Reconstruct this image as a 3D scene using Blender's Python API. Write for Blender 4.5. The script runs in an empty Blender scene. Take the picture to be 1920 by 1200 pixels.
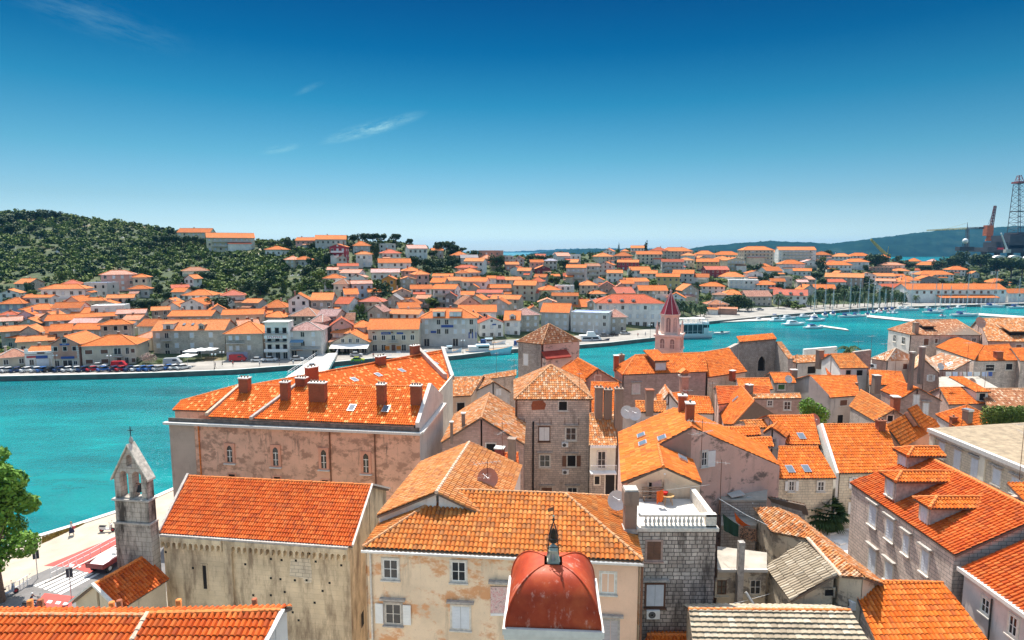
import bpy,bmesh,math,random
import numpy as np
from mathutils import Vector,Matrix
from mathutils.geometry import tessellate_polygon
R=random.Random(7)
SC=bpy.context.scene
COL=SC.collection
F,CX,CY,HZ,H=1150.0,960.0,600.0,468.0,36.0
PIT=math.atan((CY-HZ)/F)
cp,sp=math.cos(PIT),math.sin(PIT)
EYE=Vector((0,0,H))
UP=Vector((0,0,1))
HAZE_TOP=175.0
HAZE_D=0.00005
V3=Vector
def ray(u,v):
 x=(u-CX)/F
 y=(CY-v)/F
 return Vector((x,cp+y*sp,-sp+y*cp))
def PZ(u,v,z):
 d=ray(u,v)
 return EYE+d*((z-H)/d.z)
def PY(u,v,y):
 d=ray(u,v)
 return EYE+d*(y/d.y)
def PP(u,v,pl):
 n,p0=pl
 d=ray(u,v)
 return EYE+d*((p0-EYE).dot(n)/d.dot(n))
def vplane(A,B):
 e=B-A
 return(Vector((-e.y,e.x,0)).normalized(),A.copy())
def PV(u,v,A,B):
 return PP(u,v,vplane(A,B))
def pl3(a,b,c):
 return((b-a).cross(c-a).normalized(),a.copy())
def plpitch(A,B,deg):
 e=(B-A).normalized()
 h=Vector((-e.y,e.x,0)).normalized()
 if h.dot((A+B)*0.5-EYE)<0:
  h=-h
 s=h*math.cos(math.radians(deg))+UP*math.sin(math.radians(deg))
 return(e.cross(s).normalized(),A.copy())
def new_mat(name):
 m=bpy.data.materials.new(name)
 m.use_nodes=True
 nt=m.node_tree
 b=nt.nodes['Principled BSDF']
 return m,nt,b
def nd(nt,t,**k):
 n=nt.nodes.new(t)
 for a,v in k.items():
  setattr(n,a,v)
 return n
def mixc(nt,fac,a,b,mode='MIX'):
 n=nd(nt,'ShaderNodeMix',data_type='RGBA',blend_type=mode)
 for s,val in((n.inputs[0],fac),(n.inputs[6],a),(n.inputs[7],b)):
  if hasattr(val,'is_output'):
   nt.links.new(val,s)
  elif isinstance(val,(int,float)):
   s.default_value=val
  else:
   s.default_value=(*val,1)
 return n.outputs[2]
def noise(nt,vec,scale,detail=4.0,rough=0.55):
 n=nd(nt,'ShaderNodeTexNoise')
 n.inputs['Scale'].default_value=scale
 n.inputs['Detail'].default_value=detail
 n.inputs['Roughness'].default_value=rough
 if vec is not None:
  nt.links.new(vec,n.inputs['Vector'])
 return n.outputs['Fac']
def ramp(nt,fac,stops,interp='LINEAR'):
 n=nd(nt,'ShaderNodeValToRGB')
 cr=n.color_ramp
 cr.interpolation=interp
 while len(cr.elements)<len(stops):
  cr.elements.new(0.5)
 for e,(p,c)in zip(cr.elements,stops):
  e.position=p
  e.color=(*c,1)if len(c)==3 else c
 nt.links.new(fac,n.inputs[0])
 return n.outputs['Color']
def g3(x):
 return(x,x,x)
def mapping(nt,vec,scale,loc=(0,0,0)):
 n=nd(nt,'ShaderNodeMapping')
 n.inputs['Scale'].default_value=scale
 n.inputs['Location'].default_value=loc
 nt.links.new(vec,n.inputs['Vector'])
 return n.outputs['Vector']
def uvn(nt):
 return nd(nt,'ShaderNodeUVMap').outputs['UV']
def geo_pos(nt):
 return nd(nt,'ShaderNodeNewGeometry').outputs['Position']
def bump(nt,b,height,strength,dist=0.05):
 n=nd(nt,'ShaderNodeBump')
 n.inputs['Strength'].default_value=strength
 n.inputs['Distance'].default_value=dist
 nt.links.new(height,n.inputs['Height'])
 nt.links.new(n.outputs['Normal'],b.inputs['Normal'])
_mc={}
def plain(name,col,rough=0.6,metal=0.0,var=0.12,sc=2.0):
 key=(name,col)
 if key in _mc:
  return _mc[key]
 m,nt,b=new_mat(name)
 b.inputs['Roughness'].default_value=rough
 b.inputs['Metallic'].default_value=metal
 if var:
  f=noise(nt,geo_pos(nt),sc,5)
  c=ramp(nt,f,[(0.3,tuple(x*(1-var)for x in col)),(0.7,tuple(min(1,x*(1+var))for x in col))])
  nt.links.new(c,b.inputs['Base Color'])
 else:
  b.inputs['Base Color'].default_value=(*col,1)
 _mc[key]=m
 return m
def plaster(name,col,stain=(0.12,0.10,0.08),amt=0.5,patch=None,pamt=0.0,sc=1.0,rough=0.9):
 m,nt,b=new_mat(name)
 pos=geo_pos(nt)
 b.inputs['Roughness'].default_value=rough
 big=noise(nt,mapping(nt,pos,(0.35*sc,)*3),1.0,6,0.6)
 c=ramp(nt,big,[(0.3,tuple(x*0.80 for x in col)),(0.5,col),(0.72,tuple(min(1,x*1.14)for x in col))])
 if patch:
  pn=noise(nt,mapping(nt,pos,(0.55*sc,0.55*sc,0.8*sc),(5,3,1)),1.0,8,0.68)
  c=mixc(nt,ramp(nt,pn,[(0.62-pamt*0.16,g3(0)),(0.70-pamt*0.16,g3(1))]),c,patch)
 st=noise(nt,mapping(nt,pos,(1.6*sc,1.6*sc,0.28*sc),(3,7,0)),1.0,7,0.7)
 c=mixc(nt,ramp(nt,st,[(0.56,g3(0)),(0.74,g3(amt))]),c,stain)
 fine=noise(nt,mapping(nt,pos,(7*sc,)*3),1.0,6,0.65)
 c=mixc(nt,ramp(nt,fine,[(0.58,g3(0)),(0.78,g3(amt*0.6))]),c,tuple(x*0.45 for x in col))
 nt.links.new(c,b.inputs['Base Color'])
 bump(nt,b,fine,0.35,0.04)
 return m
def stone(name,c1,c2,mortar,bw=0.55,bh=0.28,stain=(0.06,0.055,0.05),amt=0.5,ms=0.018,rough=0.9,st0=0.53):
 m,nt,b=new_mat(name)
 b.inputs['Roughness'].default_value=rough
 uv=uvn(nt)
 pos=geo_pos(nt)
 wob=nd(nt,'ShaderNodeTexNoise')
 wob.inputs['Scale'].default_value=1.3
 nt.links.new(uv,wob.inputs['Vector'])
 add=nd(nt,'ShaderNodeVectorMath',operation='MULTIPLY_ADD')
 nt.links.new(wob.outputs['Color'],add.inputs[0])
 add.inputs[1].default_value=(0.16,0.09,0)
 nt.links.new(uv,add.inputs[2])
 br=nd(nt,'ShaderNodeTexBrick')
 br.inputs['Scale'].default_value=1.0
 br.squash=1.5
 br.squash_frequency=3
 br.offset=0.41
 br.inputs['Brick Width'].default_value=bw
 br.inputs['Row Height'].default_value=bh
 br.inputs['Mortar Size'].default_value=ms
 br.inputs['Mortar Smooth'].default_value=0.3
 br.inputs['Color1'].default_value=(*c1,1)
 br.inputs['Color2'].default_value=(*c2,1)
 br.inputs['Mortar'].default_value=(*mortar,1)
 nt.links.new(add.outputs[0],br.inputs['Vector'])
 c=br.outputs['Color']
 big=noise(nt,mapping(nt,pos,(0.5,0.5,0.5)),1.0,6,0.65)
 c=mixc(nt,0.55,c,ramp(nt,big,[(0.3,g3(0.55)),(0.7,g3(1.1))]),'MULTIPLY')
 st=noise(nt,mapping(nt,pos,(0.9,0.9,0.22),(2,9,0)),1.0,8,0.7)
 c=mixc(nt,ramp(nt,st,[(st0,g3(0)),(st0+0.17,g3(amt))]),c,stain)
 nt.links.new(c,b.inputs['Base Color'])
 inv=nd(nt,'ShaderNodeMath',operation='SUBTRACT')
 inv.inputs[0].default_value=1.0
 nt.links.new(br.outputs['Fac'],inv.inputs[1])
 bump(nt,b,inv.outputs[0],0.5,0.05)
 return m
def tiles(name,cols,patch=(0.16,0.10,0.06),pamt=0.25,pale=None,palamt=0.0,scale=(1,1),far=False):
 m,nt,b=new_mat(name)
 b.inputs['Roughness'].default_value=0.85
 b.inputs['Specular IOR Level'].default_value=0.2
 uv=mapping(nt,uvn(nt),(scale[0],scale[1],1))
 fl=nd(nt,'ShaderNodeVectorMath',operation='FLOOR')
 nt.links.new(uv,fl.inputs[0])
 wn=nd(nt,'ShaderNodeTexWhiteNoise',noise_dimensions='2D')
 nt.links.new(fl.outputs[0],wn.inputs['Vector'])
 n=len(cols)
 c=ramp(nt,wn.outputs['Value'],[(i/(n-1),k)for i,k in enumerate(cols)])
 pos=geo_pos(nt)
 if pale:
  wn2=nd(nt,'ShaderNodeTexWhiteNoise',noise_dimensions='3D')
  ad=nd(nt,'ShaderNodeVectorMath',operation='ADD')
  nt.links.new(fl.outputs[0],ad.inputs[0])
  ad.inputs[1].default_value=(7,3,5)
  nt.links.new(ad.outputs[0],wn2.inputs['Vector'])
  c=mixc(nt,ramp(nt,wn2.outputs['Value'],[(1-palamt-0.02,g3(0)),(1-palamt,g3(1))]),c,pale)
 big=noise(nt,mapping(nt,pos,(0.25,)*3),1.0,5,0.6)
 c=mixc(nt,0.5,c,ramp(nt,big,[(0.3,g3(0.75)),(0.7,g3(1.12))]),'MULTIPLY')
 pn=noise(nt,mapping(nt,pos,(0.9,)*3,(1,4,2)),1.0,8,0.7)
 c=mixc(nt,ramp(nt,pn,[(0.55,g3(0)),(0.75,g3(pamt))]),c,patch)
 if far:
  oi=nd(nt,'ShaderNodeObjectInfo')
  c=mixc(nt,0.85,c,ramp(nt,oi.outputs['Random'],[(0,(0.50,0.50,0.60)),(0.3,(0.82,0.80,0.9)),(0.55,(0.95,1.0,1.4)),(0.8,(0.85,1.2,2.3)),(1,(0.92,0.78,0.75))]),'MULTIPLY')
 nt.links.new(c,b.inputs['Base Color'])
 if far:
  wv=nd(nt,'ShaderNodeTexWave',wave_type='BANDS',bands_direction='X')
  wv.inputs['Scale'].default_value=3.1416/10*1
  nt.links.new(mapping(nt,uv,(math.pi*2/6.2832*3.18,1,1)),wv.inputs['Vector'])
  bump(nt,b,wv.outputs['Color'],0.5,0.08)
 else:
  f2=noise(nt,mapping(nt,pos,(12,)*3),1.0,4)
  bump(nt,b,f2,0.25,0.02)
 return m
class MB:
 def __init__(s):
  s.v,s.f,s.m,s.uv,s.sm=[],[],[],{},set()
 def face(s,pts,mat,uv=None):
  i=len(s.v)
  s.v.extend([tuple(p)for p in pts])
  if uv:
   s.uv[len(s.f)]=uv
  s.f.append(tuple(range(i,i+len(pts))))
  s.m.append(mat)
 def raw(s,verts,faces,mat,smooth=False,uvs=None):
  i=len(s.v)
  s.v.extend([tuple(p)for p in verts])
  for k,f in enumerate(faces):
   if smooth:
    s.sm.add(len(s.f))
   if uvs is not None:
    s.uv[len(s.f)]=uvs[k]
   s.f.append(tuple(i+q for q in f))
   s.m.append(mat)
 def box(s,o,a,b,c,mat):
  o=Vector(o)
  p=[o,o+a,o+a+b,o+b]
  q=[x+c for x in p]
  s.raw(p+q,[(3,2,1,0),(4,5,6,7),(0,1,5,4),(1,2,6,5),(2,3,7,6),(3,0,4,7)],mat)
 def cbox(s,c,sx,sy,sz,mat,rz=0.0):
  ex=Vector((math.cos(rz),math.sin(rz),0))
  ey=Vector((-ex.y,ex.x,0))
  s.box(Vector(c)-ex*sx/2-ey*sy/2,ex*sx,ey*sy,UP*sz,mat)
 def prism(s,pts,d,mat,matside=None):
  n=len(pts)
  p=[Vector(x)for x in pts]
  q=[x+d for x in p]
  tri=tessellate_polygon([p])
  s.raw(p+q,[tuple(t)for t in tri]+[tuple(n+i for i in reversed(t))for t in tri],mat)
  s.raw(p+q,[(i,(i+1)%n,n+(i+1)%n,n+i)for i in range(n)],matside or mat)
 def holed(s,outer,holes,d,mat,matin=None):
  loops=[outer]+holes
  flat=[Vector(x)for l in loops for x in l]
  n=len(flat)
  tri=tessellate_polygon([[Vector(x)for x in l]for l in loops])
  vs=flat+[x+d for x in flat]
  s.raw(vs,[tuple(t)for t in tri]+[tuple(n+i for i in reversed(t))for t in tri],mat)
  k=0
  for li,l in enumerate(loops):
   m=len(l)
   s.raw(vs,[(k+i,k+(i+1)%m,n+k+(i+1)%m,n+k+i)for i in range(m)],mat if li==0 else(matin or mat))
   k+=m
 def tube(s,a,b,r0,r1=None,n=8,mat=None,cap=True,smooth=True):
  a,b=Vector(a),Vector(b)
  r1=r0 if r1 is None else r1
  d=(b-a).normalized()
  x=d.orthogonal().normalized()
  y=d.cross(x)
  vs=[]
  for p,r in((a,r0),(b,r1)):
   for i in range(n):
    t=2*math.pi*i/n
    vs.append(p+x*math.cos(t)*r+y*math.sin(t)*r)
  s.raw(vs,[(i,(i+1)%n,n+(i+1)%n,n+i)for i in range(n)],mat,smooth)
  if cap:
   s.raw(vs,[tuple(range(n-1,-1,-1)),tuple(range(n,2*n))],mat)
 def path(s,pts,r,n=6,mat=None):
  for a,b in zip(pts[:-1],pts[1:]):
   s.tube(a,b,r,r,n,mat)
 def lathe(s,c,prof,n=16,mat=None,smooth=True,rot=0.0):
  c=Vector(c)
  vs=[]
  for r,z in prof:
   for i in range(n):
    t=2*math.pi*i/n+rot
    vs.append(c+Vector((r*math.cos(t),r*math.sin(t),z)))
  fs=[]
  for k in range(len(prof)-1):
   for i in range(n):
    j=(i+1)%n
    fs.append((k*n+i,k*n+j,(k+1)*n+j,(k+1)*n+i))
  s.raw(vs,fs,mat,smooth)
  s.raw(vs,[tuple(range(n-1,-1,-1)),tuple(range((len(prof)-1)*n,len(prof)*n))],mat)
 def ball(s,c,rx,ry,rz,mat,nu=10,nv=7):
  c=Vector(c)
  vs=[c+Vector((0,0,-rz))]
  for j in range(1,nv):
   a=-math.pi/2+math.pi*j/nv
   for i in range(nu):
    t=2*math.pi*i/nu
    vs.append(c+Vector((rx*math.cos(a)*math.cos(t),ry*math.cos(a)*math.sin(t),rz*math.sin(a))))
  vs.append(c+Vector((0,0,rz)))
  fs=[(0,1+(i+1)%nu,1+i)for i in range(nu)]
  for j in range(nv-2):
   for i in range(nu):
    a=1+j*nu+i
    b=1+j*nu+(i+1)%nu
    fs.append((a,b,b+nu,a+nu))
  t=len(vs)-1
  k=1+(nv-2)*nu
  fs+=[(t,k+i,k+(i+1)%nu)for i in range(nu)]
  s.raw(vs,fs,mat,True)
 def mesh(s,name,org):
  me=bpy.data.meshes.new(name)
  V=np.array(s.v,dtype=np.float64).reshape(-1,3)-np.array(org)
  me.from_pydata(V.tolist(),[],s.f)
  mats=[]
  idx=[]
  for m in s.m:
   if m not in mats:
    mats.append(m)
   idx.append(mats.index(m))
  for m in mats:
   me.materials.append(m)
  me.polygons.foreach_set('material_index',idx)
  if s.sm:
   me.polygons.foreach_set('use_smooth',[i in s.sm for i in range(len(s.f))])
  uvl=me.uv_layers.new(name='UVMap')
  uvs=np.zeros((len(me.loops),2))
  VW=np.array(s.v)
  k=0
  for fi,f in enumerate(s.f):
   n=len(f)
   if fi in s.uv:
    uvs[k:k+n]=s.uv[fi]
   else:
    p=VW[list(f)]
    nv=np.cross(p[1]-p[0],p[2]-p[0])if n>2 else np.array([0,0,1.])
    if n>3:
     nv=nv+np.cross(p[2]-p[0],p[3]-p[0])
    L=np.linalg.norm(nv)
    nv=nv/L if L>1e-12 else np.array([0,0,1.])
    if abs(nv[2])>0.995:
     uvs[k:k+n]=p[:,:2]
    else:
     if nv[2]<-1e-6:
      nv=-nv
     t=np.array([-nv[1],nv[0],0])
     t/=np.linalg.norm(t)
     b=np.cross(nv,t)
     uvs[k:k+n,0]=p@t
     uvs[k:k+n,1]=p@b
   k+=n
  uvl.data.foreach_set('uv',uvs.ravel())
  me.update()
  return me
 def build(s,name,parent=None,org=None):
  if not s.v:
   return None
  V=np.array(s.v)
  if org is None:
   lo,hi=V.min(0),V.max(0)
   org=Vector(((lo[0]+hi[0])/2,(lo[1]+hi[1])/2,lo[2]))
  me=s.mesh(name,org)
  o=bpy.data.objects.new(name,me)
  COL.objects.link(o)
  put(o,org,parent)
  return o
WO={}
def put(o,org,parent=None):
 org=Vector(org)
 WO[o.name]=org
 if parent is not None:
  o.parent=parent
  o.location=org-WO[parent.name]
 else:
  o.location=org
def tag(o,label=None,cat=None,group=None,kind=None):
 if label:
  o['label']=label
 if cat:
  o['category']=cat
 if group:
  o['group']=group
 if kind:
  o['kind']=kind
 return o
def thing(name,label,cat,loc,group=None):
 o=bpy.data.objects.new(name,None)
 o.empty_display_size=0.5
 COL.objects.link(o)
 put(o,loc)
 return tag(o,label,cat,group)
def structure(mb,name,label=None):
 o=mb.build(name,org=Vector((0,0,0)))
 return tag(o,label,None,None,'structure')
def clone(o,loc,rz=None,scale=None,label=None,mats=None,parent=None):
 c=o.copy()
 COL.objects.link(c)
 WO[c.name]=Vector(loc)
 c.location=loc
 if rz is not None:
  c.rotation_euler=(0,0,rz)
 if scale is not None:
  c.scale=scale if hasattr(scale,'__len__')else(scale,)*3
 if label:
  c['label']=label
 _kids(o,c)
 return c
def _kids(o,c):
 for ch in list(o.children):
  k=ch.copy()
  COL.objects.link(k)
  k.parent=c
  _kids(ch,k)
OR=lambda*k:list(k)
T_BRIGHT=tiles('clay_tiles_bright',[(0.52,0.108,0.012),(0.66,0.170,0.022),(0.59,0.130,0.015),(0.72,0.225,0.045),(0.42,0.095,0.02)],(0.36,0.13,0.05),0.50)
T_RED=tiles('clay_tiles_red',[(0.44,0.072,0.012),(0.57,0.118,0.018),(0.50,0.09,0.014),(0.62,0.165,0.036),(0.36,0.065,0.016)],(0.28,0.10,0.05),0.45)
T_PALACE=tiles('clay_tiles_speckled',[(0.54,0.10,0.012),(0.68,0.155,0.018),(0.60,0.12,0.014),(0.72,0.19,0.03)],(0.32,0.09,0.03),0.25,pale=(0.86,0.42,0.14),palamt=0.09)
T_HOUSE=tiles('clay_tiles_amber',[(0.48,0.13,0.025),(0.58,0.20,0.045),(0.53,0.16,0.03),(0.34,0.13,0.045),(0.64,0.26,0.07)],(0.25,0.12,0.05),0.45)
T_OLD=tiles('clay_tiles_weathered',[(0.40,0.13,0.04),(0.55,0.26,0.10),(0.62,0.20,0.05),(0.30,0.15,0.08),(0.66,0.36,0.18)],(0.14,0.09,0.06),0.6,pale=(0.64,0.42,0.26),palamt=0.15)
T_AMBER=tiles('clay_tiles_soft_amber',[(0.50,0.17,0.05),(0.62,0.27,0.09),(0.56,0.21,0.06),(0.68,0.34,0.14),(0.44,0.17,0.07)],(0.22,0.12,0.06),0.5)
T_PALE=tiles('clay_tiles_faded',[(0.55,0.27,0.14),(0.68,0.40,0.24),(0.60,0.25,0.10),(0.74,0.52,0.36)],(0.30,0.16,0.10),0.4,pale=(0.80,0.66,0.52),palamt=0.25)
T_BROWN=tiles('clay_tiles_brown',[(0.30,0.11,0.05),(0.44,0.19,0.09),(0.36,0.15,0.07),(0.52,0.27,0.14)],(0.12,0.07,0.05),0.5,pale=(0.62,0.42,0.28),palamt=0.12)
T_GREY=tiles('stone_slab_tiles',[(0.30,0.24,0.17),(0.44,0.36,0.26),(0.37,0.30,0.21),(0.54,0.46,0.35)],(0.13,0.11,0.08),0.65)
T_DKRED=tiles('dark_red_tiles',[(0.26,0.03,0.02),(0.34,0.05,0.03),(0.30,0.04,0.025)],(0.14,0.03,0.02),0.3)
FS=(3.3,2.6)
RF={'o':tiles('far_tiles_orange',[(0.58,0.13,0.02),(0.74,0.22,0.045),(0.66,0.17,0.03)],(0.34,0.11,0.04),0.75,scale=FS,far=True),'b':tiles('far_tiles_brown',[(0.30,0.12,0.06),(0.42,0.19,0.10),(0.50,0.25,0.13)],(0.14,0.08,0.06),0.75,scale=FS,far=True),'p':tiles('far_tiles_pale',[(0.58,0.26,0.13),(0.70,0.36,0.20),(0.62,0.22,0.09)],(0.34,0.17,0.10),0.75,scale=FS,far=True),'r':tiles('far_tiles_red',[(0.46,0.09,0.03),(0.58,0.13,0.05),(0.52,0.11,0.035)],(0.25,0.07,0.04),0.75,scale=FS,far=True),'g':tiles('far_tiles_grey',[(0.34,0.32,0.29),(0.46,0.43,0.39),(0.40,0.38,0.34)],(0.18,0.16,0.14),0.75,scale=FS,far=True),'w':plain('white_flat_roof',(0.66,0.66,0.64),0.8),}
RNAME={'o':'orange','b':'brown','p':'pale orange','r':'dull red','g':'grey','w':'white'}
WF={}
WNAME={}
for k,nm,c,a in(('w','white',(0.84,0.81,0.76),0.25),('c','cream',(0.72,0.64,0.48),0.3),('g','grey',(0.60,0.57,0.53),0.4),('p','pink',(0.66,0.40,0.34),0.3),('y','yellow',(0.72,0.54,0.24),0.25),('m','maroon',(0.26,0.06,0.07),0.25),('n','brown',(0.46,0.35,0.27),0.4),('l','lilac grey',(0.46,0.44,0.54),0.3),('k','dark grey',(0.28,0.26,0.25),0.4),('b','pale blue',(0.58,0.64,0.72),0.25),('e','beige',(0.62,0.53,0.41),0.35),('o','ochre orange',(0.70,0.30,0.06),0.2),('R','crimson',(0.42,0.06,0.08),0.25),('t','terracotta pink',(0.52,0.29,0.21),0.25)):
 WF[k]=plaster('far_plaster_'+nm.replace(' ','_'),c,amt=a)
 WNAME[k]=nm
WF['s']=stone('far_rubble_stone',(0.66,0.58,0.48),(0.52,0.46,0.38),(0.40,0.36,0.30),0.6,0.32,amt=0.4)
WNAME['s']='stone'
M_CHURCH=stone('church_limestone',(0.80,0.64,0.43),(0.74,0.59,0.39),(0.66,0.53,0.36),0.95,0.42,(0.26,0.185,0.12),0.9,ms=0.010,st0=0.47)
M_BELL=stone('bell_gable_stone',(0.56,0.49,0.42),(0.46,0.40,0.34),(0.26,0.23,0.20),0.7,0.4,(0.055,0.044,0.036),1.0,st0=0.45)
M_TOWER=stone('tower_stone',(0.78,0.63,0.52),(0.58,0.46,0.38),(0.36,0.29,0.25),0.55,0.27,(0.08,0.065,0.055),0.6,ms=0.025)
M_DARKST=stone('dark_stained_stone',(0.72,0.62,0.54),(0.42,0.35,0.30),(0.13,0.11,0.10),0.42,0.30,(0.07,0.055,0.048),0.9,ms=0.03,st0=0.47)
M_PINKST=stone('pinkish_rubble',(0.60,0.40,0.33),(0.46,0.31,0.25),(0.42,0.32,0.27),0.45,0.22,(0.16,0.10,0.08),0.5,ms=0.02)
M_LIGHTST=stone('light_ashlar',(0.80,0.69,0.52),(0.70,0.59,0.44),(0.42,0.36,0.28),0.55,0.30,(0.16,0.13,0.10),0.55,ms=0.02)
M_GREYST=stone('grey_rubble',(0.52,0.45,0.39),(0.40,0.34,0.29),(0.26,0.22,0.19),0.45,0.25,(0.06,0.05,0.05),0.6,ms=0.025)
M_RIGHTST=stone('right_house_stone',(0.76,0.61,0.52),(0.62,0.50,0.42),(0.30,0.25,0.22),0.6,0.3,(0.10,0.08,0.07),0.55,ms=0.025)
M_TOWN=plaster('town_house_plaster',(0.86,0.66,0.46),(0.34,0.27,0.19),0.65,patch=(0.72,0.36,0.17),pamt=0.62,sc=0.8)
M_TOWNR=plaster('peach_plaster',(0.80,0.52,0.36),(0.40,0.28,0.20),0.4,sc=0.8)
M_PAL=plaster('palace_plaster',(0.74,0.43,0.30),(0.12,0.08,0.06),0.9,patch=(0.42,0.235,0.16),pamt=0.75,sc=1.15)
M_PALL=plaster('palace_grey_plaster',(0.46,0.36,0.29),(0.12,0.10,0.08),0.5)
M_CREAM=plaster('cream_plaster',(0.78,0.72,0.58),(0.35,0.30,0.22),0.35)
M_WHITE=plaster('white_plaster',(0.74,0.71,0.66),(0.25,0.22,0.2),0.4)
M_GREYPL=plaster('grey_plaster',(0.60,0.55,0.50),(0.10,0.09,0.08),0.6)
M_PINKPL=plaster('pink_plaster',(0.70,0.46,0.37),(0.15,0.10,0.08),0.55,patch=(0.22,0.16,0.13),pamt=0.42,sc=0.9)
M_SALMON=plaster('salmon_plaster',(0.68,0.33,0.22),(0.3,0.16,0.12),0.2)
M_OLDPL=plaster('decayed_plaster',(0.60,0.51,0.38),(0.07,0.06,0.05),0.95,patch=(0.24,0.20,0.16),pamt=0.7,sc=1.3)
M_PEACH=plaster('gable_plaster',(0.74,0.56,0.40),(0.3,0.2,0.14),0.4)
M_ANNEX=plaster('annex_plaster',(0.60,0.50,0.36),(0.16,0.12,0.09),0.8)
M_TRIM=plain('limestone_trim',(0.66,0.60,0.52),0.8,var=0.2,sc=4)
M_TRIMD=plain('weathered_trim',(0.42,0.38,0.34),0.85,var=0.3,sc=4)
M_WTRIM=plain('white_stone_trim',(0.62,0.59,0.54),0.7,var=0.1,sc=3)
M_SOFFIT=plain('roof_underside',(0.16,0.12,0.09),0.9)
M_CAP=plain('ridge_clay',(0.66,0.19,0.04),0.85,var=0.35,sc=5)
M_CAPOLD=plain('ridge_clay_old',(0.52,0.26,0.12),0.85,var=0.4,sc=5)
M_MORTAR=plain('ridge_mortar',(0.58,0.44,0.32),0.9,var=0.35,sc=6)
M_BRICK=stone('chimney_brick',(0.42,0.105,0.035),(0.34,0.08,0.03),(0.30,0.16,0.10),0.26,0.09,(0.08,0.03,0.02),0.5,ms=0.012)
M_CHIM=plaster('chimney_render',(0.27,0.195,0.15),(0.08,0.06,0.05),0.7)
M_WFRAME=plain('white_window_paint',(0.78,0.76,0.72),0.5,var=0.06)
M_BFRAME=plain('brown_window_paint',(0.13,0.06,0.035),0.6,var=0.2)
M_SHUT=plain('pale_shutter_paint',(0.66,0.69,0.73),0.6,var=0.08)
M_SHUTW=plain('white_shutter_paint',(0.80,0.79,0.76),0.6,var=0.06)
M_SHUTB=plain('brown_shutter_paint',(0.16,0.07,0.04),0.6,var=0.2)
M_METAL=plain('galvanised_metal',(0.50,0.52,0.54),0.35,0.8,var=0.1)
M_DARKM=plain('dark_iron',(0.03,0.03,0.03),0.5,0.4,var=0.2)
M_WIRE=plain('aerial_metal',(0.42,0.40,0.38),0.5,0.4,var=0)
M_RUST=plain('rusty_iron',(0.20,0.09,0.05),0.8,0.2,var=0.3)
M_DISH=plain('dish_paint',(0.62,0.60,0.57),0.6,var=0.1)
M_DISHT=plain('terracotta_dish_paint',(0.50,0.28,0.20),0.6,var=0.1)
M_WOOD=plain('grey_wood',(0.26,0.17,0.11),0.8,var=0.3,sc=6)
M_CONC=plain('concrete',(0.38,0.34,0.28),0.9,var=0.25,sc=0.8)
M_CONCW=plain('pale_concrete',(0.54,0.51,0.46),0.9,var=0.15,sc=0.6)
M_QUAY=plain('quay_stone',(0.52,0.47,0.40),0.9,var=0.15,sc=0.3)
M_ASPH=plain('asphalt',(0.17,0.16,0.155),0.9,var=0.2,sc=0.7)
M_ASPHR=plain('red_road_paint',(0.50,0.075,0.06),0.85,var=0.15,sc=1.0)
M_MARK=plain('white_road_paint',(0.78,0.76,0.72),0.8,var=0.1,sc=1.0)
M_WHITEP=plain('white_paint',(0.80,0.80,0.79),0.4,var=0.04)
M_CLOTH=plain('white_canvas',(0.82,0.80,0.76),0.9,var=0.04)
M_RUB=plain('black_rubber',(0.02,0.02,0.02),0.8,var=0)
M_LAMPG=plain('lamp_globe',(0.8,0.8,0.78),0.3,var=0)
def glass(name,col,rough=0.08):
 m,nt,b=new_mat(name)
 b.inputs['Base Color'].default_value=(*col,1)
 b.inputs['Roughness'].default_value=rough
 b.inputs['Specular IOR Level'].default_value=0.6
 return m
M_GLASS=glass('dark_window_glass',(0.02,0.022,0.025))
M_SKYL=glass('skylight_glass',(0.13,0.16,0.20),0.15)
M_FARWIN=plain('far_window_glass',(0.018,0.018,0.02),0.3,var=0)
M_BLACK=plain('dark_interior',(0.012,0.010,0.009),0.9,var=0)
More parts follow.
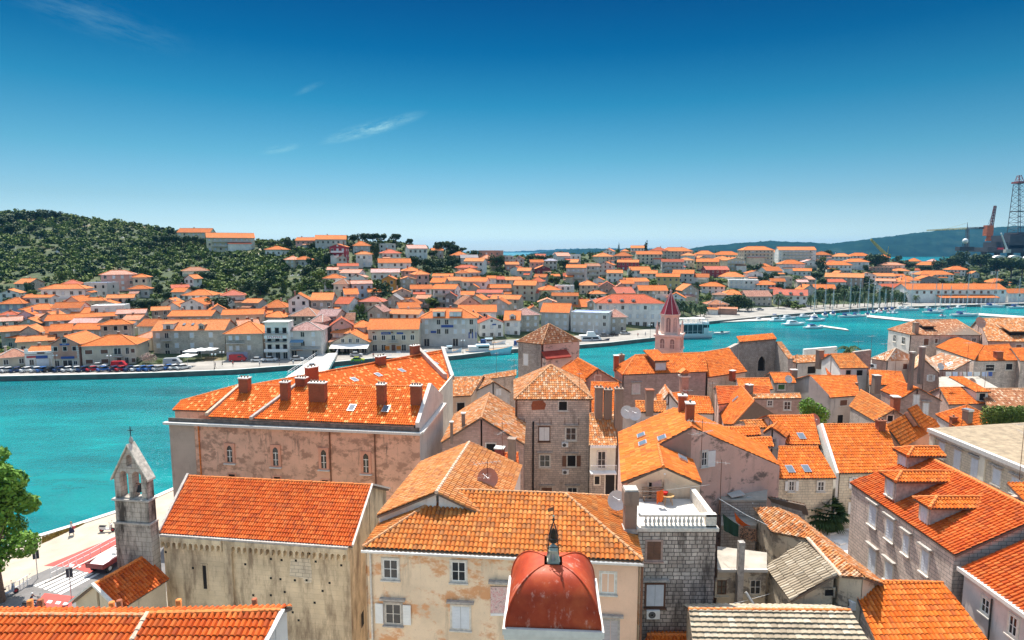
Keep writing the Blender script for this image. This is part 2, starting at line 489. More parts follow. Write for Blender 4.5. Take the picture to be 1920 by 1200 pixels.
def tile_plane(mb,poly,e,mat,tw=0.28,cl=0.42,amp=0.065,lift=0.045,thick=0.14,deck=M_SOFFIT):
 poly=[Vector(p)for p in poly]
 n=Vector((0,0,0))
 for i in range(1,len(poly)-1):
  n+=(poly[i]-poly[0]).cross(poly[i+1]-poly[0])
 n.normalize()
 if n.z<0:
  n=-n
 e=Vector(e)
 e=(e-n*e.dot(n)).normalized()
 s=n.cross(e).normalized()
 if s.z<0:
  s=-s
  e=-e
 o=poly[0]
 P=np.array([[(p-o).dot(e),(p-o).dot(s)]for p in poly])
 a0,b0=P.min(0)
 a1,b1=P.max(0)
 na=max(2,int(math.ceil((a1-a0)/tw*4))+1)
 nc=max(1,int(math.ceil((b1-b0)/cl)))
 prof=np.array([-0.30,0.75,1.0,0.75])*amp
 A=a0+np.arange(na)*tw/4
 hA=prof[np.arange(na)%4]*1.35
 rng=np.random.default_rng(int(abs(o.x*31+o.y*17)*10)%99991)
 rows_b,rows_l=[],[]
 for j in range(nc):
  rows_b+=[b0+j*cl,b0+(j+1)*cl-0.001]
  rows_l+=[lift,0.0]
 Bv=np.array(rows_b)
 Lv=np.array(rows_l)
 nr=len(Bv)
 jit=np.repeat(rng.uniform(-0.012,0.012,(nr,na//4+1)),4,1)[:,:na]
 AA,BB=np.meshgrid(A,Bv)
 HH=hA[None,:]+Lv[:,None]+jit+0.01
 ea,sa,na_,oa=(np.array(x)for x in(e,s,n,o))
 W=oa+AA[...,None]*ea+BB[...,None]*sa+HH[...,None]*na_
 W=W.reshape(-1,3)
 idx=np.arange(nr*na).reshape(nr,na)
 Fq=np.stack([idx[:-1,:-1],idx[:-1,1:],idx[1:,1:],idx[1:,:-1]],-1).reshape(-1,4)
 area=sum(P[i][0]*P[(i+1)%len(P)][1]-P[(i+1)%len(P)][0]*P[i][1]for i in range(len(P)))
 sg=1 if area>0 else-1
 ab=np.stack([AA.ravel(),BB.ravel()],-1)
 keep=np.ones(len(Fq),bool)
 cuts=[]
 for i in range(len(P)):
  p,q=P[i],P[(i+1)%len(P)]
  d=q-p
  L=np.hypot(*d)
  if L<1e-4:
   continue
  nn=np.array([-d[1],d[0]])/L*sg
  dist=(ab-p)@nn
  keep&=(dist[Fq].max(1)>1e-6)
  if(dist<-1e-4).any():
   cuts.append((p,nn))
 Fq=Fq[keep]
 used=np.unique(Fq)
 rm=np.full(len(W),-1)
 rm[used]=np.arange(len(used))
 me=bpy.data.meshes.new('tmp')
 me.from_pydata(W[used].tolist(),[],rm[Fq].tolist())
 bm=bmesh.new()
 bm.from_mesh(me)
 bpy.data.meshes.remove(me)
 for p,nn in cuts:
  co=o+e*float(p[0])+s*float(p[1])
  no=e*float(nn[0])+s*float(nn[1])
  bmesh.ops.bisect_plane(bm,geom=bm.verts[:]+bm.edges[:]+bm.faces[:],plane_co=co,plane_no=-no,clear_outer=True)
 bm.verts.index_update()
 vs=[v.co.copy()for v in bm.verts]
 fs=[[v.index for v in f.verts]for f in bm.faces]
 bm.free()
 if vs:
  VW=np.array(vs)-oa
  ua=VW@ea/tw
  va=(VW@sa-0.004)/cl+0.0
  uvs=[[(ua[i]+0.02,va[i])for i in f]for f in fs]
  mb.raw(vs,fs,mat,False,uvs)
 mb.prism([p-n*0.005 for p in poly],n*-thick,deck)
 return n
def ridge_caps(mb,p,q,mat=M_CAP,r=0.15,seg=0.42,mortar=None):
 p,q=Vector(p),Vector(q)
 L=(q-p).length
 k=max(1,int(L/seg))
 d=(q-p)/k
 rng=random.Random(int(abs(p.x*13+q.y*7)*10))
 for i in range(k):
  a=p+d*i
  b=a+d*1.06
  j=rng.uniform(-0.01,0.012)
  mb.tube(a+UP*(0.02+j),b+UP*(0.02+j-0.015),r,r*0.84,8,mat,True,False)
 if mortar:
  mb.tube(p+UP*-0.03,q+UP*-0.03,r*1.15,r*1.15,8,mortar)
def wall_basis(A,B):
 ex=(B-A)
 ex.z=0
 ex.normalize()
 n=Vector((ex.y,-ex.x,0))
 mid=(A+B)/2
 if n.dot(EYE-mid)<0:
  n=-n
 if ex.cross(UP).dot(n)<0:
  ex=-ex
 return ex,n
def ring(mb,c,ex,n,w,h,t,d0,d1,mat):
 o=c+n*d0
 dd=n*(d1-d0)
 mb.box(o-ex*(w/2+t)+UP*(-h/2-t),ex*(w+2*t),UP*t,dd,mat)
 mb.box(o-ex*(w/2+t)+UP*(h/2),ex*(w+2*t),UP*t,dd,mat)
 mb.box(o-ex*(w/2+t)+UP*(-h/2),ex*t,UP*h,dd,mat)
 mb.box(o+ex*(w/2)+UP*(-h/2),ex*t,UP*h,dd,mat)
def add_window(parent,c,ex,n,w,h,style='w',trim=M_TRIM,frame=M_WFRAME,shut=M_SHUT,sill=True,hood=False,name='window'):
 mb=MB()
 ring(mb,c,ex,n,w,h,0.14,-0.05,0.05,trim)
 if sill:
  mb.box(c-ex*(w/2+0.2)+UP*(-h/2-0.2)+n*0.052,ex*(w+0.4),UP*0.09,n*0.14,trim)
 if hood:
  mb.box(c-ex*(w/2+0.35)+UP*(h/2+0.32)-n*0.05,ex*(w+0.7),UP*0.14,n*0.34,M_TRIMD)
 W=mb.build(name,parent)
 p=MB()
 pm=M_BLACK if style in('h','H')else M_GLASS
 p.box(c-ex*w/2-UP*h/2-n*0.03,ex*w,UP*h,n*0.035,pm)
 p.build('pane',W)
 if style in('w','o'):
  f=MB()
  ring(f,c,ex,n,w-0.12,h-0.12,0.06,0.006,0.035,frame)
  f.box(c-ex*0.03-UP*(h/2-0.06)+n*0.006,ex*0.06,UP*(h-0.12),n*0.032,frame)
  f.box(c-ex*(w/2-0.06)-UP*0.02+n*0.006,ex*(w-0.12),UP*0.04,n*0.026,frame)
  f.build('frame',W)
 if style=='s':
  for k in(-1,1):
   f=MB()
   x0=c+ex*(-w/2 if k<0 else 0.01)-UP*h/2+n*0.006
   f.box(x0,ex*(w/2-0.01),UP*h,n*0.035,shut)
   nb=max(3,int(h/0.22))
   for i in range(nb):
    f.box(x0+ex*0.05+UP*(h*(i+0.2)/nb)+n*0.036,ex*(w/2-0.11),UP*(h/nb*0.55),n*0.012,shut)
   f.build('shutter',W)
 if style in('o','H'):
  for k in(-1,1):
   f=MB()
   x0=c+ex*(k*(w/2+0.16)-(w/2 if k<0 else 0))-UP*h/2+n*0.06
   f.box(x0,ex*(w/2),UP*h,n*0.04,shut)
   nb=max(3,int(h/0.2))
   for i in range(nb):
    f.box(x0+ex*0.06+UP*(h*(i+0.2)/nb)+n*0.041,ex*(w/2-0.12),UP*(h/nb*0.55),n*0.012,shut)
   f.build('shutter',W)
 return W
def win_px(parent,A,B,u0,v0,u1,v1,style='w',off=0.0,**k):
 ex,n=wall_basis(A,B)
 pl=(n,A+n*off)
 um=(u0+u1)/2
 a,b=PP(u0,(v0+v1)/2,pl),PP(u1,(v0+v1)/2,pl)
 t,bo=PP(um,v0,pl),PP(um,v1,pl)
 c=PP(um,(v0+v1)/2,pl)
 return add_window(parent,c,ex,n,abs((b-a).dot(ex)),(t-bo).z,style,**k)
class Bld:
 def __init__(s,name,label,cat,wall,roof,zg=1.6,ins=0.28,tw=0.28,cl=0.42,cap=M_CAP,amp=0.065):
  s.name,s.label,s.cat=name,label,cat
  s.wall,s.roof,s.zg,s.ins,s.tw,s.cl,s.cap,s.amp=wall,roof,zg,ins,tw,cl,cap,amp
  s.planes,s.caps,s.late,s.extra,s.noroof=[],[],[],[],set()
  s.wmat={}
  s.lift=0.045
 def plane(s,pts,e=(0,1),roof=None,tile=True,wall=True,wmat=None):
  s.planes.append((pts,e,roof or s.roof,tile,wall,wmat))
  return len(s.planes)-1
 def inset(s,k):
  pts=s.planes[k][0]
  c=sum(pts,Vector())/len(pts)
  out=[]
  for p in pts:
   d=Vector((c.x-p.x,c.y-p.y,0))
   L=d.length
   t=min(0.4,s.ins/max(L,1e-6))
   out.append(p+(c-p)*t-UP*0.10)
  return out
 def wl(s,k,i,j=None):
  q=s.inset(k)
  return q[i],q[(i+1)%len(q)if j is None else j]
 def finish(s,zg=None):
  zg=s.zg
  allp=[p for pl in s.planes for p in pl[0]]
  c=sum(allp,Vector())/len(allp)
  s.root=thing(s.name,s.label,s.cat,(c.x,c.y,zg))
  w=MB()
  for k,(pts,e,rm,tile,wall,wmat)in enumerate(s.planes):
   if not wall:
    continue
   q=s.inset(k)
   for i in range(len(q)):
    a,b=q[i],q[(i+1)%len(q)]
    mt=s.wall
    if wmat:
     mt=wmat.get(i,s.wall)
    zz=zg if not isinstance(wall,float)else wall
    w.face([Vector((a.x,a.y,zz)),Vector((b.x,b.y,zz)),b,a],mt)
   w.face(q,M_SOFFIT)
  s.wallo=w.build('wall',s.root)
  r=MB()
  for pts,e,rm,tile,wall,wmat in s.planes:
   ev=e if isinstance(e,Vector)else pts[e[1]]-pts[e[0]]
   if tile:
    tile_plane(r,pts,ev,rm,s.tw,s.cl,s.amp,s.lift)
   else:
    n=(pts[1]-pts[0]).cross(pts[2]-pts[0]).normalized()
    if n.z<0:
     n=-n
    r.prism(pts,n*-0.18,rm)
  for cpq in s.caps:
   ridge_caps(r,*cpq[:2],mat=cpq[2]if len(cpq)>2 else s.cap)
  s.roofo=r.build('roof',s.root)
  return s.root
 def chimney(s,u,v,k,w=0.7,d=0.7,h=1.6,mat=M_BRICK,pots=2,cap=M_WTRIM,capt=0.12):
  pl=plane_of(s.planes[k][0])
  b=PP(u,v,pl)
  return chimney(s.root_or_roof(),b,w,d,h,mat,pots,cap,s.exdir(k),capt)
 def exdir(s,k):
  pts,e=s.planes[k][:2]
  ev=e.copy()if isinstance(e,Vector)else pts[e[1]]-pts[e[0]]
  ev.z=0
  return ev.normalized()
 def root_or_roof(s):
  return s.roofo
 def skylight(s,u,v,k,w=0.8,h=1.1):
  pts,e=s.planes[k][:2]
  n,p0=plane_of(pts)
  c=PP(u,v,(n,p0))
  ev=(e if isinstance(e,Vector)else pts[e[1]]-pts[e[0]]).normalized()
  sv=n.cross(ev).normalized()
  mb=MB()
  mb.box(c-ev*w/2-sv*h/2,ev*w,sv*h,n*0.19,M_METAL)
  o=mb.build('skylight',s.root)
  g=MB()
  g.box(c-ev*(w/2-0.07)-sv*(h/2-0.09)+n*0.191,ev*(w-0.14),sv*(h-0.18),n*0.015,M_SKYL)
  g.build('pane',o)
def plane_of(pts):
 n=Vector((0,0,0))
 for i in range(1,len(pts)-1):
  n+=(pts[i]-pts[0]).cross(pts[i+1]-pts[0])
 n.normalize()
 if n.z<0:
  n=-n
 return(n,pts[0])
def chimney(parent,b,w,d,h,mat,pots,cap,ex,capt=0.12):
 mb=MB()
 rz=math.atan2(ex.y,ex.x)
 mb.cbox(b-UP*0.6,w,d,h+0.6,mat,rz)
 mb.cbox(b+UP*h,w+0.16,d+0.16,capt,cap,rz)
 ey=Vector((-ex.y,ex.x,0))
 if pots:
  for i in range(pots):
   x=(i+0.5)/pots-0.5
   p=b+ex*(x*w)+UP*(h+capt)
   mb.lathe(p,[(0.12,0),(0.10,0.16),(0.13,0.17),(0.13,0.24),(0.02,0.26)],8,M_CHIM)
 return mb.build('chimney',parent)
def perp(A,B):
 e=B-A
 e.z=0
 e.normalize()
 h=Vector((-e.y,e.x,0))
 if h.y<0:
  h=-h
 return h
def slope(a,b,ze,pitch,c,d):
 A,B=PZ(*a,ze),PZ(*b,ze)
 pl=plpitch(A,B,pitch)
 return[A,B,PP(*c,pl),PP(*d,pl)]
def back_of(p):
 A,B,C,D=p
 A2=Vector((2*D.x-A.x,2*D.y-A.y,A.z))
 B2=Vector((2*C.x-B.x,2*C.y-B.y,B.z))
 return[B2,A2,D.copy(),C.copy()]
def gable_x(b,p,back=True,caps=True,roof=None):
 k=b.plane(p,roof=roof)
 if back:
  b.plane(back_of(p),roof=roof)
 if caps:
  b.caps.append((p[2],p[3]))
 return k
def gable_y(b,Lf,Rf,Af,Ab,caps=True):
 d=Ab-Af
 k=b.plane([Lf+d,Lf.copy(),Af.copy(),Ab.copy()])
 b.plane([Rf.copy(),Rf+d,Ab.copy(),Af.copy()])
 if caps:
  b.caps.append((Af,Ab))
 return k
def hip_rect(b,A,B,depth,rise,inl=None,inr=None,caps=True):
 h=perp(A,B)
 e=(B-A).normalized()
 inl=depth/2 if inl is None else inl
 inr=depth/2 if inr is None else inr
 A2,B2=A+h*depth,B+h*depth
 Lr=A+h*depth/2+e*inl+UP*rise
 Rr=B+h*depth/2-e*inr+UP*rise
 k=b.plane([A,B,Rr,Lr])
 b.plane([B2,A2,Lr,Rr])
 b.plane([A2,A,Lr])
 b.plane([B,B2,Rr])
 if caps:
  if(Rr-Lr).length>0.3:
   b.caps.append((Lr,Rr))
  for p,q in((A,Lr),(B,Rr),(A2,Lr),(B2,Rr)):
   b.caps.append((p+UP*0.05,q))
 return k
def pyramid(b,c4,apex):
 for i in range(4):
  b.plane([c4[i],c4[(i+1)%4],apex])
  b.caps.append((c4[i]+UP*0.05,apex))
def slabbox(parent,name,A,B,z0,z1,th,mat,out=0.0):
 ex,n=wall_basis(A,B)
 o=A if(B-A).dot(ex)>0 else B
 L=abs((B-A).dot(ex))
 mb=MB()
 mb.box(Vector((o.x,o.y,z0))+n*out,ex*L,n*th,UP*(z1-z0),mat)
 return mb.build(name,parent)
ch=Bld('church','pale limestone church with long orange roof and arcaded eaves beside the bell gable','church',M_CHURCH,T_RED,tw=0.24,cl=0.42,cap=M_CAP)
cp_=slope((298,1000),(660,1025),13.0,25,(697,910),(352,893))
gable_x(ch,cp_)
ch.finish()
chA,chB=ch.wl(0,0)
exc,nc_=wall_basis(chA,chB)
mb=MB()
A,D=cp_[0],cp_[3]
mb.prism([A+UP*0.05-exc*0.1,A+UP*0.05+exc*0.12,D+UP*0.05+exc*0.12,D+UP*0.05-exc*0.1],UP*0.24,M_TRIMD)
mb.build('verge',ch.root)
mb=MB()
B,C=cp_[1],cp_[2]
for P,Q in((B,C),(C,back_of(cp_)[0])):
 mb.prism([P+UP*0.02-exc*0.02,P+UP*0.02+exc*0.14,Q+UP*0.02+exc*0.14,Q+UP*0.02-exc*0.02],UP*0.16,M_TRIM)
mb.build('gable_coping',ch.root)
mb=MB()
L=(chB-chA).dot(exc)
zt=12.86
na=34
for seg0,seg1 in((0.0,0.335),(0.385,1.0)):
 n0=max(2,int((seg1-seg0)*na))
 for i in range(n0):
  x0=L*(seg0+(seg1-seg0)*i/n0)
  x1=L*(seg0+(seg1-seg0)*(i+1)/n0)
  wv=(x1-x0)
  o=chA+exc*x0
  o.z=zt-0.95
  out=[o,o+exc*wv*0.16,]
  pts=[o+exc*0+UP*0.0,o+exc*wv*0.17+UP*0.0]
  for k in range(7):
   a=math.pi*(1-k/6)
   pts.append(o+exc*(wv/2+wv*0.33*math.cos(a))+UP*(0.38+wv*0.36*math.sin(a)))
  pts+=[o+exc*wv*0.83,o+exc*wv,o+exc*wv+UP*0.95,o+UP*0.95]
  mb.prism(pts,nc_*0.38,M_CHURCH)
 mb.build('corbel_arcade',ch.root)
 mb=MB()
slabbox(ch.root,'eave_cornice',chA,chB,zt,zt+0.16,0.34,M_TRIMD)
for f in(0.36,):
 o=chA+exc*(L*f-0.35)
 mb=MB()
 mb.box(Vector((o.x,o.y,1.6)),exc*0.7,nc_*0.24,UP*(zt-1.62),M_CHURCH)
 mb.build('pilaster',ch.root)
win_px(ch.root,chA,chB,381,1060,388,1104,'h',sill=False,trim=M_CHURCH)
mb=MB()
plw=(nc_,chA+nc_*0.004)
for(u,v)in((508,1050),(528,1052),(592,1055),(362,1067),(508,1086),(526,1088),(508,1118),(518,1152),(425,1083),(553,1090),(575,1090),(580,1040),(605,1110),(534,1112),(549,1150),(560,1165),(475,1118),(460,1060),(640,1062),(618,1095),(311,1037),(555,1053),(590,1132)):
 c=PP(u,v,plw)
 mb.box(c-exc*0.09,exc*0.18,UP*0.18,nc_*0.012,M_BLACK)
mb.build('putlog_holes',ch.root)
mb=MB()
mb.face([PP(u,v,(nc_,chA+nc_*0.006))for u,v in((545,1048),(581,1047),(585,1074),(584,1092),(572,1094),(568,1084),(543,1080))],M_LIGHTST)
mb.build('repair_patch',ch.root)
gB,gC,gB2=cp_[1],cp_[2],back_of(cp_)[0]
eg,ng=wall_basis(gB,gB2)
gd=MB()
wB,wC=ch.wl(0,1)
for t in[i/14 for i in range(1,15)]:
 p=wB+(wC-wB)*t-UP*0.55
 gd.box(p-eg*0.1,eg*0.2,ng*0.12,UP*0.3,M_TRIMD)
gd.build('gable_corbels',ch.root)
wb2=ch.wl(1,0)[0]
win_px(ch.root,wB,Vector((wb2.x,wb2.y,wB.z)),676,1146,682,1176,'h',trim=M_CHURCH,sill=False)
bgA=PY(217,935,chA.y-0.6)
bg=thing('bell_gable','tall weathered stone bell gable with open arches and a cross at the church corner','bell gable',(bgA.x+1.2,bgA.y,1.6))
WO[bg.name]=Vector(bg.location)
eb=exc.copy()
nb_=nc_.copy()
bpl=(nb_,bgA)
fp=lambda u,v:PP(u,v,bpl)
TH=-nb_*0.75
def arch(c0,w,h,n=8):
 pts=[c0,c0+eb*w]
 for k in range(n+1):
  a=math.pi*k/n
  pts.append(c0+eb*(w/2+w/2*math.cos(a))+UP*(h-w/2+w/2*math.sin(a)))
 return pts
xl,xr=fp(217,935),fp(277,939)
W=(xr-xl).dot(eb)
z_=lambda v:fp(247,v).z
b0=Vector((xl.x,xl.y,0))
mb=MB()
ze_,za_,zc_,zm_=z_(897),z_(838),z_(936),z_(982)
out=[b0+UP*zc_,b0+eb*W+UP*zc_,b0+eb*W+UP*ze_,b0+eb*W*0.5+UP*za_,b0+UP*ze_]
aw=W*0.27
ah=(z_(884)-zc_-0.12)
holes=[arch(b0+eb*W*0.17+UP*(zc_+0.12),aw,ah),arch(b0+eb*W*0.56+UP*(zc_+0.12),aw,ah),arch(b0+eb*W*0.41+UP*z_(875),W*0.18,z_(853)-z_(875))]
mb.holed(out,holes,TH,M_BELL)
mb.build('belfry',bg)
mb=MB()
mb.box(b0+UP*1.6-eb*0.18+nb_*0.14,eb*(W+0.36),TH*1.2,UP*(zm_-1.6),M_BELL)
mb.box(b0+UP*zm_-eb*0.07+nb_*0.05,eb*(W+0.14),TH*1.06,UP*(zc_-0.13-zm_),M_BELL)
mb.build('shaft',bg)
for nm,zz in(('string_course',zm_+0.01),('string_course',zc_-0.12)):
 mb=MB()
 mb.box(b0+UP*zz-eb*0.22+nb_*0.2,eb*(W+0.44),TH*1.27,UP*0.14,M_TRIMD)
 mb.build(nm,bg)
for k in(0,1):
 p,q=(b0-eb*0.22+UP*(ze_-0.2),b0+eb*W*0.5+UP*(za_+0.08))if k==0 else(b0+eb*W*0.5+UP*(za_+0.08),b0+eb*(W+0.22)+UP*(ze_-0.2))
 mb=MB()
 mb.prism([p+nb_*0.14,q+nb_*0.14,q+nb_*0.14+TH*1.18,p+nb_*0.14+TH*1.18],UP*0.16,plain('lichen_slab',(0.55,0.50,0.42),0.9,var=0.4,sc=3))
 mb.build('gable_slab',bg)
mb=MB()
cx=b0+eb*W*0.5+TH*0.5+UP*(za_+0.2)
mb.lathe(cx,[(0.12,0),(0.17,0.2),(0.1,0.45),(0.03,0.5),(0.03,0.6)],8,M_TRIMD)
mb.cbox(cx+UP*0.55,0.05,0.05,0.8,M_DARKM)
mb.cbox(cx+UP*1.0,0.42,0.05,0.06,M_DARKM)
mb.build('cross',bg)
bl=thing('church_bell','small dark bronze bell hanging in the right arch of the bell gable','bell',b0+eb*W*0.685+TH*0.5+UP*(zc_+0.9))
mb=MB()
c=b0+eb*W*0.685+TH*0.5+UP*(zc_+0.55)
mb.lathe(c,[(0.30,0),(0.24,0.12),(0.19,0.35),(0.15,0.5),(0.04,0.58)],12,M_DARKM)
mb.build('bell_body',bl)
mb=MB()
mb.box(c-eb*0.42+UP*0.58,eb*0.84,TH*0.06,UP*0.08,M_RUST)
mb.build('yoke',bl)
an=Bld('annex','small orange roofed lean annex with plastered gable below the bell gable','outbuilding',M_ANNEX,T_RED,tw=0.27,cl=0.4)
zr=11.4
Af=PZ(176,1096,zr)
Ab=PZ(271,1043,zr)
Rf=PZ(226,1144,9.7)
Lf=Vector((2*Af.x-Rf.x,2*Af.y-Rf.y,9.7))
gable_y(an,Lf,Rf,Af,Ab)
an.finish()
mb=MB()
for P,Q in((Lf,Af),(Rf,Af)):
 d=(Ab-Af).normalized()
 mb.prism([P+UP*0.03-d*0.22,Q+UP*0.03-d*0.22,Q+UP*0.03+d*0.02,P+UP*0.03+d*0.02],UP*0.17,M_WTRIM)
mb.build('verge',an.root)
pa=Bld('palace','large pinkish plastered palace with speckled orange roof on the waterfront','palace',M_PAL,T_PALACE,tw=0.28,cl=0.42)
p0=slope((390,782),(779,798),16.0,24,(803,725),(452,722))
pa.plane(p0)
pa.plane(back_of(p0))
p1=slope((323,769),(386,771),15.6,22,(450,721),(338,752))
pa.plane(p1)
rl,rr=PZ(474,721.5,p0[3].z),PZ(828,657,p0[3].z)
pr=pl3(rl,PZ(767,665,p0[3].z),PZ(843,711,15.9))
er=PP(843,711,pr)
fv_=p0[2].copy()
fv_.z=pr[1].z-(pr[0].x*(fv_.x-pr[1].x)+pr[0].y*(fv_.y-pr[1].y))/pr[0].z
pa.plane([fv_,er,PP(828,657,pr),rl],e=rr-rl)
pa.caps+=[(p0[2],p0[3]),(rl,rr),(p1[2],p1[3])]
pa.finish()
pA,pB=pa.wl(0,0)
exq,nq=wall_basis(pA,pB)
w1=pa.wl(2,0)[0]
cornL,cornR=PV(318,796,pA,pB),PV(787,812,pA,pB)
zc=(cornL.z+cornR.z)/2
mb=MB()
o=Vector((cornL.x,cornL.y,1.6))-nq*0.02
Lw=(cornR-cornL).dot(exq)
mb.box(o,exq*Lw,nq*0.12,UP*(zc-1.6),M_PAL)
mb.build('front_wall',pa.root)
slabbox(pa.root,'cornice',Vector((cornL.x,cornL.y,0))-exq*0.4,Vector((cornR.x,cornR.y,0))+exq*0.3,zc+0.02,zc+0.3,0.55,M_WTRIM,0.1)
mb=MB()
mb.box(Vector((cornL.x,cornL.y,zc+0.31))+nq*0.05,exq*Lw,nq*0.12,UP*0.45,plain('attic_band_eave_shadow',(0.16,0.13,0.11),0.9,var=0.4))  # band colour darkened to paint in the shadow gap under the eave
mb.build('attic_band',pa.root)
mb=MB()
mb.box(Vector((cornL.x,cornL.y,1.62))+nq*0.102+exq*0.02,exq*3.3,nq*0.03,UP*(zc-1.8),M_PALL)
mb.build('corner_panel',pa.root)
for f in(0.125,0.655,0.83):
 o=Vector((cornL.x,cornL.y,1.6))+exq*Lw*f+nq*0.19
 mb=MB()
 mb.tube(o,o+UP*(zc-1.75),0.08,0.08,6,M_RUST if f>0.2 else M_CAP)
 mb.build('downpipe',pa.root)
def gothic(parent,A,B,u0,v0,u1,v1,off,frame):
 ex,n=wall_basis(A,B)
 pl=(n,A+n*off)
 um=(u0+u1)/2
 w=abs((PP(u1,v1,pl)-PP(u0,v1,pl)).dot(ex))
 c0=PP(um,v1,pl)-ex*w/2
 h=PP(um,v0,pl).z-c0.z
 def shape(w,h,dx,dz):
  o=c0-ex*dx-UP*dz
  pts=[o,o+ex*w]
  for k in range(7):
   a=(math.pi/2.6)*k/6
   pts.append(o+ex*(w-w*0.5*(1-math.cos(a))/(1-math.cos(math.pi/2.6)))+UP*(h-w*0.75+w*0.75*math.sin(a)/math.sin(math.pi/2.6)))
  for k in range(5,-1,-1):
   a=(math.pi/2.6)*k/6
   pts.append(o+ex*(w*0.5*(1-math.cos(a))/(1-math.cos(math.pi/2.6)))+UP*(h-w*0.75+w*0.75*math.sin(a)/math.sin(math.pi/2.6)))
  return pts
 mb=MB()
 rect=[c0-ex*0.3-UP*0.15,c0+ex*(w+0.3)-UP*0.15,c0+ex*(w+0.3)+UP*(h+0.25),c0-ex*0.3+UP*(h+0.25)]
 mb.holed(rect,[shape(w,h,0,0)],n*0.09,frame)
 mb.box(c0-ex*0.4-UP*0.28,ex*(w+0.8),n*0.3,UP*0.12,M_WTRIM)
 W=mb.build('window',parent)
 g=MB()
 g.prism([p for p in shape(w,h,0,0)],n*0.02,M_GLASS)
 g.build('pane',W)
 f=MB()
 f.box(c0+ex*(w/2-0.04)+n*0.021,ex*0.08,UP*h*0.72,n*0.03,M_WFRAME)
 f.box(c0+n*0.021+UP*h*0.66,ex*w,UP*0.07,n*0.025,M_WFRAME)
 f.box(c0+n*0.021+UP*h*0.3,ex*w,UP*0.05,n*0.025,M_WFRAME)
 f.build('frame',W)
for u,v0,v1 in((432,835,866),(518,838,873),(608,843,878),(687,850,886)):
 gothic(pa.root,pA,pB,u-5,v0,u+5,v1,0.13,M_SALMON)
for u,v in((435,889),(520,894),(610,900)):
 win_px(pa.root,pA,pB,u-6,v,u+6,v+18,'h',off=0.13,trim=M_SALMON,sill=False)
mb=MB()
gC,gD=p0[1],p0[2]
gE=back_of(p0)[0]
gx=exq*0.45
pts=[gC+UP*0.35,gD+UP*0.45,gE+UP*0.35,Vector((gE.x,gE.y,1.6)),Vector((gC.x,gC.y,1.6))]
mb.prism([p-exq*0.02 for p in pts],gx,M_GREYPL)
mb.build('gable_wall',pa.root)
slabbox(pa.root,'side_cornice',Vector((gC.x,gC.y,0))+exq*0.45,Vector((gE.x,gE.y,0))+exq*0.45,zc,zc+0.28,0.5,M_WTRIM)
for(ua,va,ub,vb,hh,mt)in((387,779,452,722,0.3,M_MORTAR),(470,787,556,723,0.35,M_TRIMD)):
 pl=plane_of(p0)
 P,Q=PP(ua,va,pl),PP(ub,vb,pl)
 mb=MB()
 mb.prism([P-exq*0.18,P+exq*0.18,Q+exq*0.18,Q-exq*0.18],UP*hh,mt)
 mb.build('fire_wall',pa.root)
P,Q=PP(835,712,pr),PP(785,661,pr)
mb=MB()
mb.prism([P-exq*0.3,P+exq*0.3,Q+exq*0.3,Q-exq*0.3],UP*0.9,M_TRIMD)
mb.build('fire_wall',pa.root)
P,Q=PP(847,712,pr),PP(829,657,pr)
mb=MB()
mb.prism([P-exq*0.2,P+exq*0.4,Q+exq*0.4,Q-exq*0.2],UP*0.7,M_TRIMD)
mb.build('fire_wall',pa.root)
mb=MB()
rA,rB=PY(806,760,p0[2].y+2.5),er+exq*0.3
rA.z=rB.z=16.5
exr,nr_=wall_basis(rA,rB)
mb.box(Vector((rA.x,rA.y,1.6)),rB-rA,nr_*0.2,UP*14.9,M_CREAM)
mb.build('rear_wall',pa.root)
gothic(pa.root,rA,rB,816,747,823,770,0.21,M_TRIM)
gothic(pa.root,rA,rB,820,800,827,824,0.21,M_TRIM)
for u,v,w,h,pots,k in((597,751,2.05,2.2,5,0),(536,748,1.0,2.1,3,0),(716,756,1.0,2.3,3,0),(781,757,1.25,2.2,4,0),(460,734,1.25,1.7,3,0),(566,722,1.35,0.9,4,0),(585,713,1.6,1.8,3,3),(714,684,1.5,1.3,3,3),(778,666,1.5,1.6,3,3)):
 pa.chimney(u,v,k,w,0.9,h,M_BRICK,pots)
for u,v,k in((660,766,0),(724,768,0),(664,713,3),(709,704,3),(753,696,3),(815,682,3)):
 pa.skylight(u,v,k,0.85,1.2)
th=Bld('town_house','cream stained town house with amber hipped roof behind the red dome','house',M_TOWN,T_HOUSE,tw=0.32,cl=0.44,cap=M_CAPOLD,amp=0.08)
A,B=PZ(680,1027,15.5),PZ(1205,1052,15.5)
hip_rect(th,A,B,10.4,2.3)
thp=[A,B]
th.finish()
tA,tB=th.wl(0,0)
ext,nt_=wall_basis(tA,tB)
e2=perp(A,B)
r0,r1=PZ(818,924,18.3),PZ(880,829,18.3)
dr=(r1-r0)
dr.z=0
drn=dr.normalized()
px=Vector((drn.y,-drn.x,0))
wg=Bld('rear_wing','faded amber tiled wing with a tall ridge joined behind the town house','house',M_WHITE,T_AMBER,tw=0.32,cl=0.44,cap=M_MORTAR,amp=0.08)
lf,rf=r0-px*4.6-UP*2.1,r0+px*4.9-UP*2.1
gable_y(wg,lf,rf,r0,r1)
wg.finish()
slabbox(th.root,'gutter',tA-ext*0.3,tB+ext*0.3,15.28,15.42,0.22,M_METAL,0.16)
for(u0,v0,u1,v1,st)in((719,1049,746,1084,'w'),(847,1053,873,1089,'w'),(1127,1074,1153,1111,'w')):
 win_px(th.root,tA,tB,u0,v0,u1,v1,st,trim=M_TRIM)
win_px(th.root,tA,tB,723,1132,752,1169,'o',trim=M_TRIMD,frame=M_TRIM,shut=M_SHUTW,hood=True)
win_px(th.root,tA,tB,848,1137,880,1178,'s',trim=M_TRIM,shut=M_SHUT,hood=True)
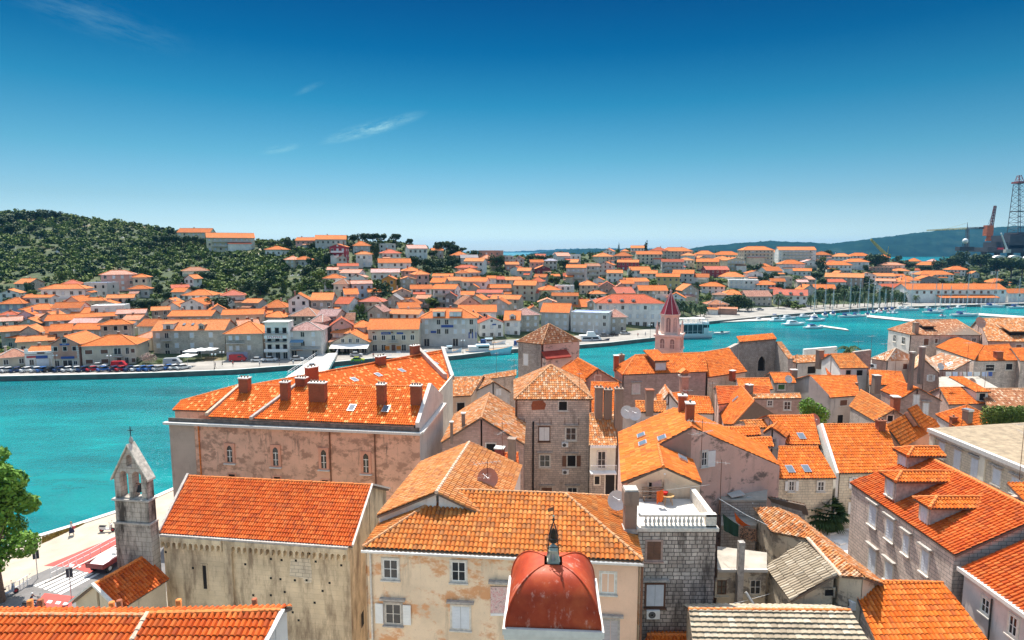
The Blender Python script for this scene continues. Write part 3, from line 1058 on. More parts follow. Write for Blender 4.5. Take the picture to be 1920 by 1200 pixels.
win_px(th.root,tA,tB,1131,1163,1158,1215,'s',trim=M_TRIMD,shut=plain('grey_door_paint',(0.42,0.38,0.38),0.6),hood=True,sill=False)
mb=MB()
pk=PV(1090,1120,tA,tB)
mb.box(Vector((pk.x,pk.y,1.6))+nt_*0.003,tB-pk-UP*(tB.z-pk.z),nt_*0.03,UP*13.55,M_TOWNR)
mb.build('front_panel',th.root)
for uu in(697,1203):
 o=PV(uu,1100,tA,tB)
 mb=MB()
 mb.tube(Vector((o.x,o.y,1.6))+nt_*0.12,Vector((o.x,o.y,15.3))+nt_*0.12,0.08,0.08,6,M_TRIM if uu<900 else M_RUST)
 mb.build('downpipe',th.root)
pp=thing('wall_painting','pale pink and black painted poster fixed on the town house wall beside the dome','poster',PV(939,1150,tA,tB))
mp,ntp,bp=new_mat('poster_paint')
uvp=mapping(ntp,uvn(ntp),(2.2,2.0,1))
f1=noise(ntp,uvp,1.6,3,0.7)
cc=ramp(ntp,f1,[(0.30,(0.05,0.03,0.04)),(0.42,(0.60,0.40,0.38)),(0.50,(0.72,0.58,0.54)),(0.57,(0.60,0.24,0.25)),(0.63,(0.70,0.56,0.50)),(0.75,(0.10,0.05,0.07))])
ntp.links.new(cc,bp.inputs['Base Color'])
mb=MB()
q=[PV(u,v,tA+nt_*0.03,tB+nt_*0.03)for u,v in((920,1149),(957,1149),(957,1100),(920,1100))]
mb.prism(q,nt_*0.05,mp)
mb.build('picture',pp)
mb=MB()
q=[PV(u,v,tA+nt_*0.03,tB+nt_*0.03)for u,v in((920,1154),(957,1154),(957,1149.4),(920,1149.4))]
mb.prism(q,nt_*0.05,M_WHITEP)
mb.build('caption_strip',pp)
slabbox(pp,'hood',PV(917,1150,tA,tB),PV(958,1150,tA,tB),PV(935,1091,tA,tB).z,PV(935,1091,tA,tB).z+0.15,0.35,M_TRIMD)
DZ=20.6
dC=[PZ(945,1176,DZ),PZ(1130,1183,DZ)]
exd=(dC[1]-dC[0])
SW=exd.length*0.98
exd.normalize()
eyd=Vector((-exd.y,exd.x,0))
dcen=(dC[0]+dC[1])/2+eyd*SW/2
dcen.z=0
dm=thing('clock_tower','square stone clock tower topped by a dark red painted dome','clock tower',(dcen.x,dcen.y,1.6))
mred,ntr,br_=new_mat('red_dome_paint')
br_.inputs['Roughness'].default_value=0.5
br_.inputs['Specular IOR Level'].default_value=0.22
pos=geo_pos(ntr)
f1=noise(ntr,mapping(ntr,pos,(0.9,)*3),1.0,7,0.62)
c1=ramp(ntr,f1,[(0.3,(0.27,0.030,0.010)),(0.5,(0.38,0.048,0.015)),(0.68,(0.48,0.085,0.026))])
f2=noise(ntr,mapping(ntr,pos,(2.2,2.2,0.9),(3,1,4)),1.0,9,0.74)
c1=mixc(ntr,ramp(ntr,f2,[(0.56,g3(0)),(0.68,g3(0.7))]),c1,(0.66,0.36,0.28))
ntr.links.new(c1,br_.inputs['Base Color'])
bump(ntr,br_,f2,0.15,0.02)
hs=SW/2*0.985
topw=0.20
HD=0.485*SW
prof=[]
for k in range(15):
 t=k/14
 a=t*math.pi/2
 r=hs*(topw+(1-topw)*(math.cos(a)**0.86))
 z=HD*math.sin(a)**1.12
 prof.append((r,z))
mb=MB()
for sdir in range(4):
 a=sdir*math.pi/2
 ex_=exd*math.cos(a)+eyd*math.sin(a)
 ny_=-eyd*math.cos(a)+exd*math.sin(a)
 o=dcen+UP*DZ
 dv=[]
 for r_,z__ in prof:
  dv+=[o+ny_*r_-ex_*r_+UP*z__,o+ny_*r_+ex_*r_+UP*z__]
 mb.raw(dv,[(2*i,2*i+1,2*i+3,2*i+2)for i in range(len(prof)-1)],mred,True)
 for sx in(1,):
  pts=[dcen+UP*(DZ+z_k)+ny_*r_k+ex_*r_k for r_k,z_k in prof]
  mb.path(pts,0.045,6,mred)
mb.build('dome',dm)
mb=MB()
mb.cbox(dcen+UP*(DZ-0.28),SW+0.2,SW+0.2,0.27,M_WTRIM,math.atan2(exd.y,exd.x))
mb.cbox(dcen+UP*(DZ-0.5),SW+0.08,SW+0.08,0.215,M_WTRIM,math.atan2(exd.y,exd.x))
mb.build('cornice',dm)
mb=MB()
o=dcen-exd*SW/2-eyd*SW/2
fo=[o+UP*1.6,o+exd*SW+UP*1.6,o+exd*SW+UP*(DZ-0.51),o+UP*(DZ-0.51)]
ar=[]
cxx=o+exd*SW*0.52+UP*(DZ-0.9-SW*0.27)
for k in range(24):
 a=2*math.pi*k/24
 ar.append(cxx+exd*math.cos(a)*SW*0.25+UP*math.sin(a)*SW*0.25)
mw=plaster('clock_tower_stone',(0.74,0.68,0.58),(0.10,0.08,0.06),0.95,sc=1.6)
mb.holed(fo,[ar],eyd*0.3,mw)
mb.box(o+eyd*0.3+UP*1.6,exd*SW,eyd*(SW-0.3),UP*(DZ-0.51-1.6),mw)
mb.build('shaft',dm)
mb=MB()
for k in range(24):
 a0_,a1_=2*math.pi*k/24,2*math.pi*(k+1)/24
 mb.tube(cxx+exd*math.cos(a0_)*SW*0.26+UP*math.sin(a0_)*SW*0.26-eyd*0.03,cxx+exd*math.cos(a1_)*SW*0.26+UP*math.sin(a1_)*SW*0.26-eyd*0.03,0.07,0.07,6,M_TRIMD)
mb.build('clock_surround',dm)
def scale_mb(m,c,k):
 m.v=[tuple(c+(Vector(p)-c)*k)for p in m.v]
lb=dcen+UP*(DZ+HD-0.03)
LK=0.56
ML=plaster('lantern_stone',(0.60,0.58,0.44),(0.10,0.12,0.10),0.7,sc=3)
mb=MB()
rz_=math.atan2(exd.y,exd.x)
mb.cbox(lb,0.95,0.95,0.16,ML,rz_)
mb.cbox(lb+UP*0.161,0.62,0.62,0.75,ML,rz_)
for k in range(4):
 a=rz_+math.pi/4+k*math.pi/2
 d_=Vector((math.cos(a),math.sin(a),0))
 mb.prism([lb+d_*0.40+UP*0.162,lb+d_*0.66+UP*0.162,lb+d_*0.58+UP*0.4,lb+d_*0.46+UP*0.85,lb+d_*0.40+UP*0.85],Vector((-d_.y,d_.x,0))*0.12,ML)
mb.cbox(lb+UP*0.912,0.8,0.8,0.10,ML,rz_)
mb.lathe(lb+UP*1.013,[(0.40,0),(0.36,0.14),(0.22,0.3),(0.10,0.42)],8,plain('verdigris',(0.40,0.42,0.36),0.7,var=0.3))
scale_mb(mb,lb,LK)
mb.build('lantern',dm)
mb=MB()
fo=lb-eyd*0.335+UP*0.2
mb.prism([fo-exd*0.14,fo+exd*0.14,fo+exd*0.14+UP*0.4,fo+exd*0.08+UP*0.54,fo-exd*0.08+UP*0.54,fo-exd*0.14+UP*0.4],eyd*-0.03,M_TRIMD)
scale_mb(mb,lb,LK)
mb.build('niche',dm)
mb=MB()
bt=lb+UP*1.2
for k in range(4):
 a=rz_+math.pi/4+k*math.pi/2
 d_=Vector((math.cos(a),math.sin(a),0))
 mb.path([bt+d_*0.62+UP*-0.45,bt+d_*0.50+UP*0.1,bt+d_*0.50+UP*0.75,bt+d_*0.25+UP*1.5,bt+UP*2.05],0.035,6,M_DARKM)
 mb.path([bt+d_*0.5+UP*0.3,bt+d_*0.72+UP*0.45,bt+d_*0.74+UP*0.2,bt+d_*0.62+UP*0.12],0.022,5,M_DARKM)
 d2=Vector((math.cos(a+math.pi/2),math.sin(a+math.pi/2),0))
 for zz in(0.1,0.75):
  mb.tube(bt+d_*0.5+UP*zz,bt+d2*0.5+UP*zz,0.03,0.03,6,M_DARKM)
scale_mb(mb,lb,LK)
mb.build('iron_cage',dm)
mb=MB()
mb.lathe(bt+UP*0.45,[(0.36,0),(0.31,0.16),(0.24,0.5),(0.20,0.8),(0.10,0.98),(0.03,1.05)],14,plain('bronze',(0.06,0.035,0.02),0.4,0.6,var=0.2))
scale_mb(mb,lb,LK)
mb.build('bell',dm)
mb=MB()
vt=bt+UP*2.05
mb.lathe(vt,[(0.05,0),(0.13,0.12),(0.05,0.25),(0.02,0.3),(0.02,1.25)],8,M_DARKM)
mb.ball(vt+UP*0.42,0.09,0.09,0.09,plain('verdigris_ball',(0.30,0.36,0.30),0.6))
mb.prism([vt+UP*0.85-exd*0.02,vt+UP*0.85-exd*0.42-UP*0.12,vt+UP*1.05-exd*0.46-UP*0.05,vt+UP*1.16-exd*0.02],eyd*0.02,M_RUST)
scale_mb(mb,lb,LK)
mb.build('weather_vane',dm)
tw=Bld('tower_house','tall grey stone house with weathered pyramid roof and air conditioners on its front','tower house',M_TOWER,T_OLD,tw=0.30,cl=0.42,cap=M_CAPOLD,ins=0.45)
A,B=PZ(964,749,16.6),PZ(1112,749,16.6)
h=perp(A,B)
dpt=11.5
ap=(A+B)/2+h*dpt/2
ap.z=PY(1034,684,ap.y).z
pyramid(tw,[A,B,B+h*dpt,A+h*dpt],ap)
tw.finish()
wa,wb=tw.wl(0,0)
win_px(tw.root,wa,wb,1048,753,1063,769,'h',trim=M_TRIM)
for u0,v0,u1,v1,st,kw in((1011,801,1030,826,'s',dict(shut=M_SHUTW,trim=M_BFRAME,hood=True)),(1061,802,1080,825,'w',dict(hood=True)),(1012,853,1031,875,'w',dict(hood=True)),(1064,854,1079,874,'H',dict(shut=M_SHUTB,hood=True)),(1015,914,1035,932,'s',dict(shut=M_SHUTB,hood=True)),(1064,914,1082,932,'w',dict(hood=True))):
 win_px(tw.root,wa,wb,u0,v0,u1,v1,st,**kw)
ext_,ntw=wall_basis(wa,wb)
for u in(983,1012,1033,1059,1085):
 mb=MB()
 c=PV(u,785,wa,wb)
 mb.tube(c+ntw*0.25,c+ntw*0.25-UP*0.75,0.035,0.035,5,M_RUST)
 mb.tube(c+ntw*0.25,c,0.03,0.03,5,M_RUST)
 mb.build('line_bracket',tw.root)
mb=MB()
c=PV(1000,790,wa,wb)+ntw*0.12
mb.tube(c,Vector((c.x,c.y,1.6)),0.11,0.11,8,M_DARKM)
mb.build('downpipe',tw.root)
mb=MB()
q=[PV(u,v,wa+ntw*0.01,wb+ntw*0.01)for u,v in((997,769),(1021,768),(1024,758),(1018,751),(999,752),(996,760))]
mb.face(q,M_BRICK)
mb.build('brick_patch',tw.root)
def ac_unit(p,ex,n,label,w=0.85,h=0.6):
 t=thing('air_conditioner',label,'air conditioner',p-UP*h/2,'air conditioners on house walls')
 mb=MB()
 mb.box(p-ex*w/2-UP*h/2+n*0.03,ex*w,UP*h,n*0.32,M_WHITEP)
 mb.build('casing',t)
 f=MB()
 c=p+n*0.352-ex*w*0.1
 for k in range(3):
  r=h*(0.40-0.12*k)
  pts=[c+ex*math.cos(a)*r+UP*math.sin(a)*r for a in[2*math.pi*i/16 for i in range(17)]]
  f.path(pts,0.012,4,M_METAL)
 f.prism([c+ex*math.cos(2*math.pi*i/16)*h*0.4+UP*math.sin(2*math.pi*i/16)*h*0.4 for i in range(16)],n*0.004,M_BLACK)
 f.build('fan_grille',t)
 b=MB()
 for k in(-1,1):
  b.box(p+ex*(k*w*0.35)-UP*(h/2+0.06),ex*0.05,n*0.34,UP*0.05,M_DARKM)
 b.build('bracket',t)
 return t
ac_unit(PV(1059,833,wa,wb),ext_,ntw,'white air conditioner on the tower house, upper one under the white shuttered window')
ac_unit(PV(1060,884,wa,wb),ext_,ntw,'white air conditioner on the tower house, lower one under the brown shuttered window')
ct=Bld('corner_tower','squat corner tower of rubble and pink plaster with brown pyramid roof by the water','tower',M_PINKPL,T_BROWN,tw=0.32,cl=0.45,cap=M_CAPOLD,ins=0.4)
L_,M_,R_=PZ(968,641,18.0),PZ(1016,646,18.0),PZ(1090,640,18.0)
B_=L_+R_-M_
cc=(L_+R_)/2
cc.z=PY(1025,607,cc.y).z
for a,b_ in((L_,M_),(M_,R_),(R_,B_),(B_,L_)):
 ct.plane([a,b_,cc],wmat={0:M_GREYST}if a is L_ else None)
 ct.caps.append((a+UP*0.05,cc))
ct.finish()
q0,q1=ct.wl(0,0)
win_px(ct.root,q0,q1,982,664,990,684,'s',shut=M_SHUTW)
e1,n1=wall_basis(*ct.wl(1,0))
wq=ct.wl(1,0)
mb=MB()
s0,s1=PV(1015,661,*wq),PV(1062,657,*wq)
s1.z=s0.z
mb.prism([s0+n1*0.05,s1+n1*0.05,s1+n1*1.9-UP*1.1,s0+n1*1.9-UP*1.1],UP*0.2,T_DKRED)
mb.box(Vector((s0.x,s0.y,1.6))+e1*0.15+n1*0.05,e1*((s1-s0).length-0.3),n1*1.6,UP*(s0.z-2.7),M_PINKPL)
mb.build('lean_to',ct.root)
gh=Bld('gable_house','pinkish rubble gable house with old mottled tiles left of the tower house','house',M_PINKST,T_OLD,tw=0.30,cl=0.42,cap=M_CAPOLD)
Lf,Rf=PZ(827,830,13.4),PZ(983,833,13.4)
Af=PV(902,784,Lf,Rf)
Ab=PZ(917,737,Af.z)
gable_y(gh,Lf,Rf,Af,Ab)
gh.finish()
win_px(gh.root,gh.wl(0,1)[0],gh.wl(1,0)[0],912,832,929,849,'h')
gh.chimney(869,800,0,0.4,0.4,1.6,M_CHIM,0)
gh.chimney(847,822,0,0.3,0.3,1.9,M_CHIM,0)
sr=Bld('low_house','low house with red tiled shed roof tucked between the faded wing and the tower house','house',M_WHITE,T_RED,tw=0.28)
p=slope((925,880),(974,884),13.2,20,(972,850),(915,850))
gable_x(sr,p)
sr.finish()
sr.chimney(937,866,0,0.9,0.8,1.5,plain('dark_red_paint',(0.20,0.03,0.02),0.7),0,M_WTRIM)
sr.chimney(960,868,0,0.75,0.75,2.6,M_CHIM,0,M_CHIM)
l1=Bld('low_house','low house with brown mottled roof directly right of the cream palace wall','house',M_PEACH,T_OLD,tw=0.32,cap=M_CAPOLD)
p=slope((846,744),(884,742),11.5,20,(906,706),(845,708))
gable_x(l1,p)
l1.finish()
win_px(l1.root,*l1.wl(0,0),857,755,871,772,'h')
l2=Bld('low_house','low crooked house with amber gable roof between the palace and the corner tower','house',M_GREYPL,T_OLD,tw=0.32,cap=M_CAPOLD)
Lf,Rf=PZ(876,741,11.0),PZ(958,736,11.0)
Af=PV(926,716,Lf,Rf)
Ab=PZ(905,706,Af.z)
gable_y(l2,Lf,Rf,Af,Ab)
l2.finish()
win_px(l2.root,l2.wl(0,1)[0],l2.wl(1,0)[0],930,729,940,741,'s',shut=M_SHUTW)
l3=Bld('long_low_house','long narrow rubble house with a thin mossy roof left of the corner tower','house',M_GREYST,T_OLD,tw=0.34,cap=M_CAPOLD)
p=slope((906,712),(968,704),9.0,22,(968,694),(906,704))
gable_x(l3,p)
l3.finish()
ob=Bld('gable_house','orange roofed gable house of pink rubble between corner tower and long church','house',M_PINKST,T_BRIGHT,tw=0.32)
Lf,Rf=PZ(1092,716,14.0),PZ(1166,719,14.0)
Af=PV(1121,692,Lf,Rf)
Ab=PZ(1083,671,Af.z)
gable_y(ob,Lf,Rf,Af,Ab)
ob.finish()
win_px(ob.root,ob.wl(0,1)[0],ob.wl(1,0)[0],1116,704,1126,715,'s',shut=M_PINKST)
o2=Bld('side_house','orange roofed house half hidden right behind the pyramid roofed tower house','house',M_PINKST,T_BRIGHT,tw=0.32)
p=slope((1052,722),(1100,716),14.2,22,(1076,677),(1046,695))
o2.plane(p)
o2.plane(back_of(p))
o2.finish()
o3=Bld('side_house','old orange tiled roof stepping down right of the tower house eaves','house',M_PINKST,T_BRIGHT,tw=0.30)
p=slope((1104,775),(1168,771),13.0,24,(1160,718),(1108,716))
gable_x(o3,p)
o3.finish()
bh=Bld('balcony_house','narrow house with white balcony and three tall grey chimneys beside the tower house','house',M_CREAM,T_OLD,tw=0.30,cap=M_CAPOLD)
p=slope((1104,836),(1157,836),12.6,24,(1155,774),(1105,776))
gable_x(bh,p)
bh.finish()
ba,bb=bh.wl(0,0)
eb_,nbb=wall_basis(ba,bb)
for u,v,hh in((1122,782,3.8),(1139,783,3.6),(1159,800,4.8)):
 bh.chimney(u,v,0,0.95,0.95,hh,M_CHIM,2,M_CHIM)
bal=MB()
z0=PV(1130,884,ba,bb).z
bal.box(Vector((ba.x,ba.y,z0))+nbb*0.02,eb_*((bb-ba).dot(eb_)),nbb*1.1,UP*0.15,M_WHITEP)
bal.build('balcony_slab',bh.root)
bal=MB()
Lb=(bb-ba).dot(eb_)
for i in range(19):
 o=Vector((ba.x,ba.y,z0+0.15))+nbb*1.05+eb_*(0.05+(Lb-0.1)*i/18)
 bal.tube(o,o+UP*0.95,0.018,0.018,5,M_WHITEP)
o=Vector((ba.x,ba.y,z0+1.1))+nbb*1.02
bal.box(o,eb_*Lb,nbb*0.06,UP*0.06,M_WHITEP)
bal.build('railing',bh.root)
slabbox(bh.root,'eave_board',ba,bb,ba.z-0.25,ba.z+0.06,0.3,M_WHITEP,0.02)
add_window(bh.root,PV(1128,862,ba,bb),eb_,nbb,0.95,2.1,'w',frame=M_TRIM,sill=False,name='door')
mb=MB()
mb.box(Vector((ba.x,ba.y,1.6))+nbb*0.02,eb_*Lb,nbb*0.06,UP*(z0-1.62),M_GREYST)
mb.build('lower_wall',bh.root)
win_px(bh.root,ba,bb,1135,890,1152,930,'h',off=0.08,sill=False)
win_px(bh.root,ba,bb,1115,893,1124,908,'h',off=0.08,sill=False)
lc=Bld('long_church','long church with bright orange hipped roof and a small box dormer below the red spire','church',M_PINKST,T_BRIGHT,tw=0.34,cl=0.46)
A,B=PZ(1167,703,15.0),PZ(1327,697,15.0)
pl=plpitch(A,B,24)
RL,RR=PP(1191,666,pl),PP(1321,661,pl)
lc.plane([A,B,RR,RL])
lc.plane(back_of([A,B,RR,RL]))
A2=Vector((2*RL.x-A.x,2*RL.y-A.y,A.z))
A2=PZ(1150,690,15.0)
lc.plane([A2,A,RL])
lc.caps+=[(RL,RR),(A+UP*0.05,RL)]
lc.finish()
la,lb_=lc.wl(0,0)
win_px(lc.root,la,lb_,1186,720,1199,737,'s',shut=plain('pink_shutter',(0.66,0.52,0.48),0.7),hood=True)
el_,nl_=wall_basis(la,lb_)
pk=plane_of(lc.planes[0][0])
d0,d1=PP(1229,698,pk),PP(1251,697,pk)
mb=MB()
hh=1.9
mb.box(d0-nl_*0.4,el_*(d1-d0).dot(el_),-nl_*3.2,UP*hh,M_BFRAME)
mb.build('dormer',lc.root)
w=add_window(lc.root,(d0+d1)/2+UP*0.9-nl_*0.4,el_,nl_,1.7,1.1,'s',shut=M_SHUT,sill=False)
mb=MB()
t0,t1=d0+UP*(hh+0.02)+nl_*0.1-el_*0.3,d1+UP*(hh+0.02)+nl_*0.1+el_*0.3
t1.z=t0.z
tile_plane(mb,[t0,t1,t1-nl_*5+UP*1.1,t0-nl_*5+UP*1.1],t1-t0,T_BRIGHT,0.34,0.46)
mb.build('dormer_roof',lc.root)
lc.chimney(1155,690,2,0.8,0.8,2.2,M_BRICK,0)
lc.chimney(1165,676,2,1.1,0.9,1.0,M_CHIM,2,M_CHIM)
lw=Bld('church_wing','wide plain orange roofed wing of the long church right of its hipped roof','church wing',M_LIGHTST,T_BRIGHT,tw=0.34,cl=0.46)
p=slope((1326,708),(1401,697),14.0,24,(1367,653),(1319,661))
gable_x(lw,p)
lw.finish()
lw.chimney(1373,708,0,0.9,0.7,1.2,M_BRICK,0)
ru=thing('ruined_gable','roofless grey stone church gable with an orange coping and one pointed window','ruin',PY(1425,700,128)*1)
ru.location.z=1.6
WO[ru.name]=Vector(ru.location)
yy=128
fr=[PY(1386,641,yy),PY(1455,635,yy),PY(1455,720,yy),PY(1386,720,yy)]
fr[2].z=fr[3].z=1.6
eR=(fr[1]-fr[0])
eR.z=0
eR.normalize()
nR=Vector((eR.y,-eR.x,0))
sx_,sz_=fr[0],fr[1]
gw=[]
c0=PY(1428,682,yy)
for x_,z__ in((-0.75,-1.6),(0.75,-1.6),(0.75,0.5),(0.45,1.2),(0,1.7),(-0.45,1.2),(-0.75,0.5)):
 gw.append(c0+eR*x_+UP*z__)
mb=MB()
mb.holed([fr[3],fr[2],fr[1],fr[0]],[gw],-nR*1.0,M_GREYST)
mb.build('gable_wall',ru)
mb=MB()
mb.prism([g_-nR*0.7 for g_ in gw],-nR*0.02,M_BLACK)
mb.build('window',ru)
mb=MB()
tile_plane(mb,[fr[0]+nR*0.4,fr[1]+nR*0.4,fr[1]-nR*1.8+UP*0.9,fr[0]-nR*1.8+UP*0.9],eR,T_BRIGHT,0.4,0.5)
mb.build('coping',ru)
mb=MB()
a0,a1=fr[0]-UP*0.3,PY(1364,655,yy-9)
mb.prism([Vector((a0.x,a0.y,1.6)),Vector((a1.x,a1.y,1.6)),a1,a0],-eR*0.9,M_GREYST)
a0,a1=fr[1]-UP*0.8,PY(1478,674,yy-8)
mb.prism([Vector((a0.x,a0.y,1.6)),Vector((a1.x,a1.y,1.6)),a1,a0],eR*0.9,M_GREYST)
mb.build('side_wall',ru)
mb=MB()
tile_plane(mb,[a1+UP*0.1,a0+UP*0.1,a0+UP*0.1+eR*1.2,a1+UP*0.1+eR*1.2],a0-a1,T_OLD,0.36,0.4)
mb.build('side_coping',ru)
byy=122
bc=PY(1254.5,660,byy)
bt_=thing('spire_tower','pale pink stone belfry with arched windows and a dark red octagonal spire','bell tower',(bc.x,bc.y,1.6))
MS=plaster('belfry_stone',(0.72,0.56,0.48),(0.30,0.22,0.19),0.5,sc=1.5)
MSD=plain('belfry_stone_dark',(0.30,0.22,0.20),0.9,var=0.2)
zb=lambda v:PY(1254,v,byy).z
wpx=lambda p:p/F*byy
wd=wpx(49)/1.08
rz_=math.radians(-24)
mb=MB()
mb.cbox((bc.x,bc.y,1.6),wd,wd,zb(629)-1.6,MS,rz_)
mb.build('shaft',bt_)
mb=MB()
mb.cbox((bc.x,bc.y,zb(629)+0.002),wd+0.5,wd+0.5,0.4,MS,rz_)
mb.cbox((bc.x,bc.y,zb(655)),wd+0.35,wd+0.35,0.3,MS,rz_)
mb.build('cornice',bt_)
for side in range(4):
 a=rz_+side*math.pi/2
 n_=Vector((math.sin(a),-math.cos(a),0))
 e_=Vector((math.cos(a),math.sin(a),0))
 for k in(-1,1):
  mb=MB()
  c=Vector((bc.x,bc.y,zb(650)))+n_*(wd/2+0.01)+e_*(k*wd*0.2)
  pts=[c-e_*0.42,c+e_*0.42]
  for i in range(9):
   t=math.pi*i/8
   pts.append(c+e_*0.42*math.cos(t)+UP*(1.5+0.42*math.sin(t)))
  mb.holed([c-e_*0.62-UP*0.15,c+e_*0.62-UP*0.15,c+e_*0.62+UP*2.15,c-e_*0.62+UP*2.15],[pts],n_*0.14,MS)
  mb.prism(pts,n_*0.01,MSD)
  mb.box(c-e_*0.05+n_*0.011,e_*0.10,UP*1.5,n_*0.06,MS)
  mb.box(c-e_*0.42+n_*0.011+UP*0.8,e_*0.84,UP*0.1,n_*0.05,MS)
  mb.build('window',bt_)
mb=MB()
ro=wpx(17.5)
zo=zb(629)+0.41
ht=zb(591)-zo
c=Vector((bc.x,bc.y,zo))
mb.lathe(c,[(ro,0),(ro,ht),(ro*1.12,ht+0.02),(ro*1.12,ht+0.3)],8,MS,False,math.radians(22.5)+rz_)
mb.build('octagon',bt_)
for k in range(8):
 a=rz_+k*math.pi/4
 n_=Vector((math.sin(a),-math.cos(a),0))
 e_=Vector((math.cos(a),math.sin(a),0))
 ri=ro*math.cos(math.pi/8)
 mb=MB()
 cc_=c+n_*(ri+0.005)+UP*0.5
 ww=0.42
 pts=[cc_-e_*ww,cc_+e_*ww]
 for i in range(9):
  t=math.pi*i/8
  pts.append(cc_+e_*ww*math.cos(t)+UP*(ht*0.66+ww*math.sin(t)))
 mb.prism(pts,n_*0.02,MSD if k%2==0 else plain('lattice_stone',(0.52,0.40,0.36),0.9,var=0.3,sc=8))
 mb.box(cc_-e_*0.05+n_*0.021,e_*0.1,UP*ht*0.7,n_*0.05,MS)
 mb.build('window',bt_)
for k in range(4):
 a=rz_+math.pi/4+k*math.pi/2
 p=Vector((bc.x,bc.y,zo))+Vector((math.cos(a),math.sin(a),0))*(wd*0.62)
 mb=MB()
 mb.lathe(p,[(0.32,0),(0.28,1.3),(0.36,1.35),(0.14,2.1),(0.05,2.7)],6,MS,False)
 mb.build('pinnacle',bt_)
MR_=plain('spire_red',(0.26,0.018,0.032),0.5,var=0.2)
MRW=plain('spire_rib',(0.62,0.44,0.42),0.6,var=0.1)
zs=zo+ht+0.31
hsz=zb(548)-zs
mb=MB()
mb.lathe((bc.x,bc.y,zs),[(ro*1.06,0),(0.12,hsz)],8,MR_,False,math.radians(22.5)+rz_)
for k in range(8):
 a=math.radians(22.5)+rz_+k*math.pi/4
 d_=Vector((math.cos(a),math.sin(a),0))
 mb.tube(Vector((bc.x,bc.y,zs))+d_*ro*1.07,Vector((bc.x,bc.y,zs+hsz))+d_*0.12,0.08,0.05,5,MRW)
mb.build('spire',bt_)
mb=MB()
mb.lathe((bc.x,bc.y,zs+hsz),[(0.12,0),(0.3,0.2),(0.12,0.45),(0.04,0.6),(0.04,1.0)],8,MRW)
mb.build('finial',bt_)
tt=thing('terrace_tower','dark stained stone house with a white balustraded roof terrace right of the dome house','house',PZ(1270,1000,16.0)*1)
tt.location.z=1.6
WO[tt.name]=Vector(tt.location)
TZ=16.1
FL,FR=PZ(1197,992,TZ),PZ(1343,992,TZ)
hT=perp(FL,FR)
exT,nT=wall_basis(FL,FR)
wT=(FR-FL).length
DT=5.2
mb=MB()
mb.box(Vector((FL.x,FL.y,1.6)),FR-FL,hT*DT,UP*(TZ-1.6),M_DARKST)
mb.build('wall',tt)
mb=MB()
mb.box(FL+UP*0.003,FR-FL,hT*DT,UP*0.08,M_CONCW)
mb.build('terrace_floor',tt)
mb=MB()
mb.box(FL-exT*0.15+nT*0.18-UP*0.12,exT*(wT+0.3),hT*0.55,UP*0.24,M_TRIM)
mb.build('cornice',tt)
bz=FL+UP*0.13
mb=MB()
mb.box(bz+exT*0.2,exT*(wT-0.2),hT*0.3,UP*0.1,M_TRIM)
mb.build('base_rail',tt)
nbal=14
for i in range(nbal):
 mb=MB()
 p=bz+exT*(0.55+(wT-1.6)*i/(nbal-1))+hT*0.15+UP*0.10
 mb.lathe(p,[(0.09,0),(0.09,0.06),(0.05,0.10),(0.12,0.26),(0.11,0.34),(0.05,0.52),(0.05,0.58),(0.09,0.62),(0.09,0.68)],10,M_WTRIM)
 mb.build('baluster',tt)
mb=MB()
mb.box(bz+exT*0.05+UP*0.781,exT*(wT-0.05),hT*0.36,UP*0.14,M_TRIM)
mb.build('hand_rail',tt)
mb=MB()
mb.box(bz+exT*(wT-0.75),exT*0.75,hT*0.42,UP*0.95,M_TRIM)
mb.box(bz+exT*(wT-0.42)+hT*0.43,exT*0.4,hT*(DT-0.5),UP*0.85,M_TRIM)
mb.build('parapet',tt)
win_px(tt.root if hasattr(tt,'root')else tt,FL,FR,1213,1015,1239,1049,'s',shut=M_SHUTB,trim=M_PINKST)
win_px(tt,FL,FR,1212,1096,1244,1136,'s',shut=M_SHUT,trim=M_BFRAME,hood=True)
ac_unit(PV(1223,1148,FL,FR),exT,nT,'white air conditioner under the pale shutters of the dark terrace house',0.95,0.65)
cb=FL-exT*0.55+hT*0.4
chm=MB()
chm.cbox(Vector((cb.x,cb.y,13.0)),0.85,0.85,4.9,M_CHIM,math.atan2(exT.y,exT.x))
chm.cbox(Vector((cb.x,cb.y,17.9)),1.05,1.05,1.0,M_CHIM,math.atan2(exT.y,exT.x))
chm.cbox(Vector((cb.x,cb.y,18.9)),0.95,0.95,0.12,M_TRIMD,math.atan2(exT.y,exT.x))
chm.cbox(Vector((cb.x,cb.y,15.8)),1.02,1.02,0.3,M_TRIMD,math.atan2(exT.y,exT.x))
chm.build('chimney',tt)
bo=Bld('orange_roofed_house','house with plain bright orange roof, roof windows and a peeling pink gable','house',M_PINKPL,T_BRIGHT,tw=0.30,cl=0.5,amp=0.028)
yw=(FL+hT*DT).y
Lf=PY(1165,906,yw+0.4)
Lf.z=17.35
af=PY(1244,876,yw-0.1)
ab_=PZ(1234,834,af.z)
pl=pl3(Lf,af,ab_)
p_top=PP(1262,765,pl)
q_hi=PP(1297,801,pl)
top2=PP(1284,766,pl)
lfb=PP(1159,811,pl)
bo.plane([lfb,Lf,af,ab_],e=(0,1))
bo.plane([lfb.copy(),ab_.copy(),q_hi,top2,p_top],e=Lf-lfb)
Rf=PY(1316,906,yw+0.2)
Rf.z=Lf.z
dl=ab_-af
RR_=Rf+dl*1.0
bo.plane([Rf,RR_,ab_.copy(),af.copy()],e=(0,1),wmat={0:M_PEACH,2:M_PEACH,3:M_PEACH})
dd_=top2-q_hi
gA_,gB_=q_hi,PZ(1462,873,15.4)
bo.plane([gB_,gB_+dd_*0.9,top2.copy(),q_hi.copy()],e=(0,1))
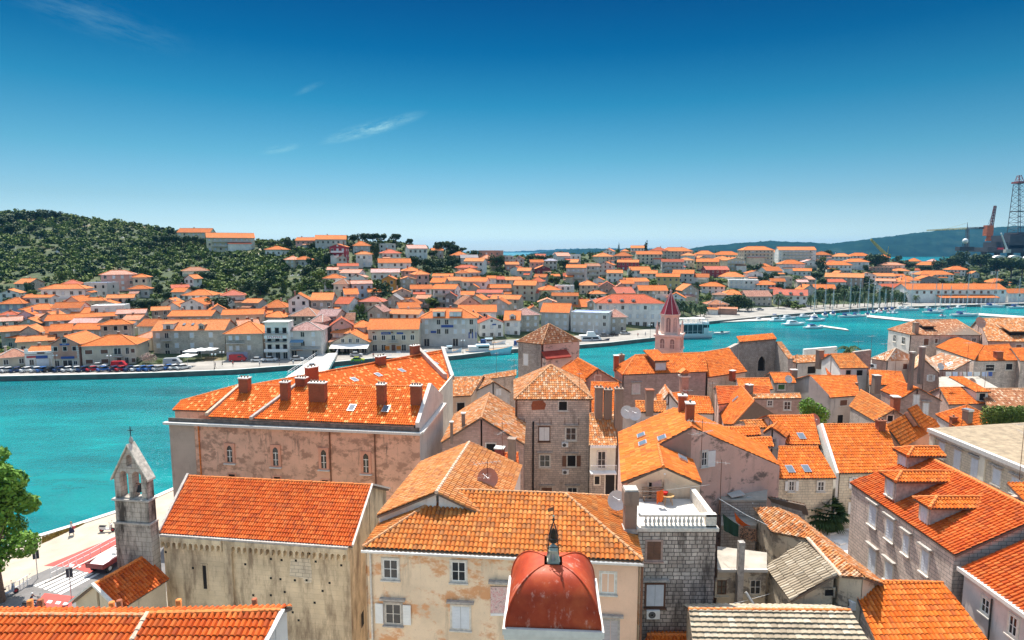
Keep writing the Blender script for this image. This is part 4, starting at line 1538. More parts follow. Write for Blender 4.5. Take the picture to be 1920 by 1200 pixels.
bo.caps+=[(af,ab_),(q_hi,top2)]
bo.finish()
gw0=PV(1236,836,q_hi,gB_)if False else None
mb=MB()
wl_=q_hi-UP*0.05
le=Vector((ab_.x,ab_.y,ab_.z))-UP*0.05
mb.prism([Vector((le.x,le.y,8)),Vector((wl_.x,wl_.y,8)),wl_,le],hT*0.2,plaster('brown_gable_plaster',(0.40,0.27,0.21),(0.15,0.1,0.08),0.4))
gb=gB_-UP*0.05
mb.prism([Vector((wl_.x,wl_.y,8)),Vector((gb.x,gb.y,8)),gb,wl_],hT*0.25,M_PINKPL)
mb.build('gable_wall',bo.root)
ww_=win_px(bo.root,wl_,gb,1315,847,1325,873,'w',off=0.02)
ex9,n9=wall_basis(wl_,gb)
mb=MB()
c=PV(1333,860,wl_,gb)+n9*0.06
mb.box(c-ex9*0.38-UP*0.75,ex9*0.8,UP*1.5,n9*0.05,M_SHUTW)
mb.build('shutter',ww_)
mb=MB()
f0,f1=Lf+exT*0.5,Rf-exT*0.15
mb.prism([Vector((f0.x,f0.y,8)),Vector((f1.x,f1.y,8)),f1-UP*0.12,af-UP*0.12,f0-UP*0.1],hT*0.2,M_PEACH)
mb.build('front_gable',bo.root)
add_window(bo.root,PV(1227,918,f0,f1)+n9*0.03,exT,nT,0.95,2.05,'h',trim=M_PEACH,sill=False,name='door')
mb=MB()
lp=PV(1245,886,f0,f1)+nT*0.2
mb.ball(lp,0.12,0.12,0.12,M_LAMPG)
mb.tube(lp,lp-nT*0.2,0.03,0.03,5,M_DARKM)
mb.build('wall_lamp',bo.root)
for u,v in((1203,818),(1206,833),(1242,823)):
 bo.skylight(u,v,0,1.15,0.8)
bo.skylight(1279,861,2,1.1,0.8)
for u,v,hh in((1293,786,1.5),(1279,770,1.5)):
 bo.chimney(u,v,0,0.75,0.75,hh,M_BRICK,1,M_WTRIM)
tb=thing('table','small round wooden table on the roof terrace','table',PV(1281,948,FL+hT*3.2,FR+hT*3.2))
tz=TZ+0.085
tp=FL+hT*4.2+exT*((PV(1281,940,FL,FR)-FL).dot(exT))
tp.z=tz
mb=MB()
MWD=plain('light_wood',(0.50,0.28,0.10),0.6,var=0.2)
mb.lathe(tp+UP*0.68,[(0.5,0),(0.5,0.05)],16,MWD)
mb.build('tabletop',tb)
WO[tb.name]=Vector(tb.location)
for k in range(4):
 a=math.pi/4+k*math.pi/2
 mb=MB()
 mb.tube(tp+V3((0.42*math.cos(a),0.42*math.sin(a),0)),tp+V3((0.33*math.cos(a),0.33*math.sin(a),0.68)),0.03,0.03,6,MWD)
 mb.build('leg',tb)
bk=tag(None or(lambda m:(m.lathe(tp+V3((-0.2,0.05,0.735)),[(0.16,0),(0.23,0.24),(0.24,0.25)],12,plain('red_plastic',(0.6,0.02,0.02),0.4)),m.build('bucket'))[1])(MB()),'red bucket standing on the terrace table','bucket')
bc_=thing('bench','long brown slatted wooden bench against the terrace wall','bench',FL+hT*4.7+exT*3.0+UP*0.085)
b0_=FL+hT*4.65+exT*((PV(1250,940,FL,FR)-FL).dot(exT)-0.7)+UP*0.085
mb=MB()
for k in range(4):
 mb.box(b0_+UP*(0.5+0.16*k)+hT*0.3,exT*1.7,hT*0.04,UP*0.1,M_WOOD)
mb.build('backrest',bc_)
mb=MB()
mb.box(b0_+UP*0.4-hT*0.15,exT*1.7,hT*0.42,UP*0.05,M_WOOD)
mb.build('seat',bc_)
for k in(0.1,1.55):
 mb=MB()
 mb.box(b0_+exT*k-hT*0.1,exT*0.06,hT*0.36,UP*0.4,M_WOOD)
 mb.build('leg',bc_)
def cloth(name,label,pts,mat,sag=0.12,group=None):
 a,b_,c_,d_=[Vector(p)for p in pts]
 nx,nz=10,6
 vs,fs=[],[]
 w=(b_-a)
 nn=Vector((w.y,-w.x,0)).normalized()
 for j in range(nz+1):
  for i in range(nx+1):
   s_,t_=i/nx,j/nz
   top=a.lerp(b_,s_)-UP*(sag*4*s_*(1-s_))
   bot=d_.lerp(c_,s_)-UP*(sag*4*s_*(1-s_))
   p=top.lerp(bot,t_)+nn*(math.sin(s_*11+0.6)*0.07*(0.3+t_))
   vs.append(p)
 m=MB()
 W1=nx+1
 for j in range(nz):
  for i in range(nx):
   fs.append((j*W1+i,j*W1+i+1,(j+1)*W1+i+1,(j+1)*W1+i))
 m.raw(vs+[v+nn*0.012 for v in vs],fs+[tuple(len(vs)+q for q in f[::-1])for f in fs],mat,True)
 o=m.build(name)
 return tag(o,label,'laundry',group)
MOR=plain('orange_cloth',(0.75,0.12,0.01),0.9,var=0.05)
yq=(FL+hT*3.6).y
cloth('towel','orange towel hanging on the line across the roof terrace',[PY(1231,921,yq),PY(1244,917,yq),PY(1244,938,yq),PY(1231,944,yq)],MOR,0.02)
def line(name,label,pts,r=0.012,mat=None,cat='cable'):
 m=MB()
 m.path([Vector(p)for p in pts],r,4,mat or M_WIRE)
 return tag(m.build(name),label,cat)
line('clothes_line','thin clothes line across the roof terrace holding the orange towel',[PY(1193,921,yq),PY(1231,921,yq),PY(1330,909,yq)],0.012,None,'clothes line')
cy=Bld('courtyard_house','low decayed house with flat concrete roof beside the dark terrace house','house',M_OLDPL,M_CONC,zg=1.6,ins=0.05)
A,B=PZ(1345,1067,11.2),PZ(1438,1067,11.2)
C_,D_=PZ(1438,1036,11.2),PZ(1345,1024,11.2)
cy.plane([A,B,C_,D_],tile=False)
cy.finish()
win_px(cy.root,*cy.wl(0,0),1344,1087,1362,1114,'w',frame=M_BFRAME,trim=M_OLDPL)
win_px(cy.root,*cy.wl(0,0),1406,1087,1426,1114,'w',frame=M_TRIM,trim=M_OLDPL)
exc_,ncy=wall_basis(*cy.wl(0,0))
mb=MB()
c=PV(1385,1067,*cy.wl(0,0))+ncy*0.3
mb.cbox(Vector((c.x,c.y,1.6)),0.45,0.45,12.0,M_TRIMD)
mb.build('chimney',cy.root)
slabbox(cy.root,'roof_edge',A,B,11.02,11.25,0.2,M_CONCW)
ry=Bld('ruined_house','crumbling grey house with rubble strewn flat roof below the peeling pink gable','house',M_GREYST,M_CONC,ins=0.05)
A,B=PZ(1352,938,13.2),PZ(1438,938,13.2)
ry.plane([A,B,PZ(1440,905,13.2),PZ(1352,905,13.2)],tile=False)
ry.finish()
for i,(u,v,rz,L,mt)in enumerate(((1368,928,0.3,1.6,M_WHITEP),(1378,922,0.9,1.5,M_CONCW),(1356,925,-0.4,1.2,M_WHITEP),(1385,931,0.2,1.4,M_CONCW))):
 p=PZ(u,v,13.25+0.05*i)
 m=MB()
 e_=V3((math.cos(rz),math.sin(rz),0.12))
 m.box(p-e_*L/2,e_*L,V3((-math.sin(rz),math.cos(rz),0.1))*0.9,UP*0.05,mt)
 tag(m.build('roof_panel'),['white sheet lying askew on the rubble roof under the pink gable','grey sheet leaning over others on the rubble roof','white sheet at the left end of the rubble roof','grey sheet flat at the front of the rubble roof'][i],'sheet')
mid=Bld('old_shed','narrow old shed wall with a dark doorway behind the hanging rugs','shed',M_GREYST,M_CONC,ins=0.05)
A,B=PZ(1352,985,11.6),PZ(1418,985,11.6)
mid.plane([A,B,PZ(1436,948,11.6),PZ(1352,940,11.6)],tile=False)
mid.finish()
def dish(u,v,y,r,label,mat=None,mast=1.2):
 p=PY(u,v,y)
 t=thing('satellite_dish',label,'satellite dish',p-UP*mast,'satellite dishes on roofs')
 mat=mat or M_DISH
 d_=V3((0.15,-0.92,0.35)).normalized()
 x_=d_.orthogonal().normalized()
 y_=d_.cross(x_)
 vs,fs=[],[]
 nr,na=4,16
 for i in range(nr+1):
  rr_=r*i/nr
  for k in range(na):
   a=2*math.pi*k/na
   vs.append(p+x_*math.cos(a)*rr_+y_*math.sin(a)*rr_+d_*(0.22*rr_*rr_/r))
 for i in range(nr):
  for k in range(na):
   fs.append((i*na+k,i*na+(k+1)%na,(i+1)*na+(k+1)%na,(i+1)*na+k))
 m=MB()
 m.raw(vs+[q-d_*0.02 for q in vs],fs+[tuple(len(vs)+q for q in f[::-1])for f in fs],mat,True)
 m.build('reflector',t)
 m=MB()
 m.tube(p-d_*0.04,p-d_*0.04-UP*mast,0.03,0.03,6,M_METAL)
 m.build('mast',t)
 m=MB()
 m.tube(p-y_*r*0.9,p+d_*r*0.9,0.015,0.015,5,M_METAL)
 m.cbox(p+d_*r*0.9-UP*0.05,0.1,0.1,0.12,M_WHITEP)
 m.build('receiver_arm',t)
 return t
def aerial(u,v0,v1,y,label,n=6,L=1.5,rz=0.5,arms=1):
 a,b_=PY(u,v0,y),PY(u,v1,y)
 t=thing('tv_aerial',label,'aerial',(b_.x,b_.y,b_.z),'television aerials')
 m=MB()
 m.tube(Vector((b_.x,b_.y,b_.z)),Vector((b_.x,b_.y,a.z)),0.03,0.025,6,M_RUST)
 m.build('mast',t)
 for q in range(arms):
  m=MB()
  c=Vector((b_.x,b_.y,a.z-0.25-0.9*q))
  e_=V3((math.cos(rz+q),math.sin(rz+q),0))
  f_=V3((-e_.y,e_.x,0))
  m.tube(c-e_*L/2,c+e_*L/2,0.018,0.018,5,M_WIRE)
  for i in range(n):
   o=c-e_*L/2+e_*L*(i+0.5)/n
   hw=0.5-0.035*i
   m.tube(o-f_*hw,o+f_*hw,0.010,0.010,4,M_WIRE)
  m.build('antenna',t)
 return t
ya=(A+B).y/2-1.5
MGR=plain('dark_green_cloth',(0.015,0.05,0.03),0.9)
mck,ntc,bck=new_mat('checked_rug')
chk=nd(ntc,'ShaderNodeTexChecker')
chk.inputs['Scale'].default_value=5.0
chk.inputs['Color1'].default_value=(0.05,0.03,0.025,1)
chk.inputs['Color2'].default_value=(0.30,0.16,0.10,1)
ntc.links.new(uvn(ntc),chk.inputs['Vector'])
ntc.links.new(chk.outputs['Color'],bck.inputs['Base Color'])
cloth('blanket','dark green blanket hanging in the courtyard beside the terrace house',[PY(1355,963,ya),PY(1385,984,ya),PY(1385,1008,ya),PY(1357,994,ya)],MGR,0.05,'laundry hanging in the courtyard')
cloth('rug','brown checked rug hanging right of the green blanket',[PY(1387,984,ya),PY(1420,993,ya),PY(1420,1016,ya),PY(1387,1008,ya)],mck,0.05,'laundry hanging in the courtyard')
cloth('blanket','orange blanket sagging on a line above the checked rug',[PY(1377,960,ya+1),PY(1408,986,ya+1),PY(1400,986,ya+1),PY(1379,976,ya+1)],MOR,0.2,'laundry hanging in the courtyard')
dish(1405,943,PZ(1405,960,11.6).y-0.5,0.62,'large pale satellite dish above the crumbling courtyard roof')
dish(1156,938,44.5,0.75,'large white satellite dish beside the terrace chimney',None,1.0)
og=Bld('old_long_house','long ruinous house with faded broken orange tiles running down the lane','house',M_OLDPL,T_OLD,tw=0.28,cap=M_CAPOLD)
pk=pl3(PZ(1456,952,13.4),PZ(1622,1084,13.4),PZ(1447,998,12.3))
q={k:PP(*k,pk)for k in((1412,952),(1447,998),(1515,1011),(1577,1081),(1622,1084),(1506,981),(1456,952))}
er_=q[(1622,1084)]-q[(1456,952)]
og.plane([q[(1412,952)],q[(1447,998)],q[(1515,1011)],q[(1506,981)],q[(1456,952)]],e=er_)
og.plane([q[(1515,1011)].copy(),q[(1577,1081)],q[(1622,1084)],q[(1506,981)].copy()],e=er_)
bk_=V3((2.6,1.6,-1.5))
og.plane([q[(1622,1084)]+bk_,q[(1456,952)]+bk_,q[(1456,952)].copy(),q[(1622,1084)].copy()])
og.caps.append((q[(1515,1011)]+UP*0.05,q[(1577,1081)]+UP*0.05,M_MORTAR))
og.finish()
gl=Bld('stone_tiled_house','decayed house with ribbed grey stone tile roof leaning on the old long house','house',M_OLDPL,T_GREY,tw=0.30,cl=0.7,cap=M_TRIMD,amp=0.09)
pk=pl3(PZ(1515,1011,12.9),PZ(1571,1077,12.9),PZ(1436,1064,10.9))
gl.plane([PP(1436,1064,pk),PP(1482,1127,pk),PP(1571,1077,pk),PP(1515,1011,pk)])
gl.finish()
g0,g1=gl.wl(0,1)
win_px(gl.root,g0,Vector((g1.x,g1.y,g0.z)),1546,1105,1562,1117,'h',trim=M_OLDPL,sill=False)
up=Bld('old_roof_house','little house with faded orange tiles left of the palm in the square','house',M_GREYST,T_PALE,tw=0.28,cap=M_CAPOLD)
up.plane([PZ(1456,951,11.6),PZ(1516,965,11.6),PZ(1510,946,12.6),PZ(1440,931,12.6)])
up.finish()
bs=Bld('stone_tiled_house','low house with pale limestone slab roof and orange ridge at the bottom edge','house',M_OLDPL,T_GREY,tw=0.45,cl=0.36,amp=0.03)
bs.lift=0.11
A,B=PZ(1300,1216,10.8),PZ(1640,1222,10.8)
pl=plpitch(A,B,26)
rl_,rr_=PP(1291,1143,pl),PP(1594,1145,pl)
bs.plane([A,B,rr_,rl_])
bs.plane(back_of([A,B,rr_,rl_]))
bs.caps.append((rl_,rr_))
bs.finish()
b2=Bld('low_house','tiny orange ridge of a low roof at the bottom beside the terrace house','house',M_OLDPL,T_BRIGHT)
A,B=PZ(1200,1222,8.0),PZ(1298,1222,8.0)
pl=plpitch(A,B,24)
rl_,rr_=PP(1214,1190,pl),PP(1300,1191,pl)
gable_x(b2,[A,B,rr_,rl_])
b2.finish()
lo=Bld('low_orange_house','low house with glossy orange barrel tile roof in the lower right corner','house',M_RIGHTST,T_BRIGHT,tw=0.30,cl=0.42,amp=0.085)
rl_,rr_=PZ(1593,1089,12.2),PZ(1768,1093,12.2)
pk=pl3(rl_,rr_,(rl_+rr_)/2+V3((0,-3,-1.3)))
lo.plane([PP(1650,1226,pk),PP(1868,1222,pk),rr_,rl_])
lo.caps.append((rl_,rr_))
lo.finish()
ac_unit(PZ(1600,1131,11.0),V3((0,-1,0)),V3((-1,0,0)),'white air conditioner on the left side wall of the low orange house')
dh=Bld('dormer_house','tall stone house with three tiled dormers and pale shutters at the right edge','house',M_RIGHTST,T_RED,tw=0.30,cl=0.44,amp=0.08)
E1,E0=PZ(1608,905,14.0),PZ(1771,1042,14.0)
xw=(E1.x+E0.x)/2
E1.x=E0.x=xw
pk=pl3(E1,E0,(E1+E0)/2+V3((3,0,1.45)))
K1,K0=PP(1733,848,pk),PP(1920,950,pk)
rr1=PP(1782,878,pk)
zrd=rr1.z
rx=rr1.x
K0=V3((rx,E0.y,zrd))
K1=V3((rx,E1.y-1.0,zrd))
dh.plane([E1,E0,K0,K1],e=(0,1))
dh.plane([V3((2*rx-xw,E0.y,14.0)),V3((2*rx-xw,E1.y,14.0)),K1.copy(),K0.copy()])
dh.caps.append((K1,K0))
dh.finish()
dw=dh.wl(0,0)
exD,nD=wall_basis(*dw)
for(u0,v0,u1,v1,st,hd)in((1630,948,1643,985,'s',True),(1662,975,1675,1012,'s',True),(1694,1003,1704,1038,'s',True),(1728,1033,1741,1074,'s',True),(1629,1030,1642,1072,'s',True),(1660,1056,1674,1090,'s',True)):
 win_px(dh.root,dw[0],dw[1],u0,v0,u1,v1,st,shut=M_SHUT,hood=hd)
def dormer(b,k,fr_y0,fr_y1,xf,zt,depth,roofm,rise=0.5,wall=None,oh=0.35):
 m=MB()
 z0=13.2
 m.box(V3((xf,fr_y0,z0)),V3((0,fr_y1-fr_y0,0)),V3((depth,0,0)),UP*(zt-z0),wall or M_TRIMD)
 d_=m.build('dormer',b.root)
 m=MB()
 yc=(fr_y0+fr_y1)/2
 a0,a1=V3((xf-oh,fr_y0-oh,zt)),V3((xf-oh,fr_y1+oh,zt))
 rf_,rb_=V3((xf+0.9,yc,zt+rise)),V3((xf+depth+1.0,yc,zt+rise))
 c0,c1=V3((xf+depth+1.0,fr_y0-oh,zt)),V3((xf+depth+1.0,fr_y1+oh,zt))
 tile_plane(m,[a0,c0,rb_,rf_],V3((1,0,0)),roofm,0.28,0.42,0.08)
 tile_plane(m,[c1,a1,rf_,rb_],V3((1,0,0)),roofm,0.28,0.42,0.08)
 tile_plane(m,[a1,a0,rf_],V3((0,1,0)),roofm,0.28,0.42,0.08)
 for p,q in((rf_,rb_),(a0,rf_),(a1,rf_)):
  ridge_caps(m,p+UP*0.05,q+UP*0.05)
 m.build('roof',d_)
 W=add_window(b.root,V3((xf-0.01,yc,zt-0.95)),V3((0,-1,0)),V3((-1,0,0)),(fr_y1-fr_y0)*0.55,1.25,'s',shut=M_SHUT,trim=M_TRIM)
pkx=vplane(V3((xw+0.75,0,0)),V3((xw+0.75,1,0)))
for(u0,v0,u1,v1,dp)in((1660,892,1682,898,4.3),(1724,940,1746,948,4.6),):
 a_,b_=PP(u0,v0,pkx),PP(u1,v1,pkx)
 dormer(dh,0,b_.y,a_.y,xw+0.75,(a_.z+b_.z)/2,dp,T_BRIGHT)
a_=PZ(1700,858,16.4)
mb=MB()
dormer(dh,0,E1.y-1.9,E1.y-0.3,xw+4.2,zrd+0.3,2.2,T_BRIGHT)
mb=MB()
c=PZ(1858,922,zrd+0.2)
tile_plane(mb,[V3((rx+0.6,c.y-1.6,zrd-0.1)),V3((rx+5.6,c.y-1.6,zrd-0.1)),V3((rx+5.6,c.y+0.4,zrd+0.75)),V3((rx+0.6,c.y+0.4,zrd+0.75))],V3((1,0,0)),T_BRIGHT,0.28,0.42,0.08)
mb.box(V3((rx+0.9,c.y-1.3,zrd-1.5)),V3((4.5,0,0)),V3((0,1.6,0)),UP*1.3,M_PINKPL)
mb.build('rear_dormer',dh.root)
fh=Bld('whitewashed_house','pink white plastered house with orange roof and white coping in the lower right corner','house',plaster('pinkish_white_plaster',(0.68,0.58,0.54),(0.2,0.16,0.15),0.5),T_RED,tw=0.30,cl=0.44,amp=0.085)
G1=PZ(1800,1058,13.2)
G0=PZ(1920,1160,13.2)
G1.x=G0.x=xw+0.25
G1.y=E0.y-0.25
G0.y-=6
pk2=pl3(G1,G0,(G1+G0)/2+V3((3,0,1.45)))
fh.plane([G1,G0,G0+V3((7,0,3.38)),G1+V3((7,0,3.38))])
fh.plane([G0+V3((14,0,0)),G1+V3((14,0,0)),G1+V3((7,0,3.38)),G0+V3((7,0,3.38))])
fh.caps.append((G1+V3((7,0,3.38)),G0+V3((7,0,3.38))))
fh.finish()
fw=fh.wl(0,0)
mb=MB()
mb.box(V3((xw-0.02,G0.y,13.05)),V3((0.42,0,0)),V3((0,G1.y-G0.y,0)),UP*0.26,M_WTRIM)
mb.build('coping',fh.root)
win_px(fh.root,fw[0],fw[1],1841,1122,1856,1150,'w')
win_px(fh.root,fw[0],fw[1],1892,1155,1908,1192,'w')
mb=MB()
c=PV(1861,1140,*fw)
mb.tube(V3((fw[0].x-0.1,c.y,5)),V3((fw[0].x-0.1,c.y,12.6)),0.06,0.06,6,M_DARKM)
mb.build('downpipe',fh.root)
def HX(name,label,wall,roof,a,b,c,d,ze,pitch=24,tw=0.34,cl=0.46,wins=(),chim=(),sky=(),back=True,cap=M_CAP,cat='house',amp=0.065):
 b_=Bld(name,label,cat,wall,roof,tw=tw,cl=cl,cap=cap,amp=amp)
 p=slope(a,b,ze,pitch,c,d)
 gable_x(b_,p,back)
 b_.finish()
 w=b_.wl(0,0)
 for q in wins:
  win_px(b_.root,w[0],w[1],*q[:4],q[4]if len(q)>4 else 'w',**(q[5]if len(q)>5 else{}))
 for q in chim:
  b_.chimney(q[0],q[1],0,*q[2:])
 for q in sky:
  b_.skylight(q[0],q[1],0)
 return b_
def GY(name,label,wall,roof,l,r,af,ab,ze,tw=0.34,cl=0.46,wins=(),chim=(),cap=M_CAP,amp=0.065):
 b_=Bld(name,label,'house',wall,roof,tw=tw,cl=cl,cap=cap,amp=amp)
 Lf,Rf=PZ(*l,ze),PZ(*r,ze)
 Af=PV(*af,Lf,Rf)
 Ab=PZ(*ab,Af.z)
 gable_y(b_,Lf,Rf,Af,Ab)
 b_.finish()
 w=(b_.wl(0,1)[0],b_.wl(1,0)[0])
 for q in wins:
  win_px(b_.root,w[0],w[1],*q[:4],q[4]if len(q)>4 else 'w',**(q[5]if len(q)>5 else{}))
 for q in chim:
  b_.chimney(q[0],q[1],q[2],*q[3:])
 return b_
def POLY(name,label,wall,roof,planes,pitch_z,tw=0.34,cap=M_CAP,caps=()):
 b_=Bld(name,label,'house',wall,roof,tw=tw,cl=0.46,cap=cap)
 for ref,poly in planes:
  pk=pl3(*[PZ(*r)for r in ref])
  b_.plane([PP(*q,pk)for q in poly])
 for(u0,v0,z0,u1,v1,z1)in caps:
  b_.caps.append((PZ(u0,v0,z0),PZ(u1,v1,z1)))
 b_.finish()
 return b_
M_DKCHIM=plaster('sooty_render',(0.22,0.17,0.14),(0.05,0.04,0.04),0.8)
S_=dict(shut=M_SHUTB)
bh2=Bld('brown_roofed_house','big stone house with mottled brown hipped roof on the shore at right','house',M_TOWER,T_BROWN,tw=0.36,cl=0.5,cap=M_CAPOLD)
Lc,Fc,Rc=PZ(1664,618,15.2),PZ(1707,628,15.2),PZ(1840,628,15.2)
Bc=Lc+Rc-Fc
r1=PZ(1719,600,17.9)
r2=PZ(1793,599,17.9)
bh2.plane([Fc,Rc,r2,r1])
bh2.plane([Lc,Fc,r1],wmat={0:M_GREYPL})
bh2.plane([Rc,Bc,r2])
bh2.plane([Bc,Lc,r1,r2])
bh2.caps+=[(r1,r2),(Fc+UP*0.05,r1),(Lc+UP*0.05,r1),(Rc+UP*0.05,r2)]
bh2.finish()
w=bh2.wl(0,0)
for q in((1732,635,1741,647,'s',S_),(1753,635,1758,643,'s',S_),(1822,634,1830,641,'w',{}),(1800,634,1808,641,'w',{})):
 win_px(bh2.root,w[0],w[1],*q[:5],**q[5])
w=bh2.wl(1,0)
for q in((1675,628,1680,640),(1691,632,1697,645)):
 win_px(bh2.root,w[0],w[1],*q,'w')
bh2.chimney(1716,625,0,1.0,1.0,2.6,M_CHIM,0,M_CHIM)
mb=MB()
pk=plane_of(bh2.planes[0][0])
p=PP(1737,616,pk)
tile_plane(mb,[p+V3((-1.6,-1.2,0.7)),p+V3((1.6,-1.2,0.7)),p+V3((1.6,2.2,1.9)),p+V3((-1.6,2.2,1.9))],V3((1,0,0)),T_BROWN,0.36)
mb.box(p+V3((-1.3,-0.8,-0.6)),V3((2.6,0,0)),V3((0,1.8,0)),UP*1.3,M_BLACK)
mb.build('dormer',bh2.root)
fr_=HX('mossy_roofed_house','house with yellow mottled tile roof and long dormer at the far right shore',M_PINKST,T_OLD,(1852,640),(1935,641),(1935,596),(1834,597),14.5,24,wins=((1905,646,1915,656,'s',S_),),cap=M_CAPOLD)
mb=MB()
p=PP(1905,625,plane_of(fr_.planes[0][0]))
tile_plane(mb,[p+V3((-2.6,-1.4,0.6)),p+V3((2.6,-1.4,0.6)),p+V3((2.6,2.6,1.9)),p+V3((-2.6,2.6,1.9))],V3((1,0,0)),T_OLD,0.36)
mb.box(p+V3((-2.2,-0.9,-0.6)),V3((4.4,0,0)),V3((0,1.8,0)),UP*1.2,M_BLACK)
mb.build('dormer',fr_.root)
dish(1837,605,138,1.3,'big brown satellite dish on the shore between the brown and the mossy roof',M_DISHT,2.0)
c1_=POLY('orange_roofed_house','broad smooth orange roof in front of the brown hipped house',M_TOWER,T_BRIGHT,[(((1791,631,14.6),(1845,648,14.6),(1760,652,13.0)),[(1754,651),(1827,676),(1845,648),(1791,631)])],0)
c2_=HX('orange_roofed_house','long orange roof above dark open loggia at the right edge behind laundry',M_TOWER,T_BRIGHT,(1826,677),(1914,676),(1892,646),(1846,648),12.6,24,wins=((1848,684,1864,695,'h'),(1886,682,1898,693,'h')),chim=((1871,672,1.4,1.0,1.4,M_BRICK,0,M_BRICK),))
c3_=HX('orange_roofed_house','small orange roof cut by the right edge of the picture',M_TOWER,T_BRIGHT,(1913,677),(1950,676),(1950,652),(1895,653),12.8,22)
d_=POLY('faded_roofed_house','faded pink tiled roof with a little skylight left of the laundry line',M_PINKST,T_PALE,[(((1765,662,13.6),(1822,676,13.2),(1789,694,11.2)),[(1732,676),(1760,694),(1789,694),(1822,676),(1765,662)])],0,cap=M_CAPOLD)
d_.skylight(1780,683,0)
dish(1763,687,100,0.6,'small grey satellite dish on the faded pink roof')
eh=Bld('faded_hipped_house','house with faded whitish hipped roof and dark stained walls near the shore','house',M_GREYPL,T_PALE,tw=0.36,cap=M_MORTAR)
Lc,Fc,Rc=PZ(1632,673,12.6),PZ(1663,677,12.6),PZ(1724,675,12.6)
Bc=Lc+Rc-Fc
apx=(Lc+Rc)/2
apx.z=PY(1673,653,apx.y).z
for i_,(a,b)in enumerate(((Fc,Rc),(Lc,Fc),(Rc,Bc),(Bc,Lc))):
 eh.plane([a,b,apx],wmat={0:M_PINKST}if i_==1 else None)
 eh.caps.append((a+UP*0.05,apx))
eh.finish()
w=eh.wl(1,0)
e_,n_=wall_basis(*w)
ac_unit(PV(1638,686,*w),e_,n_,'white air conditioner on the pink wall under the faded whitish roof',1.3,0.9)
win_px(eh.root,*eh.wl(0,0),1693,682,1701,692,'s',shut=M_SHUTB)
fg=GY('rubble_gable_house','rubble stone gable house with white shuttered window beside a stained chimney wall',M_PINKST,T_PALE,(1709,697),(1760,699),(1734,675),(1729,660),11.8,wins=((1742,703,1748,714,'o',dict(shut=M_SHUTW)),),cap=M_CAPOLD)
for u,v0,v1,yy_,w_ in((1706,662,730,96,0.55),(1727,652,690,112,0.7)):
 t_=PY(u,v1,yy_)
 tp_=PY(u,v0,yy_)
 o=MB()
 o.cbox(V3((t_.x,t_.y,t_.z-3)),w_,w_,tp_.z-t_.z+3,M_DKCHIM,0.2)
 o.cbox(V3((t_.x,t_.y,tp_.z)),w_+0.25,w_+0.25,0.25,M_TRIMD,0.2)
 tag(o.build('chimney_stack'),'tall stained chimney stack in front of the brown hipped house'if u==1727 else 'tall dark chimney stack left of the rubble gable house','chimney')
g1_=HX('old_house','old house with short mottled roof and dark window left of the red roof strip',M_GREYPL,T_OLD,(1494,681),(1533,679),(1532,666),(1492,667),12.6,22,wins=((1514,687,1529,700,'h'),),chim=((1536,686,1.2,1.0,3.2,M_CHIM,0,M_CHIM),),cap=M_CAPOLD)
g0_=HX('pink_house','narrow pink house left of the old house with a dark window',M_PINKPL,T_OLD,(1476,676),(1494,681),(1497,668),(1487,668),12.4,18)
g2_=POLY('red_roofed_house','narrow vivid red roof strip beside the orange attic house',M_WHITE,T_RED,[(((1542,664,14.2),(1556,664,14.2),(1575,702,11.6)),[(1551,703),(1576,702),(1557,664),(1541,664)])],0)
g3_=HX('attic_house','orange roofed attic house with two dark windows above the big faded roof',M_WHITE,T_HOUSE,(1575,691),(1629,690),(1602,663),(1557,664),13.6,24,wins=((1586,694,1595,703,'h'),(1606,694,1617,704,'h')))
h_=HX('orange_shed_house','tall grey house with big lichen spotted orange roof facing the viewer',M_GREYPL,T_BRIGHT,(1557,746),(1612,742),(1606,705),(1517,704),11.8,20,wins=((1575,750,1588,760,'s',S_),(1570,778,1580,796,'h')),amp=0.05,chim=((1606,722,0.3,0.3,0.3,M_CHIM,0,M_CHIM),))
mb=MB()
gA_=PZ(1557,747,11.6)
mb.prism([V3((gA_.x,gA_.y,1.6)),V3((gA_.x,gA_.y,11.6)),PZ(1518,706,15.2),V3((PZ(1518,706,15.2).x,PZ(1518,706,15.2).y,1.6))],V3((0.3,0,0)),M_GREYPL)
mb.build('side_wall',h_.root)
i_=Bld('brown_orange_house','house with dark streaked orange roof and a rubble gable in the middle of the lane','house',M_GREYST,T_HOUSE,tw=0.34)
pk=pl3(PZ(1614,731,13.4),PZ(1677,768,13.4),PZ(1592,762,11.4))
P4=[PP(1592,762,pk),PP(1640,790,pk),PP(1677,768,pk),PP(1614,731,pk)]
i_.plane(P4)
i_.plane(back_of(P4),wmat={1:M_PINKST})
i_.caps.append((P4[2],P4[3]))
i_.finish()
i_.chimney(1678,762,0,1.1,0.9,1.4,M_BRICK,0)
w=(i_.wl(0,1)[0],i_.wl(1,0)[0])
win_px(i_.root,w[0],w[1],1664,779,1674,790,'h')
k_=Bld('gable_house','pink rubble gable house with shutters and orange roof right of the streaked roof','house',M_PINKST,T_BRIGHT,tw=0.34)
Lf,Rf=PZ(1688,748,12.4),PZ(1767,752,12.4)
Af=PV(1722,728,Lf,Rf)
Ab=PZ(1682,713,Af.z)
gable_y(k_,Lf,Rf,Af,Ab)
k_.finish()
w=(k_.wl(0,1)[0],k_.wl(1,0)[0])
win_px(k_.root,*w,1713,741,1723,758,'s',shut=M_SHUTW)
win_px(k_.root,*w,1731,756,1740,778,'s',shut=M_SHUTW,hood=True)
k2=HX('orange_roofed_house','low orange roof between the attic house and the rubble gable house',M_GREYST,T_BRIGHT,(1630,722),(1700,722),(1690,697),(1629,694),11.6,20,chim=((1642,731,1.1,1.1,2.6,M_CHIM,0,M_TRIMD),))
